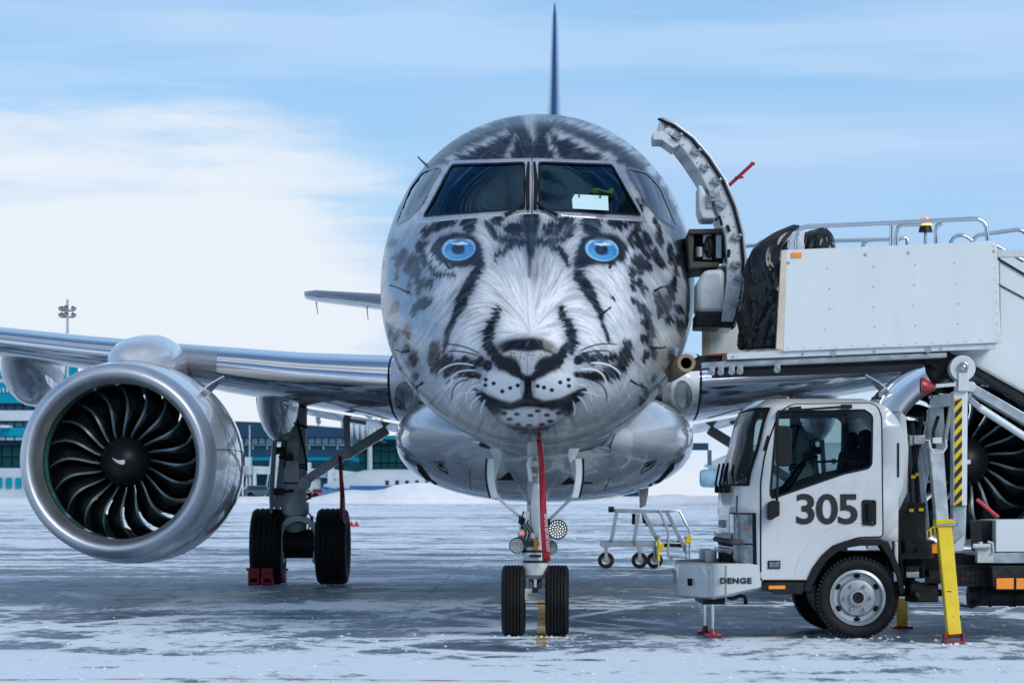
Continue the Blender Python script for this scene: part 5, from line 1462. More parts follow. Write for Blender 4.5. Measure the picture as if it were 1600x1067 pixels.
# side walls: flat sheets with the window and the wheel arch cut out
def side_sheet(y):
    top = [(x, z) for x, z in []]
    outl = [(r[0][0], r[0][2]) for r in rings if r[0][1] < .02]
    outr = [(r[30][0], r[30][2]) for r in rings if r[0][1] < .02]
    loop_ = outl[::1]
    poly = outr + outl[::-1]
    poly = resample(poly, .03)
    win = resample(WINl, .03); arch = ARCHl
    gx, gy = np.meshgrid(np.arange(-.3, 1.4, .035), np.arange(.4, 2.05, .035))
    pts = [Vector(p) for p in poly]; E = [(q, (q + 1) % len(poly)) for q in range(len(poly))]
    b = len(pts); pts += [Vector(p) for p in win]; E += [(b + q, b + (q + 1) % len(win)) for q in range(len(win))]
    b = len(pts); ar = resample(ARCHl, .03); pts += [Vector(p) for p in ar]; E += [(b + q, b + (q + 1) % len(ar)) for q in range(len(ar))]
    V, _, Fc, *_ = delaunay_2d_cdt(pts, E, [], 0, 1e-5)
    for f in Fc:
        cx = sum(V[q].x for q in f) / len(f); cy = sum(V[q].y for q in f) / len(f)
        if not in_poly([cx], [cy], poly)[0] or in_poly([cx], [cy], win)[0] or in_poly([cx], [cy], ARCHl)[0]: continue
        shell.add([(V[q].x, y, V[q].y) for q in f], [tuple(range(len(f)))])
side_sheet(0.0); side_sheet(CABW)
for i, k in side_cells:                                  # rounded roof edge rows
    if pys[i] < 640:
        k2 = (k + 1) % NR; quad(shell, rings[i][k], rings[i][k2], rings[i + 1][k2], rings[i + 1][k])
shell.add([p[:3] for p in rings[0]], [tuple(range(NR))])
cab = part('cab', shell, M['cab'], trk, sharp=40)
q_ = cab.modifiers.new('thick', 'SOLIDIFY'); q_.thickness = .03; q_.offset = -1
wind = part('windscreen', wsg, M['cabglass'], cab)
part('windscreen_rim', rimg, M['gasket'], cab)
for s_ in (0, 1):
    part('headlamp_frame', hf[s_], M['gasket'], cab)
    for h_ in (0, 1):
        q_ = part('headlamp', hl[(s_, h_)], M['head'], cab)
        if not s_ and not h_: h1 = q_
g_ = MB(); g_.ellipsoid(T(1166, 824, .03), (.012, .012, .03), 12, 8); part('indicator_bulb', g_, material('orange_bulb', (.6, .12, .03), .3), h1)
# window panes and rubber, near and far side
gN = patch(MB(), TRK, CABB, WINr, grow(WINr, -3.4), off=.012, step=8); part('window_seal', gN, M['gasket'], cab)
gP = MB(); gP.add([(x, .012, z) for x, z in WINl], [tuple(range(len(WINl)))]); part('window_pane', gP, M['cabglass'], cab)
gF = MB(); gF.add([(x, CABW - .012, z) for x, z in WINl], [tuple(range(len(WINl)))]); part('window_pane', gF, M['cabglass'], cab)
gF = MB(); gF.add([(p[0], CABW - p[1], p[2]) for p in gN.v], gN.f); part('window_seal', gF, M['gasket'], cab)
# sliding window frame post
g_ = MB(); g_.bar(T(*Zt(1080, 262), .05), T(*Zt(1068, 640), .05), .035, .03, (0, 1, 0)); g_.bar(T(*Zt(640, 258), .05), T(*Zt(1080, 258), .05), .03, .03, (0, 1, 0)); part('sash_frame', g_, M['gasket'], cab)
g_ = MB()
for k in range(9):
    p0, p1 = T(*Zt(760 + 55 * k, 655 - 14 * math.sin(PI * k / 9)), .04), T(*Zt(815 + 55 * k, 655 - 14 * math.sin(PI * (k + 1) / 9)), .04)
    g_.bar(p0, p1, .02, .022, (0, 1, 0))
part('sash_frame', g_, M['black'], cab)
# door: proud sheet, with its gap line
DOOR = [Zt(366, 1530), Zt(366, 820), Zt(395, 620), Zt(440, 450), Zt(500, 290), Zt(560, 205), Zt(640, 172), Zt(1280, 162), Zt(1345, 195), Zt(1372, 280), Zt(1384, 1270), Zt(1180, 1275), Zt(1010, 1330), Zt(900, 1420), Zt(820, 1560), Zt(762, 1645), Zt(372, 1645)]
dp = patch(MB(), TRK, CABB, round_poly(DOOR, 6), grow(WINr, -.5), off=.006, step=9)
door = part('cab_door', dp, M['cab'], cab)
g_ = MB(); q = []
for p in resample(round_poly(DOOR, 6), 5):
    h = on_surf(TRK, CABB, p[0], p[1], .003)
    if h is not None: q.append(h)
g_.tube(q, .007, 5); part('door_gap', g_, M['gasket'], door)
g_ = MB(); g_.prism(TP([Zt(*p) for p in ((1210, 975), (1225, 962), (1318, 965), (1330, 980), (1330, 1165), (1315, 1178), (1222, 1175), (1212, 1160))], -.022), (0, .02, 0)); dh = part('door_handle', g_, M['black'], door, bevel=.004)
g_ = MB(); g_.bar(T(*Zt(1272, 990), -.045), T(*Zt(1272, 1130), -.045), .04, .03, (0, 1, 0)); part('handle_grip', g_, M['gasket'], dh, bevel=.008)
g_ = MB(); g_.cyl(T(*Zt(1298, 1158), -.03), T(*Zt(1298, 1158), -.02), .009, n=10); part('key_lock', g_, M['chrome'], dh)
g_ = MB()
for a, b in ((370, 745), (365, 765)): pass
g_ = MB(); q = [on_surf(TRK, CABB, *Zt(*p), .002) for p in ((645, 1570), (690, 1450), (760, 1340), (860, 1240), (980, 1175), (1120, 1150), (1370, 1148))]
qq = []
for a, b in zip(q, q[1:]):
    for k in range(5): qq.append(a.lerp(b, k / 5))
g_.tube(qq, .010, 6); part('wing_crease', g_, M['cab'], door)
def text_mesh(txt, name, mat_, w_, h_, parent, origin, xdir=(1, 0, 0), updir=(0, 0, 1), bold=.02, depth=.002, spacing=1.0):
    cu = bpy.data.curves.new('lettering', 'FONT'); cu.body = txt; cu.offset = bold; cu.extrude = .001; cu.space_character = spacing; cu.resolution_u = 4
    ob = bpy.data.objects.new('lettering', cu); COL.objects.link(ob)
    dg = bpy.context.evaluated_depsgraph_get(); dg.update()
    me = bpy.data.meshes.new_from_object(ob.evaluated_get(dg))
    bpy.data.objects.remove(ob); bpy.data.curves.remove(cu)
    co = np.empty(len(me.vertices) * 3); me.vertices.foreach_get('co', co); co = co.reshape(-1, 3)
    mn, mx_ = co.min(0), co.max(0)
    X, U = Vector(xdir).normalized(), Vector(updir).normalized(); Nn = X.cross(U)
    sx_, sy_ = w_ / (mx_[0] - mn[0]), h_ / (mx_[1] - mn[1])
    out = [Vector(origin) + X * ((c[0] - mn[0]) * sx_) + U * ((c[1] - mn[1]) * sy_) + Nn * (c[2] / .001 * depth) for c in co]
    me.vertices.foreach_set('co', np.array([tuple(v) for v in out]).ravel()); me.materials.clear(); me.materials.append(mat_); me.name = name; me.update()
    return put(name, me, parent)
p0, p1 = T(1244, 819), T(1340, 771)
text_mesh('305', 'door_number', M['blacktext'], p1.x - p0.x, p1.z - p0.z, door, (p0.x, -.012, p0.z), bold=.022, spacing=.93)
# lamps, sill, arch
g_ = tprism([Zt(*p) for p in ((428, 404), (530, 404), (530, 468), (428, 468))], -.016, .02); g_.v = [(x, y, z) for x, y, z in g_.v]
sl = MB().prism(TP([(1200, 875.5), (1219.5, 875.5), (1219.5, 888), (1200, 888)], -.02), (0, .02, 0)); s_o = part('side_repeater', sl, M['gasket'], cab, bevel=.004)
part('repeater_lens', MB().prism(TP([(1202, 877.5), (1218, 877.5), (1218, 886), (1202, 886)], -.026), (0, .01, 0)), M['head'], s_o, bevel=.003)
part('sill', MB().prism(TP([(1190, 909.5), (1262, 909.5), (1258, 921), (1252, 928), (1212, 928), (1207, 924), (1190, 921)], -.01), (0, .25, 0)), M['chassis'], cab, bevel=.006)
part('marker_lamp', MB().prism(TP([(1201, 914.5), (1227, 914.5), (1227, 920), (1201, 920)], -.022), (0, .014, 0)), M['orange'], cab, bevel=.003)
aro = [(1256, 922), (1260, 908), (1270, 886), (1284, 867), (1301, 852), (1320, 845), (1345, 841.5), (1378, 841)]
ari = [(1378, 852), (1345, 852), (1323, 856), (1308, 863), (1294, 874), (1281, 892), (1270, 914), (1266, 926)]
part('wheel_arch_trim', MB().prism(TP(aro + ari, -.035), (0, .22, 0)), M['black'], cab, bevel=.008)
part('mudguard', MB().prism(TP([(1374, 842), (1388, 846), (1398, 868), (1408, 892), (1414, 925), (1407, 930), (1401, 900), (1390, 872), (1378, 855)], -.03), (0, .25, 0)), M['black'], cab, bevel=.006)
# inner arch
g_ = MB(); rows = [[tuple(T(px, py, y)) for px, py in [(1266, 926), (1281, 892), (1296, 872), (1323, 855), (1345, 851), (1400, 851)]] for y in (-.01, .35)]; g_.grid(rows); part('arch_liner', g_, M['chassis'], cab)
# mirrors
g_ = MB(); g_.tube([T(1213, 646, -.02), T(1215, 646, -.26), T(1215, 668, -.30), T(1215, 740, -.30), T(1214.5, 776, -.14), T(1213, 785, -.06)], .011, 8); mb_ = part('mirror_bracket', g_, M['black'], cab)
g_ = MB(); g_.prism(TP([(1212, 668), (1216, 664.5), (1232, 665), (1238, 670), (1237.5, 724), (1233, 728.5), (1218, 728), (1213, 722)], -.40), (0, .15, 0)); part('mirror_housing', g_, M['black'], mb_, bevel=.025)
g_ = MB(); g_.prism(TP([(1200, 786), (1208, 781.5), (1218.5, 782), (1218.5, 805), (1204, 812.5), (1200, 811)], -.17), (0, .15, 0)); part('kerb_mirror', g_, M['black'], cab, bevel=.02)
g_ = MB(); g_.bar(T(1214, 643, -.05), T(1320, 635, -.05), .02, .025, (0, 1, 0)); g_.bar(T(1314, 635, -.04), T(1331, 635, -.04), .035, .06, (0, 1, 0)); g_.bar(T(1232, 639, -.04), T(1252, 637, -.04), .03, .035, (0, 1, 0)); part('mirror_stay', g_, M['black'], cab, bevel=.005)
# front: grille, badge, wipers, roof bits
g_ = MB()
for py in (838, 862):
    z = T(1150, py).z; xf = T(float(fpx(py)), py).x
    g_.tube([(xf - .012 - .025 * math.sin(PI * t), RC + (CABW - 2 * RC) * t, z) for t in np.linspace(.06, .94, 15)], .026, 8)
gr = part('grille_bar', g_, M['cab'], cab)
for py in (846, 872):
    g_ = MB(); z = T(1150, py).z; xf = T(float(fpx(py)), py).x
    rows = [[(xf - .004 - .025 * math.sin(PI * t), RC + (CABW - 2 * RC) * t, z + dz) for t in np.linspace(.03, .97, 15)] for dz in (-.05, .05)]
    g_.grid(rows); part('grille_opening', g_, M['dark'], cab)
z0 = T(1140, 826).z; xf = T(float(fpx(818)), 818).x - .037
text_mesh('ISUZU', 'front_badge', M['steel'], .42, .07, cab, (xf, 1.21, z0), xdir=(0, -1, 0), bold=.03, depth=.006)
for yb in (.45, .9, 1.35):
    g_ = MB(); za, zb_ = T(1150, 764).z, T(1150, 735).z
    xa, xb = T(float(fpx(764)), 764).x - .04, T(float(fpx(722)), 722).x - .05
    g_.tube([(xa, yb, za), (xa - .02, yb + .05, za + .05), (xb, yb + .30, T(1150, 722).z)], .010, 6)
    g_.cyl((xa + .03, yb, za), (xa - .03, yb, za), .03, n=10); part('wiper', g_, M['black'], cab)
g_ = MB(); g_.tube([T(1152, 737, .05), T(1158, 740, .0), T(1162, 745, -.0), T(1163, 755, .0)], .008, 6); part('wiper', g_, M['black'], cab)
g_ = MB(); g_.box(T(1234, 621, .4), (.05, .08, .06)); part('roof_marker', g_, M['black'], cab, bevel=.012)
g_ = MB(); g_.box(T(1231, 622, .35), (.02, .03, .035)); part('marker_lens', g_, M['orange'], cab, bevel=.008)
g_ = MB(); g_.cyl(T(1371, 621, .3), T(1371, 613, .3), .018, .008, 8); g_.bar(T(1362, 622, .3), T(1378, 622, .3), .03, .02); part('roof_bracket', g_, M['black'], cab)
part('vent_slot', MB().prism(TP([(1199, 680), (1202, 681), (1197, 703), (1193, 705), (1193, 700)], -.002), (0, .02, 0)), M['gasket'], cab)
part('pillar_vent', MB().prism(TP([(1402, 692), (1405, 692), (1405, 745), (1402, 745)], -.008), (0, .02, 0)), M['gasket'], cab)
# cab interior
for yb, xo in ((.55, 1352), (1.45, 1352)):
    s_ = T(xo, 775); x0 = s_.x
    g_ = MB(); g_.box((x0 - .28, yb, .98), (.5, .5, .16)); g_.box((x0 + .02, yb, 1.32), (.16, .48, .62), Matrix.Rotation(R(8), 3, 'Y')); g_.box((x0 + .07, yb, 1.70), (.10, .28, .18)); part('cab_seat', g_, M['seat'], cab, bevel=.05)
g_ = MB(); c = T(1240, 745, .5); th = np.linspace(0, 2 * PI, 25)[:-1]
ring_ = [c + Vector((.10 * math.cos(a), .21 * math.sin(a), .19 * math.cos(a) * .8)) for a in th]; g_.tube(ring_ + [ring_[0]], .016, 6); g_.cyl(c, c + Vector((-.25, 0, -.3)), .03); part('steering_wheel', g_, M['black'], cab)
g_ = MB(); g_.box((T(1178, 775).x, 1.0, 1.12), (.28, 1.8, .22)); g_.box((T(1225, 790).x, 1.0, .82), (.9, 1.9, .05)); part('dashboard', g_, material('grey_cab_trim', (.07, .08, .085), .7, var=.2), cab, bevel=.04)
# bumper
bpr = []
def bump_ring(top, zoff=0):
    xf = T(1110, 900).x; xr = T(1190, 900).x
    pts = [(xr, 0), (xf + .12, 0)]
    for k in range(9):
        a = PI / 2 * k / 8; pts.append((xf + .14 - .14 * math.sin(a), .14 - .14 * math.cos(a)))
    for k in range(1, 14):
        t = k / 14; pts.append((xf - .24 * math.sin(PI * t) ** .8, .14 + (1.96 - .28) * t))
    for k in range(9):
        a = PI / 2 * (1 - k / 8); pts.append((xf + .14 - .14 * math.sin(a), 1.96 - .14 + .14 * math.cos(a)))
    pts += [(xf + .14, 1.96), (xr, 1.96)]
    return pts
P2 = bump_ring(0)
zt_ = T(1150, 880).z; xr_, xf_ = T(1190, 900).x, T(1110, 900).x
def zbot(x):
    t = min(1, max(0, (x - xf_) / (xr_ - xf_))); return T(1110, 937).z + (T(1190, 918.5).z - T(1110, 937).z) * t
g_ = MB(); rows = []
for f, ins in ((0, .03), (.06, 0), (.5, 0), (.94, 0), (1, .02)):
    rows.append([(x + (ins if i not in (0, len(P2) - 1) else 0), y + (ins if y < .98 else -ins), zbot(x) + (zt_ - zbot(x)) * f) for i, (x, y) in enumerate(P2)])
g_.grid(rows, closeu=True); g_.add(rows[0], [tuple(range(len(P2)))])
bmp = part('front_bumper', g_, M['cab'], trk, sharp=50)
g_ = MB(); g_.add([(x + .02, y + (.03 if y < .98 else -.03), zt_ + .002) for x, y in P2], [tuple(range(len(P2)))]); part('bumper_step_plate', g_, material('grey_checker_plate', (.10, .10, .105), .5, .4, var=.2, scale=20, bump=.4, bscale=120), bmp)
p0, p1 = T(1125, 911.5), T(1174.5, 902)
text_mesh('DENGE', 'bumper_lettering', M['blacktext'], p1.x - p0.x, p1.z - p0.z, bmp, (p0.x, -.006, p0.z), bold=.045, spacing=1.12)
for px, y in ((1101, 1.25), (1111, .62)):
    c = T(px, 882, y); c.z = zt_ + .003; g_ = MB(); g_.lathe([(.001, .10), (.048, .10), (.05, .095), (.05, 0)], o=c, axis='z', n=20); part('buffer_post', g_, M['gear'], bmp)
c = T(1125, 882, .5); g_ = MB(); g_.cyl((c.x, c.y, zt_), (c.x, c.y, zt_ + .07), .012); g_.bar((c.x, c.y - .03, zt_ + .06), (c.x, c.y + .03, zt_ + .06), .02, .02); part('tow_pin', g_, M['black'], bmp)
yb = 1.0; xw = xf_ - .135
g_ = MB(); g_.box((xf_ - .24 * math.sin(PI * .28 / 1.68) ** .8, .42, (zt_ + .34) / 2 - .02), (.05, .07, .06)); part('bumper_slot', g_, M['dark'], bmp)
for k, yb in enumerate((.9, 1.05, 1.2, 1.38, 1.55)):
    xx = xf_ - .24 * math.sin(PI * (yb - .14) / 1.68) ** .8 - .004
    g_ = MB(); g_.box((xx, yb, .50), (.006, .035, .13)); 
    if k % 2: g_.box((xx, yb + .06, .55), (.006, .09, .03))
    part('faded_stencil', g_, material('faded_grey_stencil', (.30, .36, .42), .6, var=.3, scale=30) if k == 0 else bpy.data.materials['faded_grey_stencil'], bmp)
# front jacks under the bumper
for px, y in ((1101.5, .95), (1114, .35)):
    c = T(px, 960, y); zt2 = T(px, 934, y).z
    jk = MB().cyl((c.x, c.y, .03), (c.x, c.y, zt2), .017, n=14); jo = part('front_jack', jk, M['chrome'], trk)
    g_ = MB(); g_.box((c.x, c.y, .013), (.14, .16, .026)); g_.cyl((c.x, c.y, .02), (c.x, c.y, .07), .035, .022, 12); part('jack_foot', g_, M['redpaint'], jo, bevel=.005)
g_ = MB(); g_.prism(TP([(1098, 933), (1133, 931), (1133, 944), (1098, 944)], .3), (0, .9, 0)); part('jack_beam', g_, M['chassis'], trk, bevel=.008)
g_ = MB(); g_.tube([T(1136, 931, .3), T(1142, 935, .3), T(1150, 933, .3), T(1158, 930, .3), T(1165, 933, .3)], .016, 8); g_.tube([T(1165, 933, .3), T(1165, 944, .3)], [.014, .02], 8); part('tow_hook', g_, M['chassis'], trk)
# wheels
WR = .348
TT = tyre_mesh(WR, .225, .235, 3, 64)
for k in range(60):
    a = 2 * PI * k / 60
    for sx_ in (-1, 1):
        rot = Matrix.Rotation(-a, 3, 'X')
        TT.box(rot @ Vector((sx_ * .085, 0, WR - .008)), (.05, .020, .022), rot)
TTM = TT.mesh('tyre', M['rubber'])
rm = MB(); rm.lathe([(.238, -.098), (.215, -.104), (.205, -.085), (.200, -.05), (.165, -.045), (.150, -.075), (.10, -.085), (.075, -.085), (.072, -.12), (.05, -.122), (.045, -.10), (.001, -.10)], axis='x', n=64)
rm.lathe([(.236, -.098), (.236, .09), (.19, .06), (.05, .05), (.001, .05)], axis='x', n=40)
RMM = rm.mesh('rim', M['wheelsilver'] if 'wheelsilver' in M else material('silver_wheel_paint', (.42, .45, .47), .35, .55, var=.12, scale=14, dirt=.35))
slot = MB(); slot.ellipsoid((-.052, 0, .183), (.013, .029, .017), 14, 8)
SLM = slot.mesh('hand_hole', M['dark'])
nuts = MB(); c = Vector((-.084, 0, .112)); nuts.cyl(c, c + Vector((-.03, 0, 0)), .016, .014, 6); nuts.cyl(c + Vector((-.029, 0, 0)), c + Vector((-.04, 0, 0)), .008, n=8)
NUM = nuts.mesh('wheel_nut', M['steel'])
hubm = MB(); hubm.lathe([(.071, -.119), (.066, -.121), (.05, -.117), (.04, -.108), (.012, -.108), (.001, -.12)], axis='x', n=24); HBM = hubm.mesh('hub_cap', M['chassis'])
wx_ = T(1338, 935, .13).x
for x, y, rz in ((wx_, .135, PI / 2), (wx_ - .012, 1.80, -PI / 2), (wx_ + 3.4, .135, PI / 2), (wx_ + 3.4, .40, -PI / 2), (wx_ + 3.4, 1.80, -PI / 2)):
    wo_ = put('wheel', TTM, trk, loc=(x, y, WR), rot=(0, 0, rz))
    for nm, me in (('rim', RMM), ('hub_cap', HBM)): put(nm, me, wo_)
    for k in range(6): put('hand_hole', SLM, wo_, rot=(R(60 * k), 0, 0)); put('wheel_nut', NUM, wo_, rot=(R(60 * k + 30), 0, 0))
g_ = MB(); g_.cyl((wx_, .2, WR), (wx_, 1.75, WR), .05); g_.cyl((wx_ + 3.4, .3, WR), (wx_ + 3.4, 1.75, WR), .07); part('axle', g_, M['chassis'], trk)
# chassis and what hangs from it
g_ = MB(); g_.bar((-.1, .55, .60), (5.4, .55, .60), .08, .20); g_.bar((-.1, 1.4, .60), (5.4, 1.4, .60), .08, .20); g_.box((.9, .95, .58), (1.0, .6, .30)); g_.box((2.3, .95, .50), (.4, 1.0, .18)); part('chassis_frame', g_, M['chassis'], trk)
g_ = MB(); pl = TP([(1488, 882), (1552, 882), (1552, 916), (1488, 916)], .22); g_.prism(pl, (0, .03, 0)); cp = part('side_plate', g_, M['chassis'], trk)
g_ = MB()
for i in range(8):
    for j in range(3):
        p = T(1494 + i * 7.4, 889 + j * 10, .215); g_.cyl(p, p + Vector((0, .004, 0)), .009, n=8)
part('bolt_hole', g_, M['dark'], cp, kind='stuff')
g_ = MB(); g_.cyl(T(1512, 931, .35), T(1700, 931, .35), .085, n=24)
for px in (1518, 1545, 1577, 1583): g_.cyl(T(px, 931, .35), T(px + 4, 931, .35), .094, n=24)
part('air_tank', g_, M['chassis'], trk)
g_ = MB(); g_.tube([T(1500, 945, .2), T(1520, 948, .2), T(1534, 942, .2), T(1538, 918, .2)], .012, 6); g_.tube([T(1420, 905, .2), T(1440, 912, .2), T(1462, 905, .2), T(1480, 912, .2)], .014, 6); g_.tube([T(1442, 865, .15), T(1443, 900, .15), T(1450, 905, .15)], .012, 6); g_.tube([T(1404, 800, .1), T(1405, 840, .1), T(1408, 880, .1), T(1412, 905, .1)], .012, 6); part('air_hose', g_, M['black'], trk)
part('battery_box', MB().prism(TP([(1415, 884), (1436, 884), (1436, 903), (1415, 903)], .1), (0, .3, 0)), M['chassis'], trk, bevel=.008)
part('battery_cover', MB().prism(TP([(1416, 893), (1436, 893), (1436, 902), (1416, 902)], .08), (0, .02, 0)), M['galv'], trk, bevel=.004)
g_ = MB(); g_.box(T(1440, 925, .5), (.25, .3, .16)); g_.cyl(T(1428, 925, .3), T(1436, 935, .3), .035); g_.box(T(1475, 900, .4), (.3, .2, .12)); g_.box(T(1415, 925, .8), (.6, .3, .06)); part('suspension', g_, M['chassis'], trk, bevel=.01)
g_ = MB(); g_.prism(TP([(1550, 884), (1640, 884), (1640, 922), (1556, 922), (1550, 915)], -.02), (0, .18, 0)); ub = part('underrun_guard', g_, M['chassis'], trk, bevel=.01)
for a, b in ((1557, 1584), (1588, 1618)): part('reflector', MB().prism(TP([(a, 903), (b, 903), (b, 920), (a, 920)], -.035), (0, .012, 0)), M['orange'], ub, bevel=.004)
part('deck_beam', MB().prism(TP([(1545, 863), (1700, 863), (1700, 880), (1545, 880)], .1), (0, 1.7, 0)), M['galv'], trk, bevel=.006)
part('equipment_box', MB().prism(TP([(1556, 812), (1700, 811), (1700, 862), (1556, 862)], .12), (0, .8, 0)), M['panel'], trk, bevel=.006)
part('equipment_box_end', MB().prism(TP([(1534, 814), (1556, 812), (1556, 862), (1536, 862)], .3), (0, .6, 0)), M['chassis'], trk, bevel=.006)
g_ = MB(); g_.cyl(T(1526, 780, .05), T(1560, 808, .02), .016, n=10); part('red_lever', g_, material('pinkish_red_grip', (.62, .05, .08), .4), trk)
g_ = MB(); g_.box(T(1538, 866, .15), (.14, .12, .14)); g_.cyl(T(1532, 858, .08), T(1532, 846, .08), .02); g_.cyl(T(1520, 853, .06), T(1548, 853, .06), .022); g_.tube([T(1545, 868, .1), T(1552, 862, .08), T(1551, 848, .08), T(1543, 846, .08)], .012, 6); part('valve_block', g_, M['gear'], trk, bevel=.008)
part('amber_side_reflector', MB().prism(TP([(1456.5, 850), (1464, 850), (1464, 864), (1456.5, 864)], .0), (0, .02, 0)), M['orange'], trk)
# columns and arms behind the cab
g_ = tprism([(1405, 640), (1416, 650), (1420, 700), (1418, 770), (1404, 800)], .25, 1.5); part('rear_cab_fairing', g_, M['cab'], trk, bevel=.02)
for pts, y, d, mt_ in (([(1490, 611), (1512, 611), (1511, 790), (1489, 790)], .05, .16, 'panel'), ([(1489, 790), (1510, 790), (1509, 850), (1488, 850)], .08, .14, 'galv'), ([(1490, 850), (1506, 836), (1506, 860), (1490, 862)], .04, .2, 'gear')):
    mo = part('mast_column', tprism(pts, y, d), M[mt_], trk, bevel=.006)
    if mt_ == 'panel': mast = mo
hz = MB(); ht, hb = 622, 790
part('hazard_strip', MB().prism(TP([(1492, ht), (1503.5, ht), (1502.5, hb), (1491.5, hb)], .044), (0, .006, 0)), M['yellow'], mast)
for k in range(10):
    a = ht - 8 + k * 18.6
    pl = [(1492, a + 13), (1503.4, a), (1503.2, a + 9.3), (1491.8, a + 22)]
    pl = [(x, min(max(y, ht), hb)) for x, y in pl]
    if len(set(y for _, y in pl)) < 2: continue
    part('hazard_stripe', MB().prism(TP(pl, .036), (0, .006, 0)), M['blacktext'], mast)
g_ = tprism([(1498, 570), (1502, 566.5), (1511, 567), (1514, 571), (1514, 611), (1497, 611)], .0, .22); g_.lathe([(.001, .02), (.11, .02), (.11, .16), (.001, .16)], o=T(1505, 575, 0), axis='y', n=24)
g_.cyl(T(1517, 604, .05), T(1517, 604, .15), .045, n=16); br = part('mast_head', g_, M['gearwhite'], trk, bevel=.006)
g_ = MB(); g_.lathe([(.045, -.012), (.03, -.02), (.02, -.008), (.001, -.014)], o=T(1505.5, 573, 0), axis='y', n=20); g_.box(T(1505.5, 580, -.004), (.065, .01, .014)); part('mast_pivot', g_, M['steel'], br)
g_ = MB()
for pts, y, d in (([(1452, 618), (1488, 614), (1487, 634), (1456, 638)], .35, .06), ([(1454, 636), (1474, 634), (1478, 700), (1458, 712), (1450, 690)], .4, .06), ([(1484, 634), (1490, 634), (1480, 690), (1474, 690)], .38, .05), ([(1449, 640), (1456, 640), (1462, 700), (1452, 700)], .45, .05)):
    g_.prism(TP(pts, y), (0, d, 0))
part('lift_frame', g_, M['gear'], trk, bevel=.005)
g_ = MB(); g_.bar(T(1416, 690, .6), T(1440, 850, .6), .09, .06, (0, 1, 0)); g_.bar(T(1432, 700, .5), T(1448, 840, .5), .07, .06, (0, 1, 0)); g_.bar(T(1420, 720, .9), T(1425, 850, .9), .12, .08, (0, 1, 0)); g_.bar(T(1460, 640, .7), T(1430, 800, .7), .10, .08, (0, 1, 0)); part('scissor_arm', g_, M['galv'], trk, bevel=.006)
g_ = MB(); g_.cyl(T(1425, 660, .4), T(1436, 790, .4), .022); g_.cyl(T(1440, 650, .5), T(1428, 740, .4), .02); g_.tube([T(1412, 660, .4), T(1416, 700, .3), T(1422, 740, .3), T(1424, 800, .3)], .016, 6); g_.tube([T(1466, 650, .3), T(1458, 675, .25), T(1460, 700, .25)], .018, 6)
g_.box(T(1416, 830, .6), (.25, .6, .5)); g_.box(T(1432, 858, .3), (.25, .4, .16)); g_.prism(TP([(1406, 868), (1436, 850), (1436, 862), (1406, 878)], .1), (0, .5, 0)); part('hydraulic_gear', g_, M['chassis'], trk, bevel=.01)
g_ = MB()
for px, py in ((1427, 745), (1434, 741), (1424, 797), (1439, 796)): g_.box(T(px, py, .28), (.04, .03, .028))
part('yellow_hose_clip', g_, M['yellow'], trk, bevel=.004)
g_ = MB(); g_.cyl(T(1420, 688, .3), T(1470, 688, .3), .018); g_.cyl(T(1424, 680, .28), T(1424, 696, .28), .02); g_.box(T(1436, 687, .28), (.10, .08, .08)); part('manifold', g_, M['steel'], trk, bevel=.006)
g_ = MB(); g_.tube([T(1452, 686, .1), T(1453, 698, .1), T(1460, 708, .08), T(1474, 706, .08), T(1479, 698, .1), T(1478, 686, .1)], .009, 8); g_.bar(T(1457, 688, .12), T(1471, 688, .12), .05, .05, (0, 1, 0)); part('lift_shackle', g_, M['gearwhite'], trk, bevel=.004)
# near outrigger: galvanised upper arm, yellow leg, red foot
yt, yb = .02, -.86
g_ = MB(); a0, a1 = [tuple(T(*p, .1)) for p in ((1452, 700), (1475, 700))], [tuple(T(*p, -.28)) for p in ((1483, 815), (1463, 815))]
g_.prism(a0 + a1, (0, .14, 0)); part('outrigger_arm', g_, M['galv'], trk, bevel=.008)
g_ = MB(); q = [tuple(T(*p, -.30)) for p in ((1464, 812), (1487, 812))] + [tuple(T(*p, -.84)) for p in ((1503, 990), (1481.5, 992))]
g_.prism(q, (.004, .15, 0)); yl = part('outrigger_leg', g_, M['yellow'], trk, bevel=.01)
g_ = MB(); q = [tuple(T(*p, -.32)) for p in ((1462.5, 811), (1489, 811), (1493, 817), (1493, 823), (1463, 825))]; g_.prism(q, (0, .18, 0)); part('leg_collar', g_, M['yellow'], yl, bevel=.006)
g_ = MB(); g_.cyl(T(1464, 819.5, -.35), T(1497, 819, -.35), .009, n=8); g_.cyl(T(1494, 819, -.35), T(1497, 819, -.35), .018, n=6); part('leg_bolt', g_, M['chrome'], yl)
g_ = MB(); q = [tuple(T(*p, -.30)) for p in ((1448, 830), (1466, 816), (1466, 828), (1450, 841))]; g_.prism(q, (0, .03, 0)); hzb = part('leg_brace', g_, M['yellow'], yl)
g_ = MB()
for k in range(3):
    a = 1450 + 6 * k; q = [tuple(T(*p, -.303)) for p in ((a, 829 - 4.4 * k + 1), (a + 3, 827 - 4.4 * k + 1), (a + 3.4, 838 - 4.4 * k), (a + .6, 840 - 4.4 * k))]; g_.prism(q, (0, .002, 0))
part('hazard_stripe', g_, M['blacktext'], hzb)
def leg_y(py): return -.30 - .54 * (py - 812) / 180
part('leg_mark', MB().add([tuple(T(x, y, leg_y(y) - .004)) for x, y in ((1488, 962), (1501, 961), (1501.5, 968))], [(0, 1, 2)]), M['blacktext'], yl)
part('leg_mark', MB().add([tuple(T(x, y, leg_y(y) - .004)) for x, y in ((1479, 923), (1494, 923), (1494, 924.6), (1479, 924.6))], [(0, 1, 2, 3)]), M['blacktext'], yl)
c = T(1491, 1003, -.86)
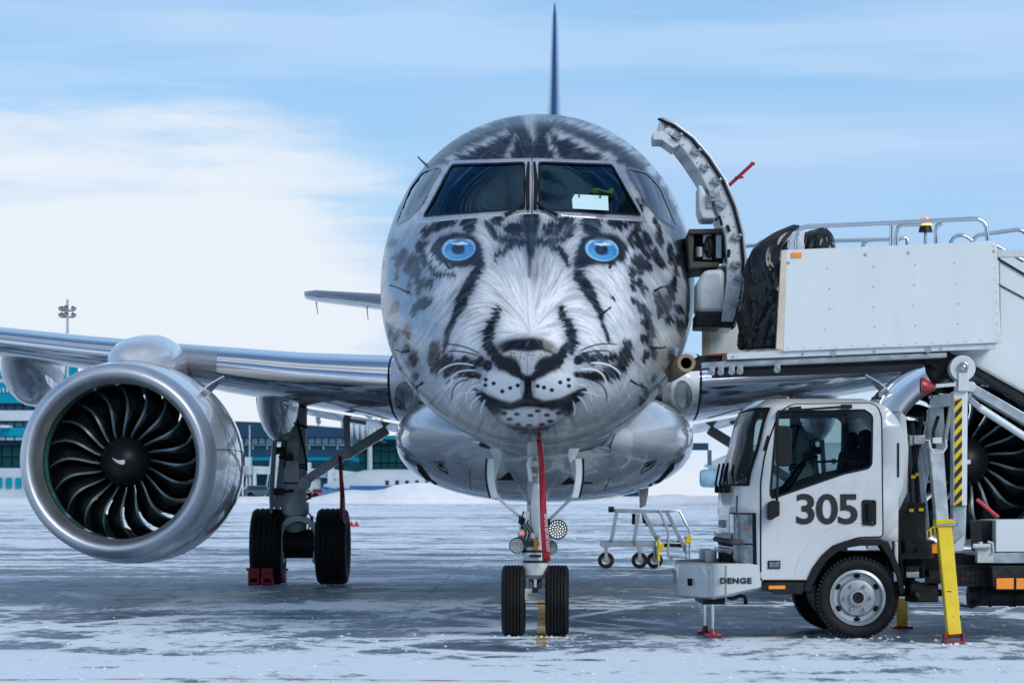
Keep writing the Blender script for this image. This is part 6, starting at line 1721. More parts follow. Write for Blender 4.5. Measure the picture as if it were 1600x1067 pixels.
g_ = MB(); g_.box((c.x, c.y + .06, .012), (.17, .20, .024)); g_.box((c.x - .075, c.y + .05, .05), (.014, .12, .08)); g_.box((c.x + .075, c.y + .05, .05), (.014, .12, .08)); g_.cyl((c.x - .09, c.y + .05, .065), (c.x + .09, c.y + .05, .065), .014); part('leg_foot', g_, M['redpaint'], yl, bevel=.004)
g_ = MB(); c2_ = T(1410, 970, 1.9); g_.box((c2_.x, 1.95, .15), (.10, .12, .26)); fl_ = part('outrigger_leg', g_, M['yellow'], trk, bevel=.008)
g_ = MB(); g_.box((c2_.x, 1.95, .012), (.18, .2, .024)); part('leg_foot', g_, M['redpaint'], fl_)
# red work lamp on its arm
g_ = MB(); c = T(1450, 604, -.05); 
def lampring(t, r): return [(c.x + t, c.y + r * math.cos(a), c.z + r * math.sin(a) - t * .15) for a in [2 * PI * k / 20 for k in range(20)]]
g_.grid([lampring(*q) for q in ((-.062, .062), (-.055, .07), (-.03, .068), (.02, .045), (.05, .02), (.065, .018))], closeu=True); wl = part('work_lamp', g_, M['redpaint'], trk)
g_ = MB(); g_.add(lampring(-.056, .063), [tuple(range(20))]); part('lamp_glass', g_, M['head'], wl)
g_ = MB(); g_.bar(T(1461, 603, -.02), T(1500, 600, .05), .03, .035, (0, 1, 0)); part('lamp_arm', g_, M['steel'], wl)
g_ = MB(); g_.tube([T(1454, 613, -.04), T(1457, 620, -.04), T(1452, 626, -.02), T(1450, 620, .0)], .006, 6); part('lamp_cable', g_, M['black'], wl)
g_ = MB(); g_.cyl(T(1455, 588, .3), T(1470, 578, .3), .10, n=20); g_.cyl(T(1480, 590, .2), T(1492, 582, .2), .05, n=14); g_.tube([T(1450, 560, .3), T(1452, 580, .3), T(1462, 600, .3), T(1470, 592, .3)], .035, 10); g_.prism(TP([(1440, 552), (1486, 552), (1494, 566), (1480, 582), (1462, 576), (1448, 565)], .2), (0, .12, 0)); part('tilt_gear', g_, M['chassis'], trk, bevel=.01)
# ---- boom and stair side going down to the right
part('boom_side_panel', tprism([(1562, 402), (1680, 470), (1680, 655), (1508, 559.5), (1487, 547), (1564, 536)], .3, .05), M['panel'], trk, bevel=.004)
part('boom_channel', tprism([(1462, 549), (1490, 549), (1508, 560), (1680, 656), (1680, 682), (1514, 578), (1490, 566)], .27, .14), M['chassis'], trk, bevel=.006)
part('boom_channel_flange', tprism([(1486, 547), (1509, 559), (1680, 655), (1680, 658), (1508, 563), (1484, 550)], .25, .03), M['steel'], trk)
part('lower_boom', tprism([(1520, 598), (1680, 690), (1680, 709), (1518, 615)], .2, .14), M['galv'], trk, bevel=.008)
g_ = MB(); g_.cyl(T(1530, 636, .12), T(1680, 733, .12), .032, n=18); rc = part('boom_cylinder', g_, M['gearwhite'], trk)
g_ = MB(); g_.bar(T(1513, 622, .12), T(1532, 638, .12), .05, .06, (0, 1, 0)); g_.bar(T(1513, 612, .12), T(1514, 626, .12), .04, .06, (0, 1, 0)); part('cylinder_clevis', g_, M['steel'], rc, bevel=.005)
part('boom_strip', tprism([(1559, 402), (1680, 474), (1680, 478), (1559, 406)], .285, .02), M['chassis'], trk)
part('boom_strip', tprism([(1560, 443), (1680, 508), (1680, 510), (1560, 445)], .288, .012), M['chassis'], trk)
part('boom_top_bar', tprism([(1558, 390), (1700, 388), (1700, 400), (1558, 402)], .29, .08), M['gearwhite'], trk, bevel=.004)
part('boom_far_panel', tprism([(1558, 405), (1700, 402), (1700, 560), (1558, 540)], 1.6, .05), M['panel'], trk)
# ---- platform
plt = bpy.data.objects.new('lift_platform', None); COL.objects.link(plt); plt.parent = trk
part('platform_deck', tprism([(1136, 552), (1556, 537), (1556, 545), (1136, 562)], .0, 2.2), M['gearwhite'], plt, bevel=.005)
part('deck_underbeam', tprism([(1095, 566.5), (1136, 564), (1480, 550), (1480, 559), (1136, 574), (1095, 576)], .03, .08), M['galv'], plt, bevel=.012)
part('deck_understructure', tprism([(1136, 564), (1470, 552), (1462, 568), (1136, 579)], .3, 1.6), M['chassis'], plt)
part('deck_front_frame', tprism([(1092, 556), (1138, 552), (1138, 566), (1092, 570)], .5, 1.4), M['chassis'], plt)
part('deck_red_edge', tprism([(1108, 553.5), (1138, 551.5), (1138, 555), (1108, 556)], .45, .05), M['redpaint'], plt)
g_ = MB()
for px in (1112, 1126, 1143, 1156, 1214): g_.box(T(px, 579 - (px - 1112) * .045, .06), (.05, .06, .07)); g_.cyl(T(px, 582 - (px - 1112) * .045, .0), T(px, 582 - (px - 1112) * .045, .08), .03, n=12)
part('deck_roller', g_, M['steel'], plt, bevel=.004)
g_ = MB()
for px in (1145, 1254, 1302, 1366, 1450, 1470): p = T(px, 557.5 - (px - 1145) * .0375, -.004); g_.cyl(p, p + Vector((0, .01, 0)), .012 if px not in (1302, 1450) else .028, n=12)
part('deck_bolt', g_, M['steel'], plt)
c0, c1 = T(1072.5, 567, -.12), T(1072.5, 567, 2.1); c1 = Vector((c0.x, 2.1, c0.z + .01))
g_ = MB(); g_.lathe([(.048, 0), (.075, 0), (.078, .01), (.078, 2.2), (.048, 2.2), (.047, 1.0), (.048, .01)], o=c0, axis='y', n=32, close=True); part('foam_bumper_tube', g_, material('brown_foam_tube', (.30, .22, .14), .8, var=.2, scale=8, dirt=.3), plt)
g_ = MB(); g_.bar(T(1084, 566, .1), T(1096, 571, .1), .05, .06, (0, 1, 0)); part('tube_bracket', g_, M['chassis'], plt)
npn = part('near_side_panel', tprism([(1229, 390.5), (1557, 377), (1564.5, 535), (1224, 549)], -.03, .05), M['panel'], plt, bevel=.003)
part('panel_edge_strip', tprism([(1221, 391), (1230.5, 390.5), (1224.5, 548), (1212.5, 545)], -.028, .05), M['tan'], npn, bevel=.003)
g_ = MB(); rows_ = []
def PP(u, v):
    a = (1229 + (1557 - 1229) * u, 390.5 + (377 - 390.5) * u); b = (1224 + (1564.5 - 1224) * u, 549 + (535 - 549) * u)
    return a[0] + (b[0] - a[0]) * v, a[1] + (b[1] - a[1]) * v
for u in (.2, .42, .61, .8):
    for v in (.2, .4, .6, .8): p = T(*PP(u + random.uniform(-.01, .01), v), -.034); g_.cyl(p, p + Vector((0, .006, 0)), .006, n=8)
for k in range(14):
    p = T(*PP(.02 + k * .074, .975), -.034); g_.cyl(p, p + Vector((0, .006, 0)), .005, n=8)
    if k < 9: p = T(*PP(.985, .05 + k * .11), -.034); g_.cyl(p, p + Vector((0, .006, 0)), .005, n=8)
for u, v in ((.375, .08), (.58, .08), (.985, .1), (.01, .13)): p = T(*PP(u, v), -.034); g_.cyl(p, p + Vector((0, .006, 0)), .013, n=8)
part('panel_rivet', g_, M['steel'], npn, kind='stuff')
part('panel_marker', tprism([(1237, 395), (1253, 394.5), (1253, 402), (1237, 402.5)], -.045, .016), M['orange'], npn, bevel=.003)
fpn = part('far_side_panel', tprism([(1109, 416), (1557, 398), (1562, 545), (1109, 554)], 2.1, .05), M['panel'], plt, bevel=.003)
part('panel_edge_strip', tprism([(1097.5, 420), (1109.5, 416), (1109.5, 554), (1097.5, 555)], 2.09, .06), M['tan'], fpn)
def rail(pts, y, r=.019, name='guard_rail'):
    q = []
    for i, p in enumerate(pts):
        q.append(T(*p, y))
    part(name, MB().tube(q, r, 12), M['chrome'], plt)
rail([(1245, 390), (1245, 370), (1247, 361), (1252, 356), (1260, 354), (1390, 348.5), (1520, 342), (1530, 343), (1537, 347), (1541.5, 354), (1543.5, 376)], .0)
rail([(1393, 384), (1393, 350)], .0)
rail([(1400.5, 384), (1401, 363), (1403, 356), (1408, 351.5), (1440, 350)], .06)
rail([(1463, 381), (1462, 360), (1464, 353), (1471, 349)], .06)
rail([(1160, 385), (1235, 380), (1300, 376.5), (1405, 374), (1413, 371), (1417, 373), (1418, 384)], 2.05)
rail([(1347, 388), (1350, 380), (1357, 375.5), (1390, 374)], 1.98)
rail([(1485, 380), (1490, 372), (1496, 368), (1503, 367.5), (1510, 370), (1520, 377)], 1.9)
rail([(1519, 380), (1522, 373), (1528, 367.5), (1560, 363), (1588, 359), (1596, 360), (1640, 385)], 1.9)
rail([(1557, 384), (1600, 408)], 1.2)
# flashing beacon
g_ = MB(); g_.cyl(T(1446, 383, .5), T(1446, 362, .5), .014, n=10); bc = part('beacon_post', g_, M['steel'], plt)
b0 = T(1446, 363, .5)
g_ = MB(); g_.lathe([(.001, 0), (.062, 0), (.055, .03), (.05, .055), (.001, .055)], o=b0, axis='z', n=24); part('beacon_base', g_, M['black'], bc)
g_ = MB(); g_.lathe([(.050, .055), (.050, .115), (.046, .125), (.001, .127)], o=b0, axis='z', n=24); part('beacon_dome', g_, material('lit_amber_dome', (.85, .22, .01), .15, 0, coat=1.0, var=.15, scale=30, emit=(1, .28, .01), emit_s=.55), bc)
g_ = MB(); g_.lathe([(.001, .06), (.0508, .058), (.0508, .078), (.001, .08)], o=b0, axis='z', n=24); part('beacon_glow', g_, material('beacon_bulb_light', (1, .6, .1), .4, emit=(1, .55, .08), emit_s=2.2), bc)
# ---- rubbish bags on the platform
M['bag'] = material('black_bin_bag_film', (.010, .010, .012), .17, 0, var=.2, scale=4, bump=.22, bscale=5, spec=.5, stretch=(1, 1, .5))
M['wbag'] = material('white_plastic_bag', (.62, .64, .70), .4, 0, var=.06, bump=.6, bscale=14)
def bag(rows, y, dep, seed, fold=.10):
    r_ = random.Random(seed); ph = [(r_.uniform(0, 6.28), r_.randint(3, 13), r_.uniform(.3, 1)) for _ in range(9)]
    out = []
    px_ = pchip([r[0] for r in rows], [r[1] for r in rows]); hw_ = pchip([r[0] for r in rows], [r[2] for r in rows])
    n = 110
    rd = [(r_.uniform(0, 6.28), r_.choice((2, 3, 4, 5, 7)), r_.uniform(-11, 11), r_.uniform(.3, 1)) for _ in range(9)]
    for py in np.linspace(rows[0][0], rows[-1][0], 110):
        c = T(float(px_(py)), float(py), y); hw = float(hw_(py)) / 184
        ring = []
        t = (py - rows[0][0]) / (rows[-1][0] - rows[0][0])
        for k in range(n):
            a = 2 * PI * k / n
            w_ = sum(am * math.sin(m * a + p + 5 * t * math.sin(p * 3) + 2.5 * math.sin(9 * t + p)) for p, m, am in ph) / 5
            q_ = sum(am * (1 - abs(math.sin(m * a / 2 + s_ * t + p + .8 * math.sin(7 * t + 2 * a + p)))) ** 4 for p, m, s_, am in rd)
            s = 1 + fold * w_ * (.6 + .8 * abs(math.sin(PI * (1 - t)))) + .055 * q_ * (.5 + t) - .06
            ring.append((c.x + hw * s * math.cos(a), c.y + hw / .2 * dep * s * math.sin(a), c.z + .012 * w_))
        out.append(ring)
    m_ = MB(); m_.grid(out, closeu=True); m_.add(out[0], [tuple(range(n))]); m_.add(out[-1], [tuple(range(n))]); return m_
def bag_thing(name, mb, mat_, label, cat):
    o = part(name, mb, mat_, None); o.location = (TRK.ox, TRK.oy, 0); o.rotation_euler = (0, 0, TRK.a); tag(o, label, cat); return o
bag_thing('rubbish_bag', bag([(352, 1243, 5), (358, 1237, 14), (368, 1225, 24), (382, 1213, 32), (405, 1203, 37), (440, 1197, 39), (480, 1193, 39), (520, 1191, 38), (540, 1191, 37), (547, 1190, 34)], .55, .2, 3), M['bag'], 'tall black rubbish bag standing at the open end of the lift platform', 'rubbish bag')
b2 = bag_thing('rubbish_bag', bag([(357, 1286, 4), (361, 1280, 14), (367, 1276, 24), (382, 1275, 31), (410, 1268, 36), (460, 1268, 38), (530, 1268, 38), (544, 1268, 36)], .75, .2, 8), M['bag'], 'low black rubbish bag whose top shows just above the white platform side', 'rubbish bag')
g_ = MB(); c = T(1296, 370, .75); g_.ellipsoid(c, (.035, .03, .03), 12, 8); g_.cyl(c, T(1290, 374, .75), .02); part('bag_knot', g_, M['bag'], b2)
bag_thing('plastic_bag', bag([(360, 1252, 5), (366, 1247, 10), (378, 1244, 12), (392, 1244, 14), (420, 1244, 15)], .30, .1, 5), M['wbag'], 'white plastic bag tucked between the two black rubbish bags', 'plastic bag')

# ================================================================ streamers, chocks, steps
def ribbon(frame, pts, wpx, y, name, label, text_px=None, txt_h=None):
    """hanging webbing strip; pts down its middle in photograph pixels"""
    n = 26; ys = [p[1] for p in pts]; fx = pchip(ys, [p[0] for p in pts]); fw = pchip([ys[0], ys[-1]], wpx)
    rows = []
    for k in range(n):
        py = ys[0] + (ys[-1] - ys[0]) * k / (n - 1); tw = .25 * math.sin(k * .33)
        row = []
        for u in (-1, -.5, 0, .5, 1):
            p = frame.at(float(fx(py)) + u * float(fw(py)) / 2, py, y); p.y += .012 * math.sin(u * 1.5 + k * .4) + .01 * tw * u; row.append(tuple(p))
        rows.append(row)
    m_ = MB(); m_.grid(rows)
    o = part(name, m_, M['red'], None); q = o.modifiers.new('thick', 'SOLIDIFY'); q.thickness = .003
    o.location = (frame.ox, frame.oy, 0); o.rotation_euler = (0, 0, frame.a); tag(o, label, 'streamer')
    if text_px:
        a, b = frame.at(*text_px[0], y - .022), frame.at(*text_px[1], y - .022)
        d = b - a; up = Vector((0, -1, 0)).cross(d).normalized()
        if up.x < 0: up = -up
        text_mesh('REMOVE BEFORE FLIGHT', 'streamer_lettering', M['whitetext'], d.length, txt_h, o, a, xdir=d, updir=up, bold=.0, depth=.0008)
    return o
ribbon(AIR, [(842, 686), (845, 712), (847, 750), (849, 800), (854, 876)], (7, 13), -.24, 'warning_streamer', 'long red remove before flight streamer hanging down the nose gear', ((850, 803), (854, 862)), .028)
ribbon(AIR, [(531, 712), (533, 745), (535, 780), (535, 826)], (5, 9), GY - .35, 'warning_streamer', 'red warning streamer hanging from the brace of the left main gear', ((535, 778), (536, 820)), .04)
M['chock'] = material('red_chock_paint', (.50, .012, .028), .5, 0, var=.2, scale=10, dirt=.3)
def chock(px, py0, w_, h_, label, rz=0, d=None):
    d = d or CH * F / (py0 - HY); x = (px - CX) * d / F
    t = thing('wheel_chock', label, 'wheel chock', loc=(x, d, 0), rz=rz, group='red wheel chocks at the main gear')
    m_ = MB(); pr = [(-.16, 0), (.16, 0), (.10, h_), (-.10, h_)]
    for k in range(2):
        xa = -w_ / 2 + k * w_ / 2 + .01; xb = xa + w_ / 2 - .02
        m_.prism([(xa, p[0] * .9, p[1]) for p in ((-.10, .0), (-.16, .02), (-.10, h_), (.10, h_), (.16, .0))], (xb - xa, 0, 0))
    part('chock_body', m_, M['chock'], t, bevel=.012)
    for k in range(2):
        for j in range(2):
            g_ = MB(); zc_ = h_ * (.30 + .38 * j); g_.box((-w_ / 4 + k * w_ / 2, -.150 + .045 * zc_ / h_ - .0 * j, zc_), (w_ * .26, .012, h_ * .22), Matrix.Rotation(R(-16), 3, 'X')); part('lightening_pocket', g_, M['redpaint'] if j else M['dark'], t)
    g_ = MB(); g_.cyl((-w_ / 2 - .02, 0, h_ * .9), (w_ / 2 + .02, 0, h_ * .9), .018); part('carry_bar', g_, M['chock'], t)
    return t
chock(408, 914, .36, .24, 'red wheel chock in front of the outer left main wheel')
chock(437, 913, .20, .20, 'red wheel chock just behind the outer left main wheel', d=40.75)
cd_ = 108
for px, nm in ((549, 'left'), (557, 'right')):
    t = thing('wheel_chock', 'small red chock lying far out on the apron, %s of the pair' % nm, 'wheel chock', loc=((px - CX) * cd_ / F, cd_, ground_z(cd_)), group='red chocks far out on the apron')
    m_ = MB(); m_.prism([(-.12, -.1, 0), (.12, -.1, 0), (0, -.1, .2)], (0, .2, 0)); part('chock_body', m_, M['chock'], t)
# ---- wheeled maintenance steps
sd_ = CH * F / (888 - HY)
ST = Frame((990 - CX) * sd_ / F, sd_, 0)
stp = thing('maintenance_steps', 'wheeled grey maintenance steps with yellow jacks parked under the wing', 'steps', ST)
def S8(x, y, yy=0.0): return ST.at(920 + x * .1312, 760 + y * .1312, yy)
def sbar(a, b, w_, h_, mt_, nm, y0=0, y1=None): part(nm, MB().bar(S8(*a, y0), S8(*b, y0 if y1 is None else y1), w_, h_, (0, 1, 0)), M[mt_], stp, bevel=.006)
M['stepgrey'] = material('worn_grey_step_paint', (.30, .36, .40), .5, .3, var=.25, scale=6, dirt=.4)
part('base_frame', MB().prism([tuple(S8(*p)) for p in ((150, 645), (800, 650), (800, 722), (150, 715))], (0, .9, 0)), M['stepgrey'], stp, bevel=.006)
part('top_platform', MB().prism([tuple(S8(*p)) for p in ((300, 262), (960, 282), (960, 312), (600, 318), (330, 312))], (0, .9, 0)), M['stepgrey'], stp, bevel=.006)
part('buffer', MB().cyl(S8(232, 272, .0), S8(300, 272, .0), .05), M['black'], stp)
for y in (0, .85):
    for a, b in (((330, 310), (268, 645)), ((590, 325), (540, 645))): sbar(a, b, .06, .07, 'stepgrey', 'leg', y)
    sbar((650, 310), (820, 640), .07, .08, 'stepgrey', 'stringer', y)
sbar((930, 300), (1090, 630), .06, .08, 'stepgrey', 'stringer'); sbar((1090, 630), (1170, 800), .06, .08, 'stepgrey', 'stringer')
for a, b in (((680, 455), (1030, 462)), ((870, 645), (1120, 655))):
    q = [tuple(S8(a[0], a[1] - 12)), tuple(S8(b[0], b[1] - 12)), tuple(S8(b[0], b[1] + 14)), tuple(S8(a[0], a[1] + 14))]; part('tread', MB().prism(q, (0, .3, 0)), M['stepgrey'], stp, bevel=.004)
part('tread_riser', MB().prism([tuple(S8(*p, .02)) for p in ((890, 675), (1110, 680), (1110, 725), (890, 720))], (0, .3, 0)), M['chassis'], stp)
M['raila'] = material('aluminium_handrail', (.62, .65, .67), .3, .8, var=.08)
for pts in (((840, 285), (945, 530), (948, 850), (1000, 852)), ((960, 288), (1080, 288), (1205, 530), (1200, 850), (960, 830))):
    part('handrail', MB().tube([S8(*p, -.02) for p in pts], .022, 10), M['raila'], stp)
for cx, cy in ((205, 872), (605, 870), (785, 890)):
    c = S8(cx, cy, .08); c.z = .137
    m_ = MB(); m_.lathe([(.07, -.045), (.11, -.05), (.13, -.04), (.137, -.02), (.137, .02), (.13, .04), (.11, .05), (.07, .045)], o=c, axis='y', n=28); wo_ = part('castor_wheel', m_, M['rubber'], stp)
    m_ = MB(); m_.lathe([(.001, -.03), (.05, -.035), (.07, -.04), (.07, .04), (.001, .03)], o=c, axis='y', n=20); part('castor_hub', m_, M['galv'], wo_)
    m_ = MB(); m_.bar(c + Vector((0, -.07, 0)), c + Vector((0, -.07, .22)), .055, .015, (0, 1, 0)); m_.bar(c + Vector((0, .07, 0)), c + Vector((0, .07, .22)), .055, .015, (0, 1, 0)); m_.box(c + Vector((0, 0, .22)), (.09, .16, .02)); part('castor_fork', m_, M['stepgrey'], wo_)
for x, y in ((830, 0), (1160, .0)):
    m_ = MB(); a = S8(x, 610, -.06); b = S8(x, 885, -.06)
    if x > 1000: b = S8(x, 680, -.06)
    m_.cyl(a, b, .028, n=14); m_.box((a + b) / 2 + Vector((.05, 0, .03)), (.08, .06, .12)); jo = part('levelling_jack', m_, M['yellow'], stp, bevel=.004)
    m_ = MB(); m_.cyl(b, Vector((b.x, b.y, .01)), .014); m_.cyl(Vector((b.x, b.y, .02)), Vector((b.x, b.y, .002)), .05); m_.cyl(a, a + Vector((0, 0, .03)), .04); part('jack_screw', m_, M['galv'], jo)
part('reflector', MB().lathe([(.001, -.012), (.022, -.01), (.024, .01)], o=S8(548, 680, -.005), axis='y', n=16), material('rusty_orange_reflector', (.35, .10, .03), .5), stp)
part('hanging_strap', MB().prism([tuple(S8(*p, .5)) for p in ((515, 320), (560, 320), (548, 450), (512, 450))], (0, .03, 0)), M['chassis'], stp); part('hanging_strap', MB().prism([tuple(S8(*p, .5)) for p in ((625, 330), (650, 330), (690, 440), (650, 440))], (0, .03, 0)), M['chassis'], stp)
# drain mast under the belly
dm = MB(); dm.prism([tuple(AIR.at(*p, 12.0)) for p in ((999, 756), (1014, 752), (1013, 770), (1009, 790), (1000, 794))], (0, .25, 0)); part('drain_mast', dm, M['gear'], air, bevel=.01)
# ---- painted lines on the apron
def strip(name, pts, w_, mat_, z=.004):
    m_ = MB(); rows = []
    for i, p in enumerate(pts):
        p = Vector(p); a = Vector(pts[max(i - 1, 0)]); b = Vector(pts[min(i + 1, len(pts) - 1)]); n = (b - a).normalized(); n = Vector((-n.y, n.x))
        rows.append([(p.x + n.x * w_ / 2, p.y + n.y * w_ / 2, z), (p.x - n.x * w_ / 2, p.y - n.y * w_ / 2, z)])
    m_.grid(rows); return part(name, m_, mat_, None, kind='structure')
def gp(px, py): d = CH * F / (py - HY); return ((px - CX) * d / F, d)
def paint(name, col, cover, seed):
    m = bpy.data.materials.new(name); m.use_nodes = True; t = m.node_tree; b = t.nodes['Principled BSDF']
    geo = t.nodes.new('ShaderNodeNewGeometry'); n = t.nodes.new('ShaderNodeTexNoise'); n.inputs['Scale'].default_value = 2.6; n.inputs['Detail'].default_value = 9; n.inputs['Roughness'].default_value = .75; n.noise_dimensions = '4D'; n.inputs['W'].default_value = seed
    t.links.new(geo.outputs['Position'], n.inputs['Vector'])
    mr = t.nodes.new('ShaderNodeMapRange'); mr.inputs['From Min'].default_value = cover - .08; mr.inputs['From Max'].default_value = cover + .08; t.links.new(n.outputs[0], mr.inputs[0])
    tr = t.nodes.new('ShaderNodeBsdfTransparent'); mx = t.nodes.new('ShaderNodeMixShader'); t.links.new(mr.outputs[0], mx.inputs[0]); t.links.new(b.outputs[0], mx.inputs[1]); t.links.new(tr.outputs[0], mx.inputs[2])
    t.links.new(mx.outputs[0], t.nodes['Material Output'].inputs[0]); b.inputs['Base Color'].default_value = (*col, 1); b.inputs['Roughness'].default_value = .6
    return m
strip('yellow_centre_line', [gp(846, 1010), gp(846, 985), gp(847, 940), gp(847, 900)], .085, paint('worn_yellow_line_paint', (.62, .38, .05), .52, 1))
strip('red_line', [gp(-120, 1063), gp(300, 1060), gp(800, 1064)], .05, paint('worn_red_line_paint', (.50, .03, .06), .50, 5))
wp_ = paint('frost_filled_joint', (.60, .63, .68), .50, 9)
for k, (a, b, w_) in enumerate((((608, 985), (752, 855), .025), ((780, 965), (800, 990), .03), ((890, 932), (1030, 890), .025), ((1090, 940), (1108, 985), .035), ((1060, 882), (1090, 940), .03), ((890, 960), (1180, 958), .02))):
    A_, B_ = gp(*a), gp(*b); strip('frosted_joint', [tuple(Vector(A_).lerp(Vector(B_), q / 6)) for q in range(7)], w_, wp_, .005 + .0008 * k)

# ================================================================ far background
def far(px, py, d): return ((px - CX) * d / F, d, CH + (HY - py) * d / F)
M['teal'] = material('teal_cladding', (.002, .24, .34), .35, 0, spec=.08, var=.12, scale=.15)
M['tealdark'] = material('dark_green_glazing', (.006, .055, .065), .35, 0, spec=.08, var=.35, scale=.3)
M['blueglass'] = material('blue_terminal_glazing', (.05, .12, .18), .35, 0, spec=.08, var=.35, scale=.25)
M['slate'] = material('slate_blue_cladding', (.018, .055, .10), .35, 0, spec=.08, var=.15, scale=.2)
M['bwhite'] = material('white_cladding', (.46, .52, .57), .5, 0, var=.08, scale=.3)
M['paleglass'] = material('pale_lit_glazing', (.22, .35, .43), .35, 0, spec=.08, var=.4, scale=.6)
def bbox(mb, x0, x1, y0, y1, d, dep):
    a = far(x0, y0, d); b = far(x1, y1, d); mb.box(((a[0] + b[0]) / 2, d + dep / 2, (a[2] + b[2]) / 2), (abs(b[0] - a[0]), dep, abs(b[2] - a[2])))
    return mb
def band(parent, nm, x0, x1, y0, y1, d, dep, mt_): return part(nm, bbox(MB(), x0, x1, y0, y1, d, dep), M[mt_], parent)
# teal terminal at the far left
D1 = 262
t1 = thing('terminal_building', 'teal terminal with white bands behind the left engine', 'building', loc=(0, 0, 0))
X0, X1 = -330, 128
cv = MB(); rows = []
for px in np.linspace(X0, 122, 30):
    yt_ = 562 + 10 * max(0, (px - 84) / 38) ** 2 + 5 * (px / 330) ** 2
    rows.append([far(px, yt_, D1 + 4), far(px, yt_, D1 + 22), far(px, 592, D1 + 22), far(px, 592, D1 + 4)])
cv.grid(rows, closeu=True); cv.add(rows[-1], [(0, 1, 2, 3)]); part('curved_roof', cv, M['teal'], t1)
for nm, y0, y1, dd, mt_, x1 in (('white_fascia', 592, 597.5, 2, 'bwhite', 112), ('pitched_roof', 597.5, 630, 1, 'teal', 120), ('window_band', 630, 641, 2, 'slate', 124), ('white_wall', 641, 657, 0, 'bwhite', X1), ('window_band', 657, 668, .6, 'slate', X1), ('spandrel', 668, 681, .2, 'teal', X1), ('window_band', 681, 688, .6, 'slate', X1), ('soffit', 688, 696, 1.5, 'slate', X1), ('glass_front', 696, 731, 2, 'tealdark', X1), ('ground_floor', 731, 776, .5, 'bwhite', X1)):
    band(t1, nm, X0, x1, y0, y1, D1 + dd, 14, mt_)
pm = bbox(MB(), 0, 18, 0, 9, D1, .3).mesh('pane', M['blueglass'])
def panes(parent, x0, x1, st, w_, y0, y1, d, mt_, nm='pane'):
    a = far(0, y0, d); b = far(w_, y1, d)
    m_ = MB(); m_.box((0, 0, 0), (abs(b[0] - a[0]), .25, abs(b[2] - a[2]))); me = m_.mesh(nm, M[mt_])
    x = x0
    while x < x1:
        p = far(x + w_ / 2, (y0 + y1) / 2, d); put(nm, me, parent, loc=p); x += st
panes(t1, -60, 120, 14, 12, 658.5, 667, D1 + .55, 'blueglass'); panes(t1, -60, 120, 14, 12, 682, 687.5, D1 + .55, 'paleglass'); panes(t1, -60, 120, 14, 12, 632, 640, D1 + 1.9, 'blueglass')
panes(t1, -60, 124, 16, 14, 698, 713, D1 + 1.9, 'tealdark'); panes(t1, -60, 124, 16, 14, 715, 730, D1 + 1.9, 'tealdark')
panes(t1, -50, 120, 15, 9, 746, 762, D1 + .4, 'teal', 'doorway'); band(t1, 'roller_canopy', 0, 14, 664, 668, D1 - 1.5, 2, 'bwhite')
for k in range(8): part('roof_louvre', bbox(MB(), -20 + k * 6, -18 + k * 6, 606, 613, D1 + .8, .3), M['bwhite'], t1)
# glass terminal behind the left main gear
D2 = 250
t2 = thing('terminal_building', 'dark blue glass terminal behind the left main gear', 'building', loc=(0, 0, 0))
cv = MB(); rows = []
for px in np.linspace(330, 545, 24):
    yt_ = 658 + 12 * ((px - 330) / 215) ** 1.6
    rows.append([far(px, yt_, D2 - 1), far(px, yt_ - 1, D2 + 16), far(px, 686, D2 + 16), far(px, 683, D2 - 1)])
cv.grid(rows, closeu=True); cv.add(rows[0], [(0, 1, 2, 3)]); cv.add(rows[-1], [(0, 1, 2, 3)]); part('roof_fascia', cv, M['slate'], t2)
for nm, y0, y1, dd, mt_ in (('glass_front', 683, 702, .5, 'blueglass'), ('sill_band', 694, 696, .2, 'paleglass'), ('floor_band', 702, 712, 0, 'slate'), ('green_spandrel', 712, 719, .2, 'teal'), ('shade_band', 719, 725, .4, 'slate'), ('lower_glazing', 725, 745, .6, 'tealdark'), ('ground_floor', 745, 777, 1, 'slate')):
    band(t2, nm, 330, 548, y0, y1, D2 + dd, 14, mt_)
panes(t2, 372, 546, 11, 9, 684.5, 693, D2 + .35, 'paleglass'); panes(t2, 372, 546, 15, 13, 726, 744, D2 + .4, 'tealdark'); panes(t2, 372, 546, 22, 3, 697, 702, D2 + .3, 'paleglass')
# green glass hall further right
D3 = 270
t3 = thing('terminal_building', 'green glass hall with a blue roof edge left of the belly', 'building', loc=(0, 0, 0))
for nm, y0, y1, dd, mt_ in (('roof_edge', 680, 686, -1, 'teal'), ('shade_band', 686, 694, 0, 'slate'), ('glass_front', 694, 742, .5, 'tealdark'), ('ground_floor', 742, 778, 1, 'slate')):
    band(t3, nm, 520, 1000, y0, y1, D3 + dd, 16, mt_)
panes(t3, 524, 690, 12, 10.5, 695, 704, D3 + .4, 'tealdark'); panes(t3, 524, 690, 12, 10.5, 706, 722, D3 + .4, 'tealdark'); panes(t3, 524, 690, 12, 10.5, 724, 741, D3 + .4, 'tealdark')
panes(t3, 524, 690, 24, 8, 689, 691, D3 - .2, 'paleglass', 'ceiling_light')
# fluted white canopy
cn = MB(); rows = []
for k in range(65):
    px = 536 + 60 * k / 64; w_ = math.sin(k * .66)
    rows.append([far(px, 655 + w_ * 1.5, D3 - 6 - w_ * .4), far(px + 1, 683 + 3 * w_ + (px - 536) * .05, D3 - 6 - w_ * .4)])
cn.grid(rows); co = part('fluted_canopy', cn, M['bwhite'], t3); q = co.modifiers.new('thick', 'SOLIDIFY'); q.thickness = .2
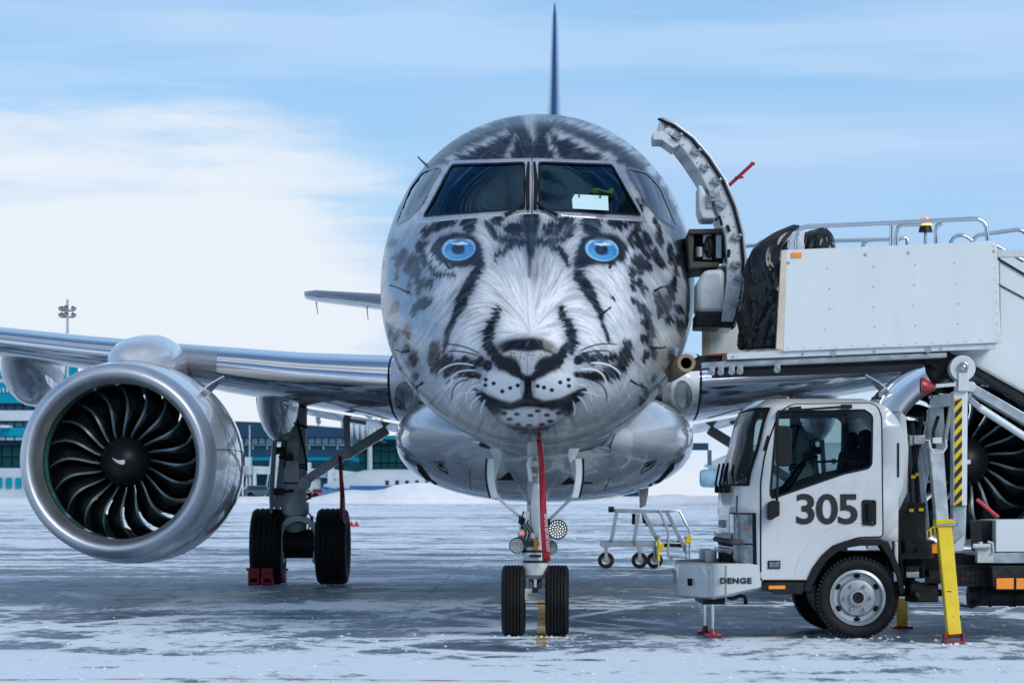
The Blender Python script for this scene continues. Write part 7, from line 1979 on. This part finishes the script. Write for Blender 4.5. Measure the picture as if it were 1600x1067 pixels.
# jet bridge
D4 = 235
jb = thing('jet_bridge', 'white passenger bridge in front of the blue glass terminal', 'jet bridge', loc=(0, 0, 0))
r0 = far(388, 741, D4); r1 = far(388, 727, D4)
part('rotunda', MB().cyl(r0, r1, .40, n=24), M['galv'], jb)
band(jb, 'rotunda_head', 377, 391, 714, 728, D4 - .4, 1.5, 'bwhite'); band(jb, 'rotunda_column', 395, 400, 728, 773, D4, .6, 'bwhite')
g_ = MB()
for px in (378, 384, 390): bbox(g_, px, px + 2.5, 741, 774, D4 + .2, .2)
part('bridge_leg', g_, M['gear'], jb)
part('tunnel', MB().prism([far(*p, D4) for p in ((400, 728), (470, 731), (520, 733), (600, 742), (700, 744), (700, 756), (600, 752), (520, 748), (470, 742), (400, 740))], (0, 3, 0)), M['bwhite'], jb)
g_ = MB()
for k in range(22): bbox(g_, 402 + k * 13.5, 402.8 + k * 13.5, 731 + k * .55, 740 + k * .55, D4 - .05, .1)
part('tunnel_rib', g_, M['gear'], jb)
band(jb, 'bridge_cab', 512, 520, 728, 760, D4 - 1, 2, 'bwhite'); band(jb, 'stair_tower', 476, 484, 722, 745, D4 - .6, 2, 'bwhite'); band(jb, 'wheel_frame', 470, 500, 748, 776, D4 + .4, 1.5, 'gear'); band(jb, 'dark_doorway', 402, 420, 742, 772, D4 + 2, 2, 'tealdark')
# floodlight masts
def mast(px, ptop, d, wpx, label, heads, base=None):
    zg = ground_z(d); x = (px - CX) * d / F; zt = CH + (HY - ptop) * d / F
    t = thing('floodlight_mast', label, 'light mast', loc=(x, d, zg), group='apron light masts')
    r = wpx * d / F / 2
    part('pole', MB().cyl((0, 0, 0), (0, 0, zt - zg), r * 1.25, r * .75, 12), M['galv'], t)
    for dx, dz in heads:
        xx, zz = dx * d / F, zt - zg - dz * d / F
        s = 8 * d / F
        hd = MB().box((xx, -.15, zz), (s * .9, s * .5, s * .7), Matrix.Rotation(R(25 if dx > 0 else -25), 3, 'Y')); ho = part('floodlight', hd, M['chassis'], t, bevel=.03)
        part('floodlight_face', MB().box((xx, -.15 - s * .27, zz - s * .1), (s * .7, .02, s * .45)), M['head'], ho)
    if heads:
        g_ = MB()
        for dz in sorted({h[1] for h in heads}): g_.bar((min(h[0] for h in heads) * d / F, 0, zt - zg - (dz + 4) * d / F), (max(h[0] for h in heads) * d / F, 0, zt - zg - (dz + 4) * d / F), .08, .08)
        part('crossarm', g_, M['galv'], t)
    if base: part('concrete_foot', MB().box((0, 0, .4), (12 * d / F, 12 * d / F, .8)), M['panel'], t, bevel=.04)
    return t
mast(105.5, 468, 215, 5, 'tall floodlight mast rising above the left wing beside the engine', ((-10, 14), (10, 14), (-10, 24), (10, 24), (-3, 13), (-3, 23)))
mast(497, 650, 262, 3, 'thin light mast before the roof of the glass terminal', ((0, 4), (1, 9)))
mast(390, 664, 240, 3, 'thin light mast beneath the flap fairing by the engine', ())
mast(578, 640, 225, 8, 'thick pale mast with a concrete foot and orange cones', ((-4, 8), (4, 8)), base=True)
# orange cones round the mast foot
for px, nm in ((565, 'left of'), (584, 'right of')):
    d = 222; t = thing('traffic_cone', 'orange cone standing %s the thick mast foot' % nm, 'cone', loc=((px - CX) * d / F, d, ground_z(d)), group='orange cones at the mast')
    part('cone_body', MB().lathe([(.26, 0), (.20, .03), (.04, .42), (.001, .43)], axis='z', n=16), material('orange_cone_plastic', (.75, .16, .01), .5) if nm[0] == 'l' else bpy.data.materials['orange_cone_plastic'], t)
# barrier pole at the foot of the terminal
d = 228; t = thing('barrier', 'red and white barrier pole lying before the passenger bridge', 'barrier', loc=((392 - CX) * d / F, d, ground_z(d)))
part('pole', MB().cyl((-2.6, 0, .75), (.6, 0, .95), .07), M['bwhite'], t); part('pole_tip', MB().cyl((.6, 0, .95), (1.2, 0, .99), .08), M['chock'], t); part('stay', MB().cyl((1.1, 0, .2), (1.6, 0, 3.4), .05), M['bwhite'], t); part('post', MB().box((-2.5, 0, .45), (.25, .25, .9)), M['gear'], t)
d = 232; t = thing('fence_frame', 'white pipe frame standing before the teal terminal', 'barrier', loc=((42 - CX) * d / F, d, ground_z(d)))
part('frame_pipe', MB().tube([(0, 0, .1), (.05, 0, 1.9), (.15, 0, .3), (2.5, 0, .25)], .06, 8), M['bwhite'], t)
# parked aircraft
def plane(label, d, x0, x1, ztop, r, belly, tail):
    t = thing('parked_airliner', label, 'aircraft', loc=(0, 0, 0)); zc = ztop - r
    xa, xb = (x0 - CX) * d / F, (x1 - CX) * d / F
    rows = []; n = 24
    for k in range(25):
        u = k / 24; s = min(1, math.sin(PI * min(u / .16, 1) / 2)) * (1 - .75 * max(0, (u - .68) / .32) ** 1.4); up = r * .45 * max(0, (u - .68) / .32)
        rows.append([(xa + (xb - xa) * u, d + r * max(s, .03) * math.cos(a), zc + up + r * max(s, .03) * math.sin(a)) for a in [2 * PI * q / n for q in range(n)]])
    m_ = MB(); m_.grid(rows, closeu=True)
    for i, f in enumerate(m_.f):
        if sum(m_.v[q][2] for q in f) / 4 < zc - r * .1: m_.m[i] = 1
    part('fuselage', m_, [M['bwhite'], belly], t)
    if tail:
        m_ = MB(); m_.prism([(xa + (xb - xa) * u, d - .15, z) for u, z in ((.62, ztop - .05), (.78, ztop + .4), (.9, ztop + 4), (1.0, ztop + 4), (.97, zc))], (0, .3, 0)); part('tail_fin', m_, M['bwhite'], t)
    wm_ = MB(); wm_.prism([(xa + (xb - xa) * u, d - y, zc - r * .5) for u, y in ((.40, 0), (.58, 9), (.62, 9), (.55, 0))], (0, 0, .3)); part('wing', wm_, M['gear'], t)
    em = MB(); em.lathe([(.5 * r, 0), (.58 * r, .3), (.55 * r, 1.8), (.35 * r, 2.4)], o=(xa + (xb - xa) * .38, d - 3.4, zc - r * .8), axis='x', n=24); part('engine', em, M['bwhite'], t)
    for u in (.14, .5): part('landing_gear', MB().cyl((xa + (xb - xa) * u, d, ground_z(d)), (xa + (xb - xa) * u, d, zc), .12).lathe([(.001, -.15), (.42, -.15), (.42, .15), (.001, .15)], o=(xa + (xb - xa) * u, d, ground_z(d) + .42), axis='y', n=16), M['chassis'], t)
    wn_ = MB(); wn_.box((0, 0, 0), (.25, .04, .34)); me = wn_.mesh('cabin_window', M['slate'])
    k = 0
    while xa + (xb - xa) * .2 + k * .7 < xa + (xb - xa) * .68 and k < 40:
        put('cabin_window', me, t, loc=(xa + (xb - xa) * .2 + k * .7, d - r * .985, zc + r * .18)); k += 1
    return t
M['bellyblue'] = material('blue_belly_paint', (.02, .12, .30), .3, 0, coat=.6, var=.1, scale=.3)
plane('white and blue airliner parked far behind the left main gear', 205, 505, 1010, 3.1, 1.15, M['bellyblue'], True)
plane('white airliner parked far off between the belly and the truck', 190, 1100, 1760, 4.7, 1.5, M['bwhite'], True)
t = bpy.data.objects['parked_airliner.001']
d = 180; e0 = far(1094, 747, d)
m_ = MB(); m_.lathe([(.45, 0), (.56, .2), (.58, .8), (.50, 1.5), (.3, 1.9)], o=e0, axis='x', n=24); part('engine', m_, M['paleglass'], t)
m_ = MB(); bbox(m_, 1070, 1107, 692, 703, d, .6); part('tail_boom', m_, M['slate'], t); m_ = MB(); bbox(m_, 1106, 1112, 703, 727, d, .4); part('pylon', m_, M['blueglass'], t)
# small vehicles and carts on the far apron
def cart(px, d, col, label, cat, w_=2.2, h_=1.1, group='vehicles far out on the apron'):
    t = thing('apron_vehicle', label, cat, loc=((px - CX) * d / F, d, ground_z(d)), group=group)
    m_ = MB(); m_.prism([(-w_ / 2, -.7, .35), (w_ / 2, -.7, .35), (w_ / 2, -.7, h_ * .62), (w_ * .32, -.7, h_ * .68), (w_ * .18, -.7, h_), (-w_ * .42, -.7, h_), (-w_ / 2, -.7, h_ * .65)], (0, 1.4, 0)); b = part('body', m_, material('vehicle_paint', col, .4, coat=.5), t, bevel=.06)
    m_ = MB(); m_.prism([(w_ * .30, -.71, h_ * .68), (w_ * .17, -.71, h_ * .94), (-w_ * .38, -.71, h_ * .94), (-w_ * .42, -.71, h_ * .68)], (0, .02, 0)); part('window', m_, M['slate'], b)
    for x in (-w_ * .32, w_ * .32):
        for y in (-.6, .6): part('wheel', MB().lathe([(.001, -.1), (.28, -.1), (.3, 0), (.28, .1), (.001, .1)], o=(x, y, .3), axis='y', n=18), M['rubber'], t)
cart(660, 200, (.55, .58, .22), 'yellow green utility vehicle crossing the far apron by the belly', 'utility vehicle', 1.9, 1.0)
cart(505, 215, (.45, .06, .06), 'red baggage tractor parked left of the thick mast', 'tractor', 1.7, .9)
cart(548, 224, (.10, .11, .13), 'dark grey tractor parked between the red tractor and the thick mast', 'tractor', 1.8, .9)
cart(408, 226, (.07, .09, .11), 'dark car parked beneath the passenger bridge', 'car', 2.4, 1.1)
cart(437, 222, (.05, .12, .20), 'dark blue baggage dolly standing by the passenger bridge leg', 'dolly', 2.0, .9)
cart(470, 219, (.30, .31, .32), 'grey belt loader behind the left main gear strut', 'belt loader', 2.6, 1.0)
cart(530, 210, (.06, .20, .36), 'blue service truck behind the red streamer of the left gear', 'service truck', 2.4, 1.3)
cart(618, 206, (.30, .10, .05), 'rust red tow tractor right of the thick mast foot', 'tow tractor', 1.6, .8)
cart(690, 214, (.09, .10, .12), 'dark tractor at the left edge of the belly fairing', 'tractor', 2.0, 1.0)
# ploughed snow along the far edge of the apron
sb = MB(); rows = []
xs = np.linspace(-90, 90, 260)
r_ = np.random.default_rng(4); hgt = np.convolve(r_.random(300), np.ones(3) / 3, 'same')[:260]; hg2 = np.convolve(r_.random(300), np.ones(25) / 25, 'same')[:260]
for dd, k in ((0, 0), (.8, .55), (1.8, 1), (3.2, .8), (5, 0)):
    rows.append([(float(x), 196 + dd + .8 * math.sin(x * .3), ground_z(196 + dd) - .06 + k * float(.15 + .55 * h + .5 * (h2 - .4) + (.35 if 30 < x else 0) + .9 * math.exp(-((x + 6) / 5) ** 2))) for x, h, h2 in zip(xs, hgt, hg2)])
sb.grid(rows); part('snow_bank', sb, material('ploughed_snow', (.78, .80, .83), .7, var=.08, scale=1, bump=.5, bscale=3), None, kind='stuff')
for k, (yy, x0, x1, hh) in enumerate(((140, 2, 60, .5), (120, 8, 70, .4), (165, -60, 0, .3), (160, 5, 70, .7))):
    sb = MB(); rows = []; n = 160; r_ = np.random.default_rng(40 + k); hgt = np.convolve(r_.random(n + 40), np.ones(9) / 9, 'same')[:n]
    for dd, q in ((0, 0), (.5, .6), (1.1, 1), (1.9, .7), (3, 0)):
        rows.append([(x0 + (x1 - x0) * i / (n - 1), yy + dd + .6 * math.sin(i * .08 + k), ground_z(yy + dd) - .05 + q * hh * max(0, float(hgt[i]) * 1.6 - .45) * math.sin(PI * i / (n - 1))) for i in range(n)])
    sb.grid(rows); part('snow_ridge', sb, bpy.data.materials['ploughed_snow'], None, kind='stuff')

# long terminal behind the camera: the photograph shows it only as the dark mirror image on nose, wing and belly
t4 = thing('terminal_building', 'long dark glass terminal facing the airliner, mirrored in its glossy nose paint', 'building', loc=(0, 0, 0))
def bx4(nm, x0, x1, z0, z1, y, dep, mt_): part(nm, MB().box(((x0 + x1) / 2, y - dep / 2, (z0 + z1) / 2), (x1 - x0, dep, z1 - z0)), M[mt_], t4)
for nm, z0, z1, y, mt_ in (('ground_floor', 0, 3.2, -30, 'slate'), ('floor_band', 3.2, 3.8, -29.6, 'bwhite'), ('glass_front', 3.8, 8.2, -30, 'tealdark'), ('floor_band', 8.2, 8.9, -29.5, 'bwhite'), ('roof_edge', 8.9, 10.0, -29, 'slate')):
    bx4(nm, -70, 34, z0, z1, y, 16, mt_)
cm_ = MB().box((0, 0, 0), (.35, .3, 6.4)).mesh('facade_column', M['bwhite'])
for k in range(26): put('facade_column', cm_, t4, loc=(-68 + k * 4, -29.7, 5.2))
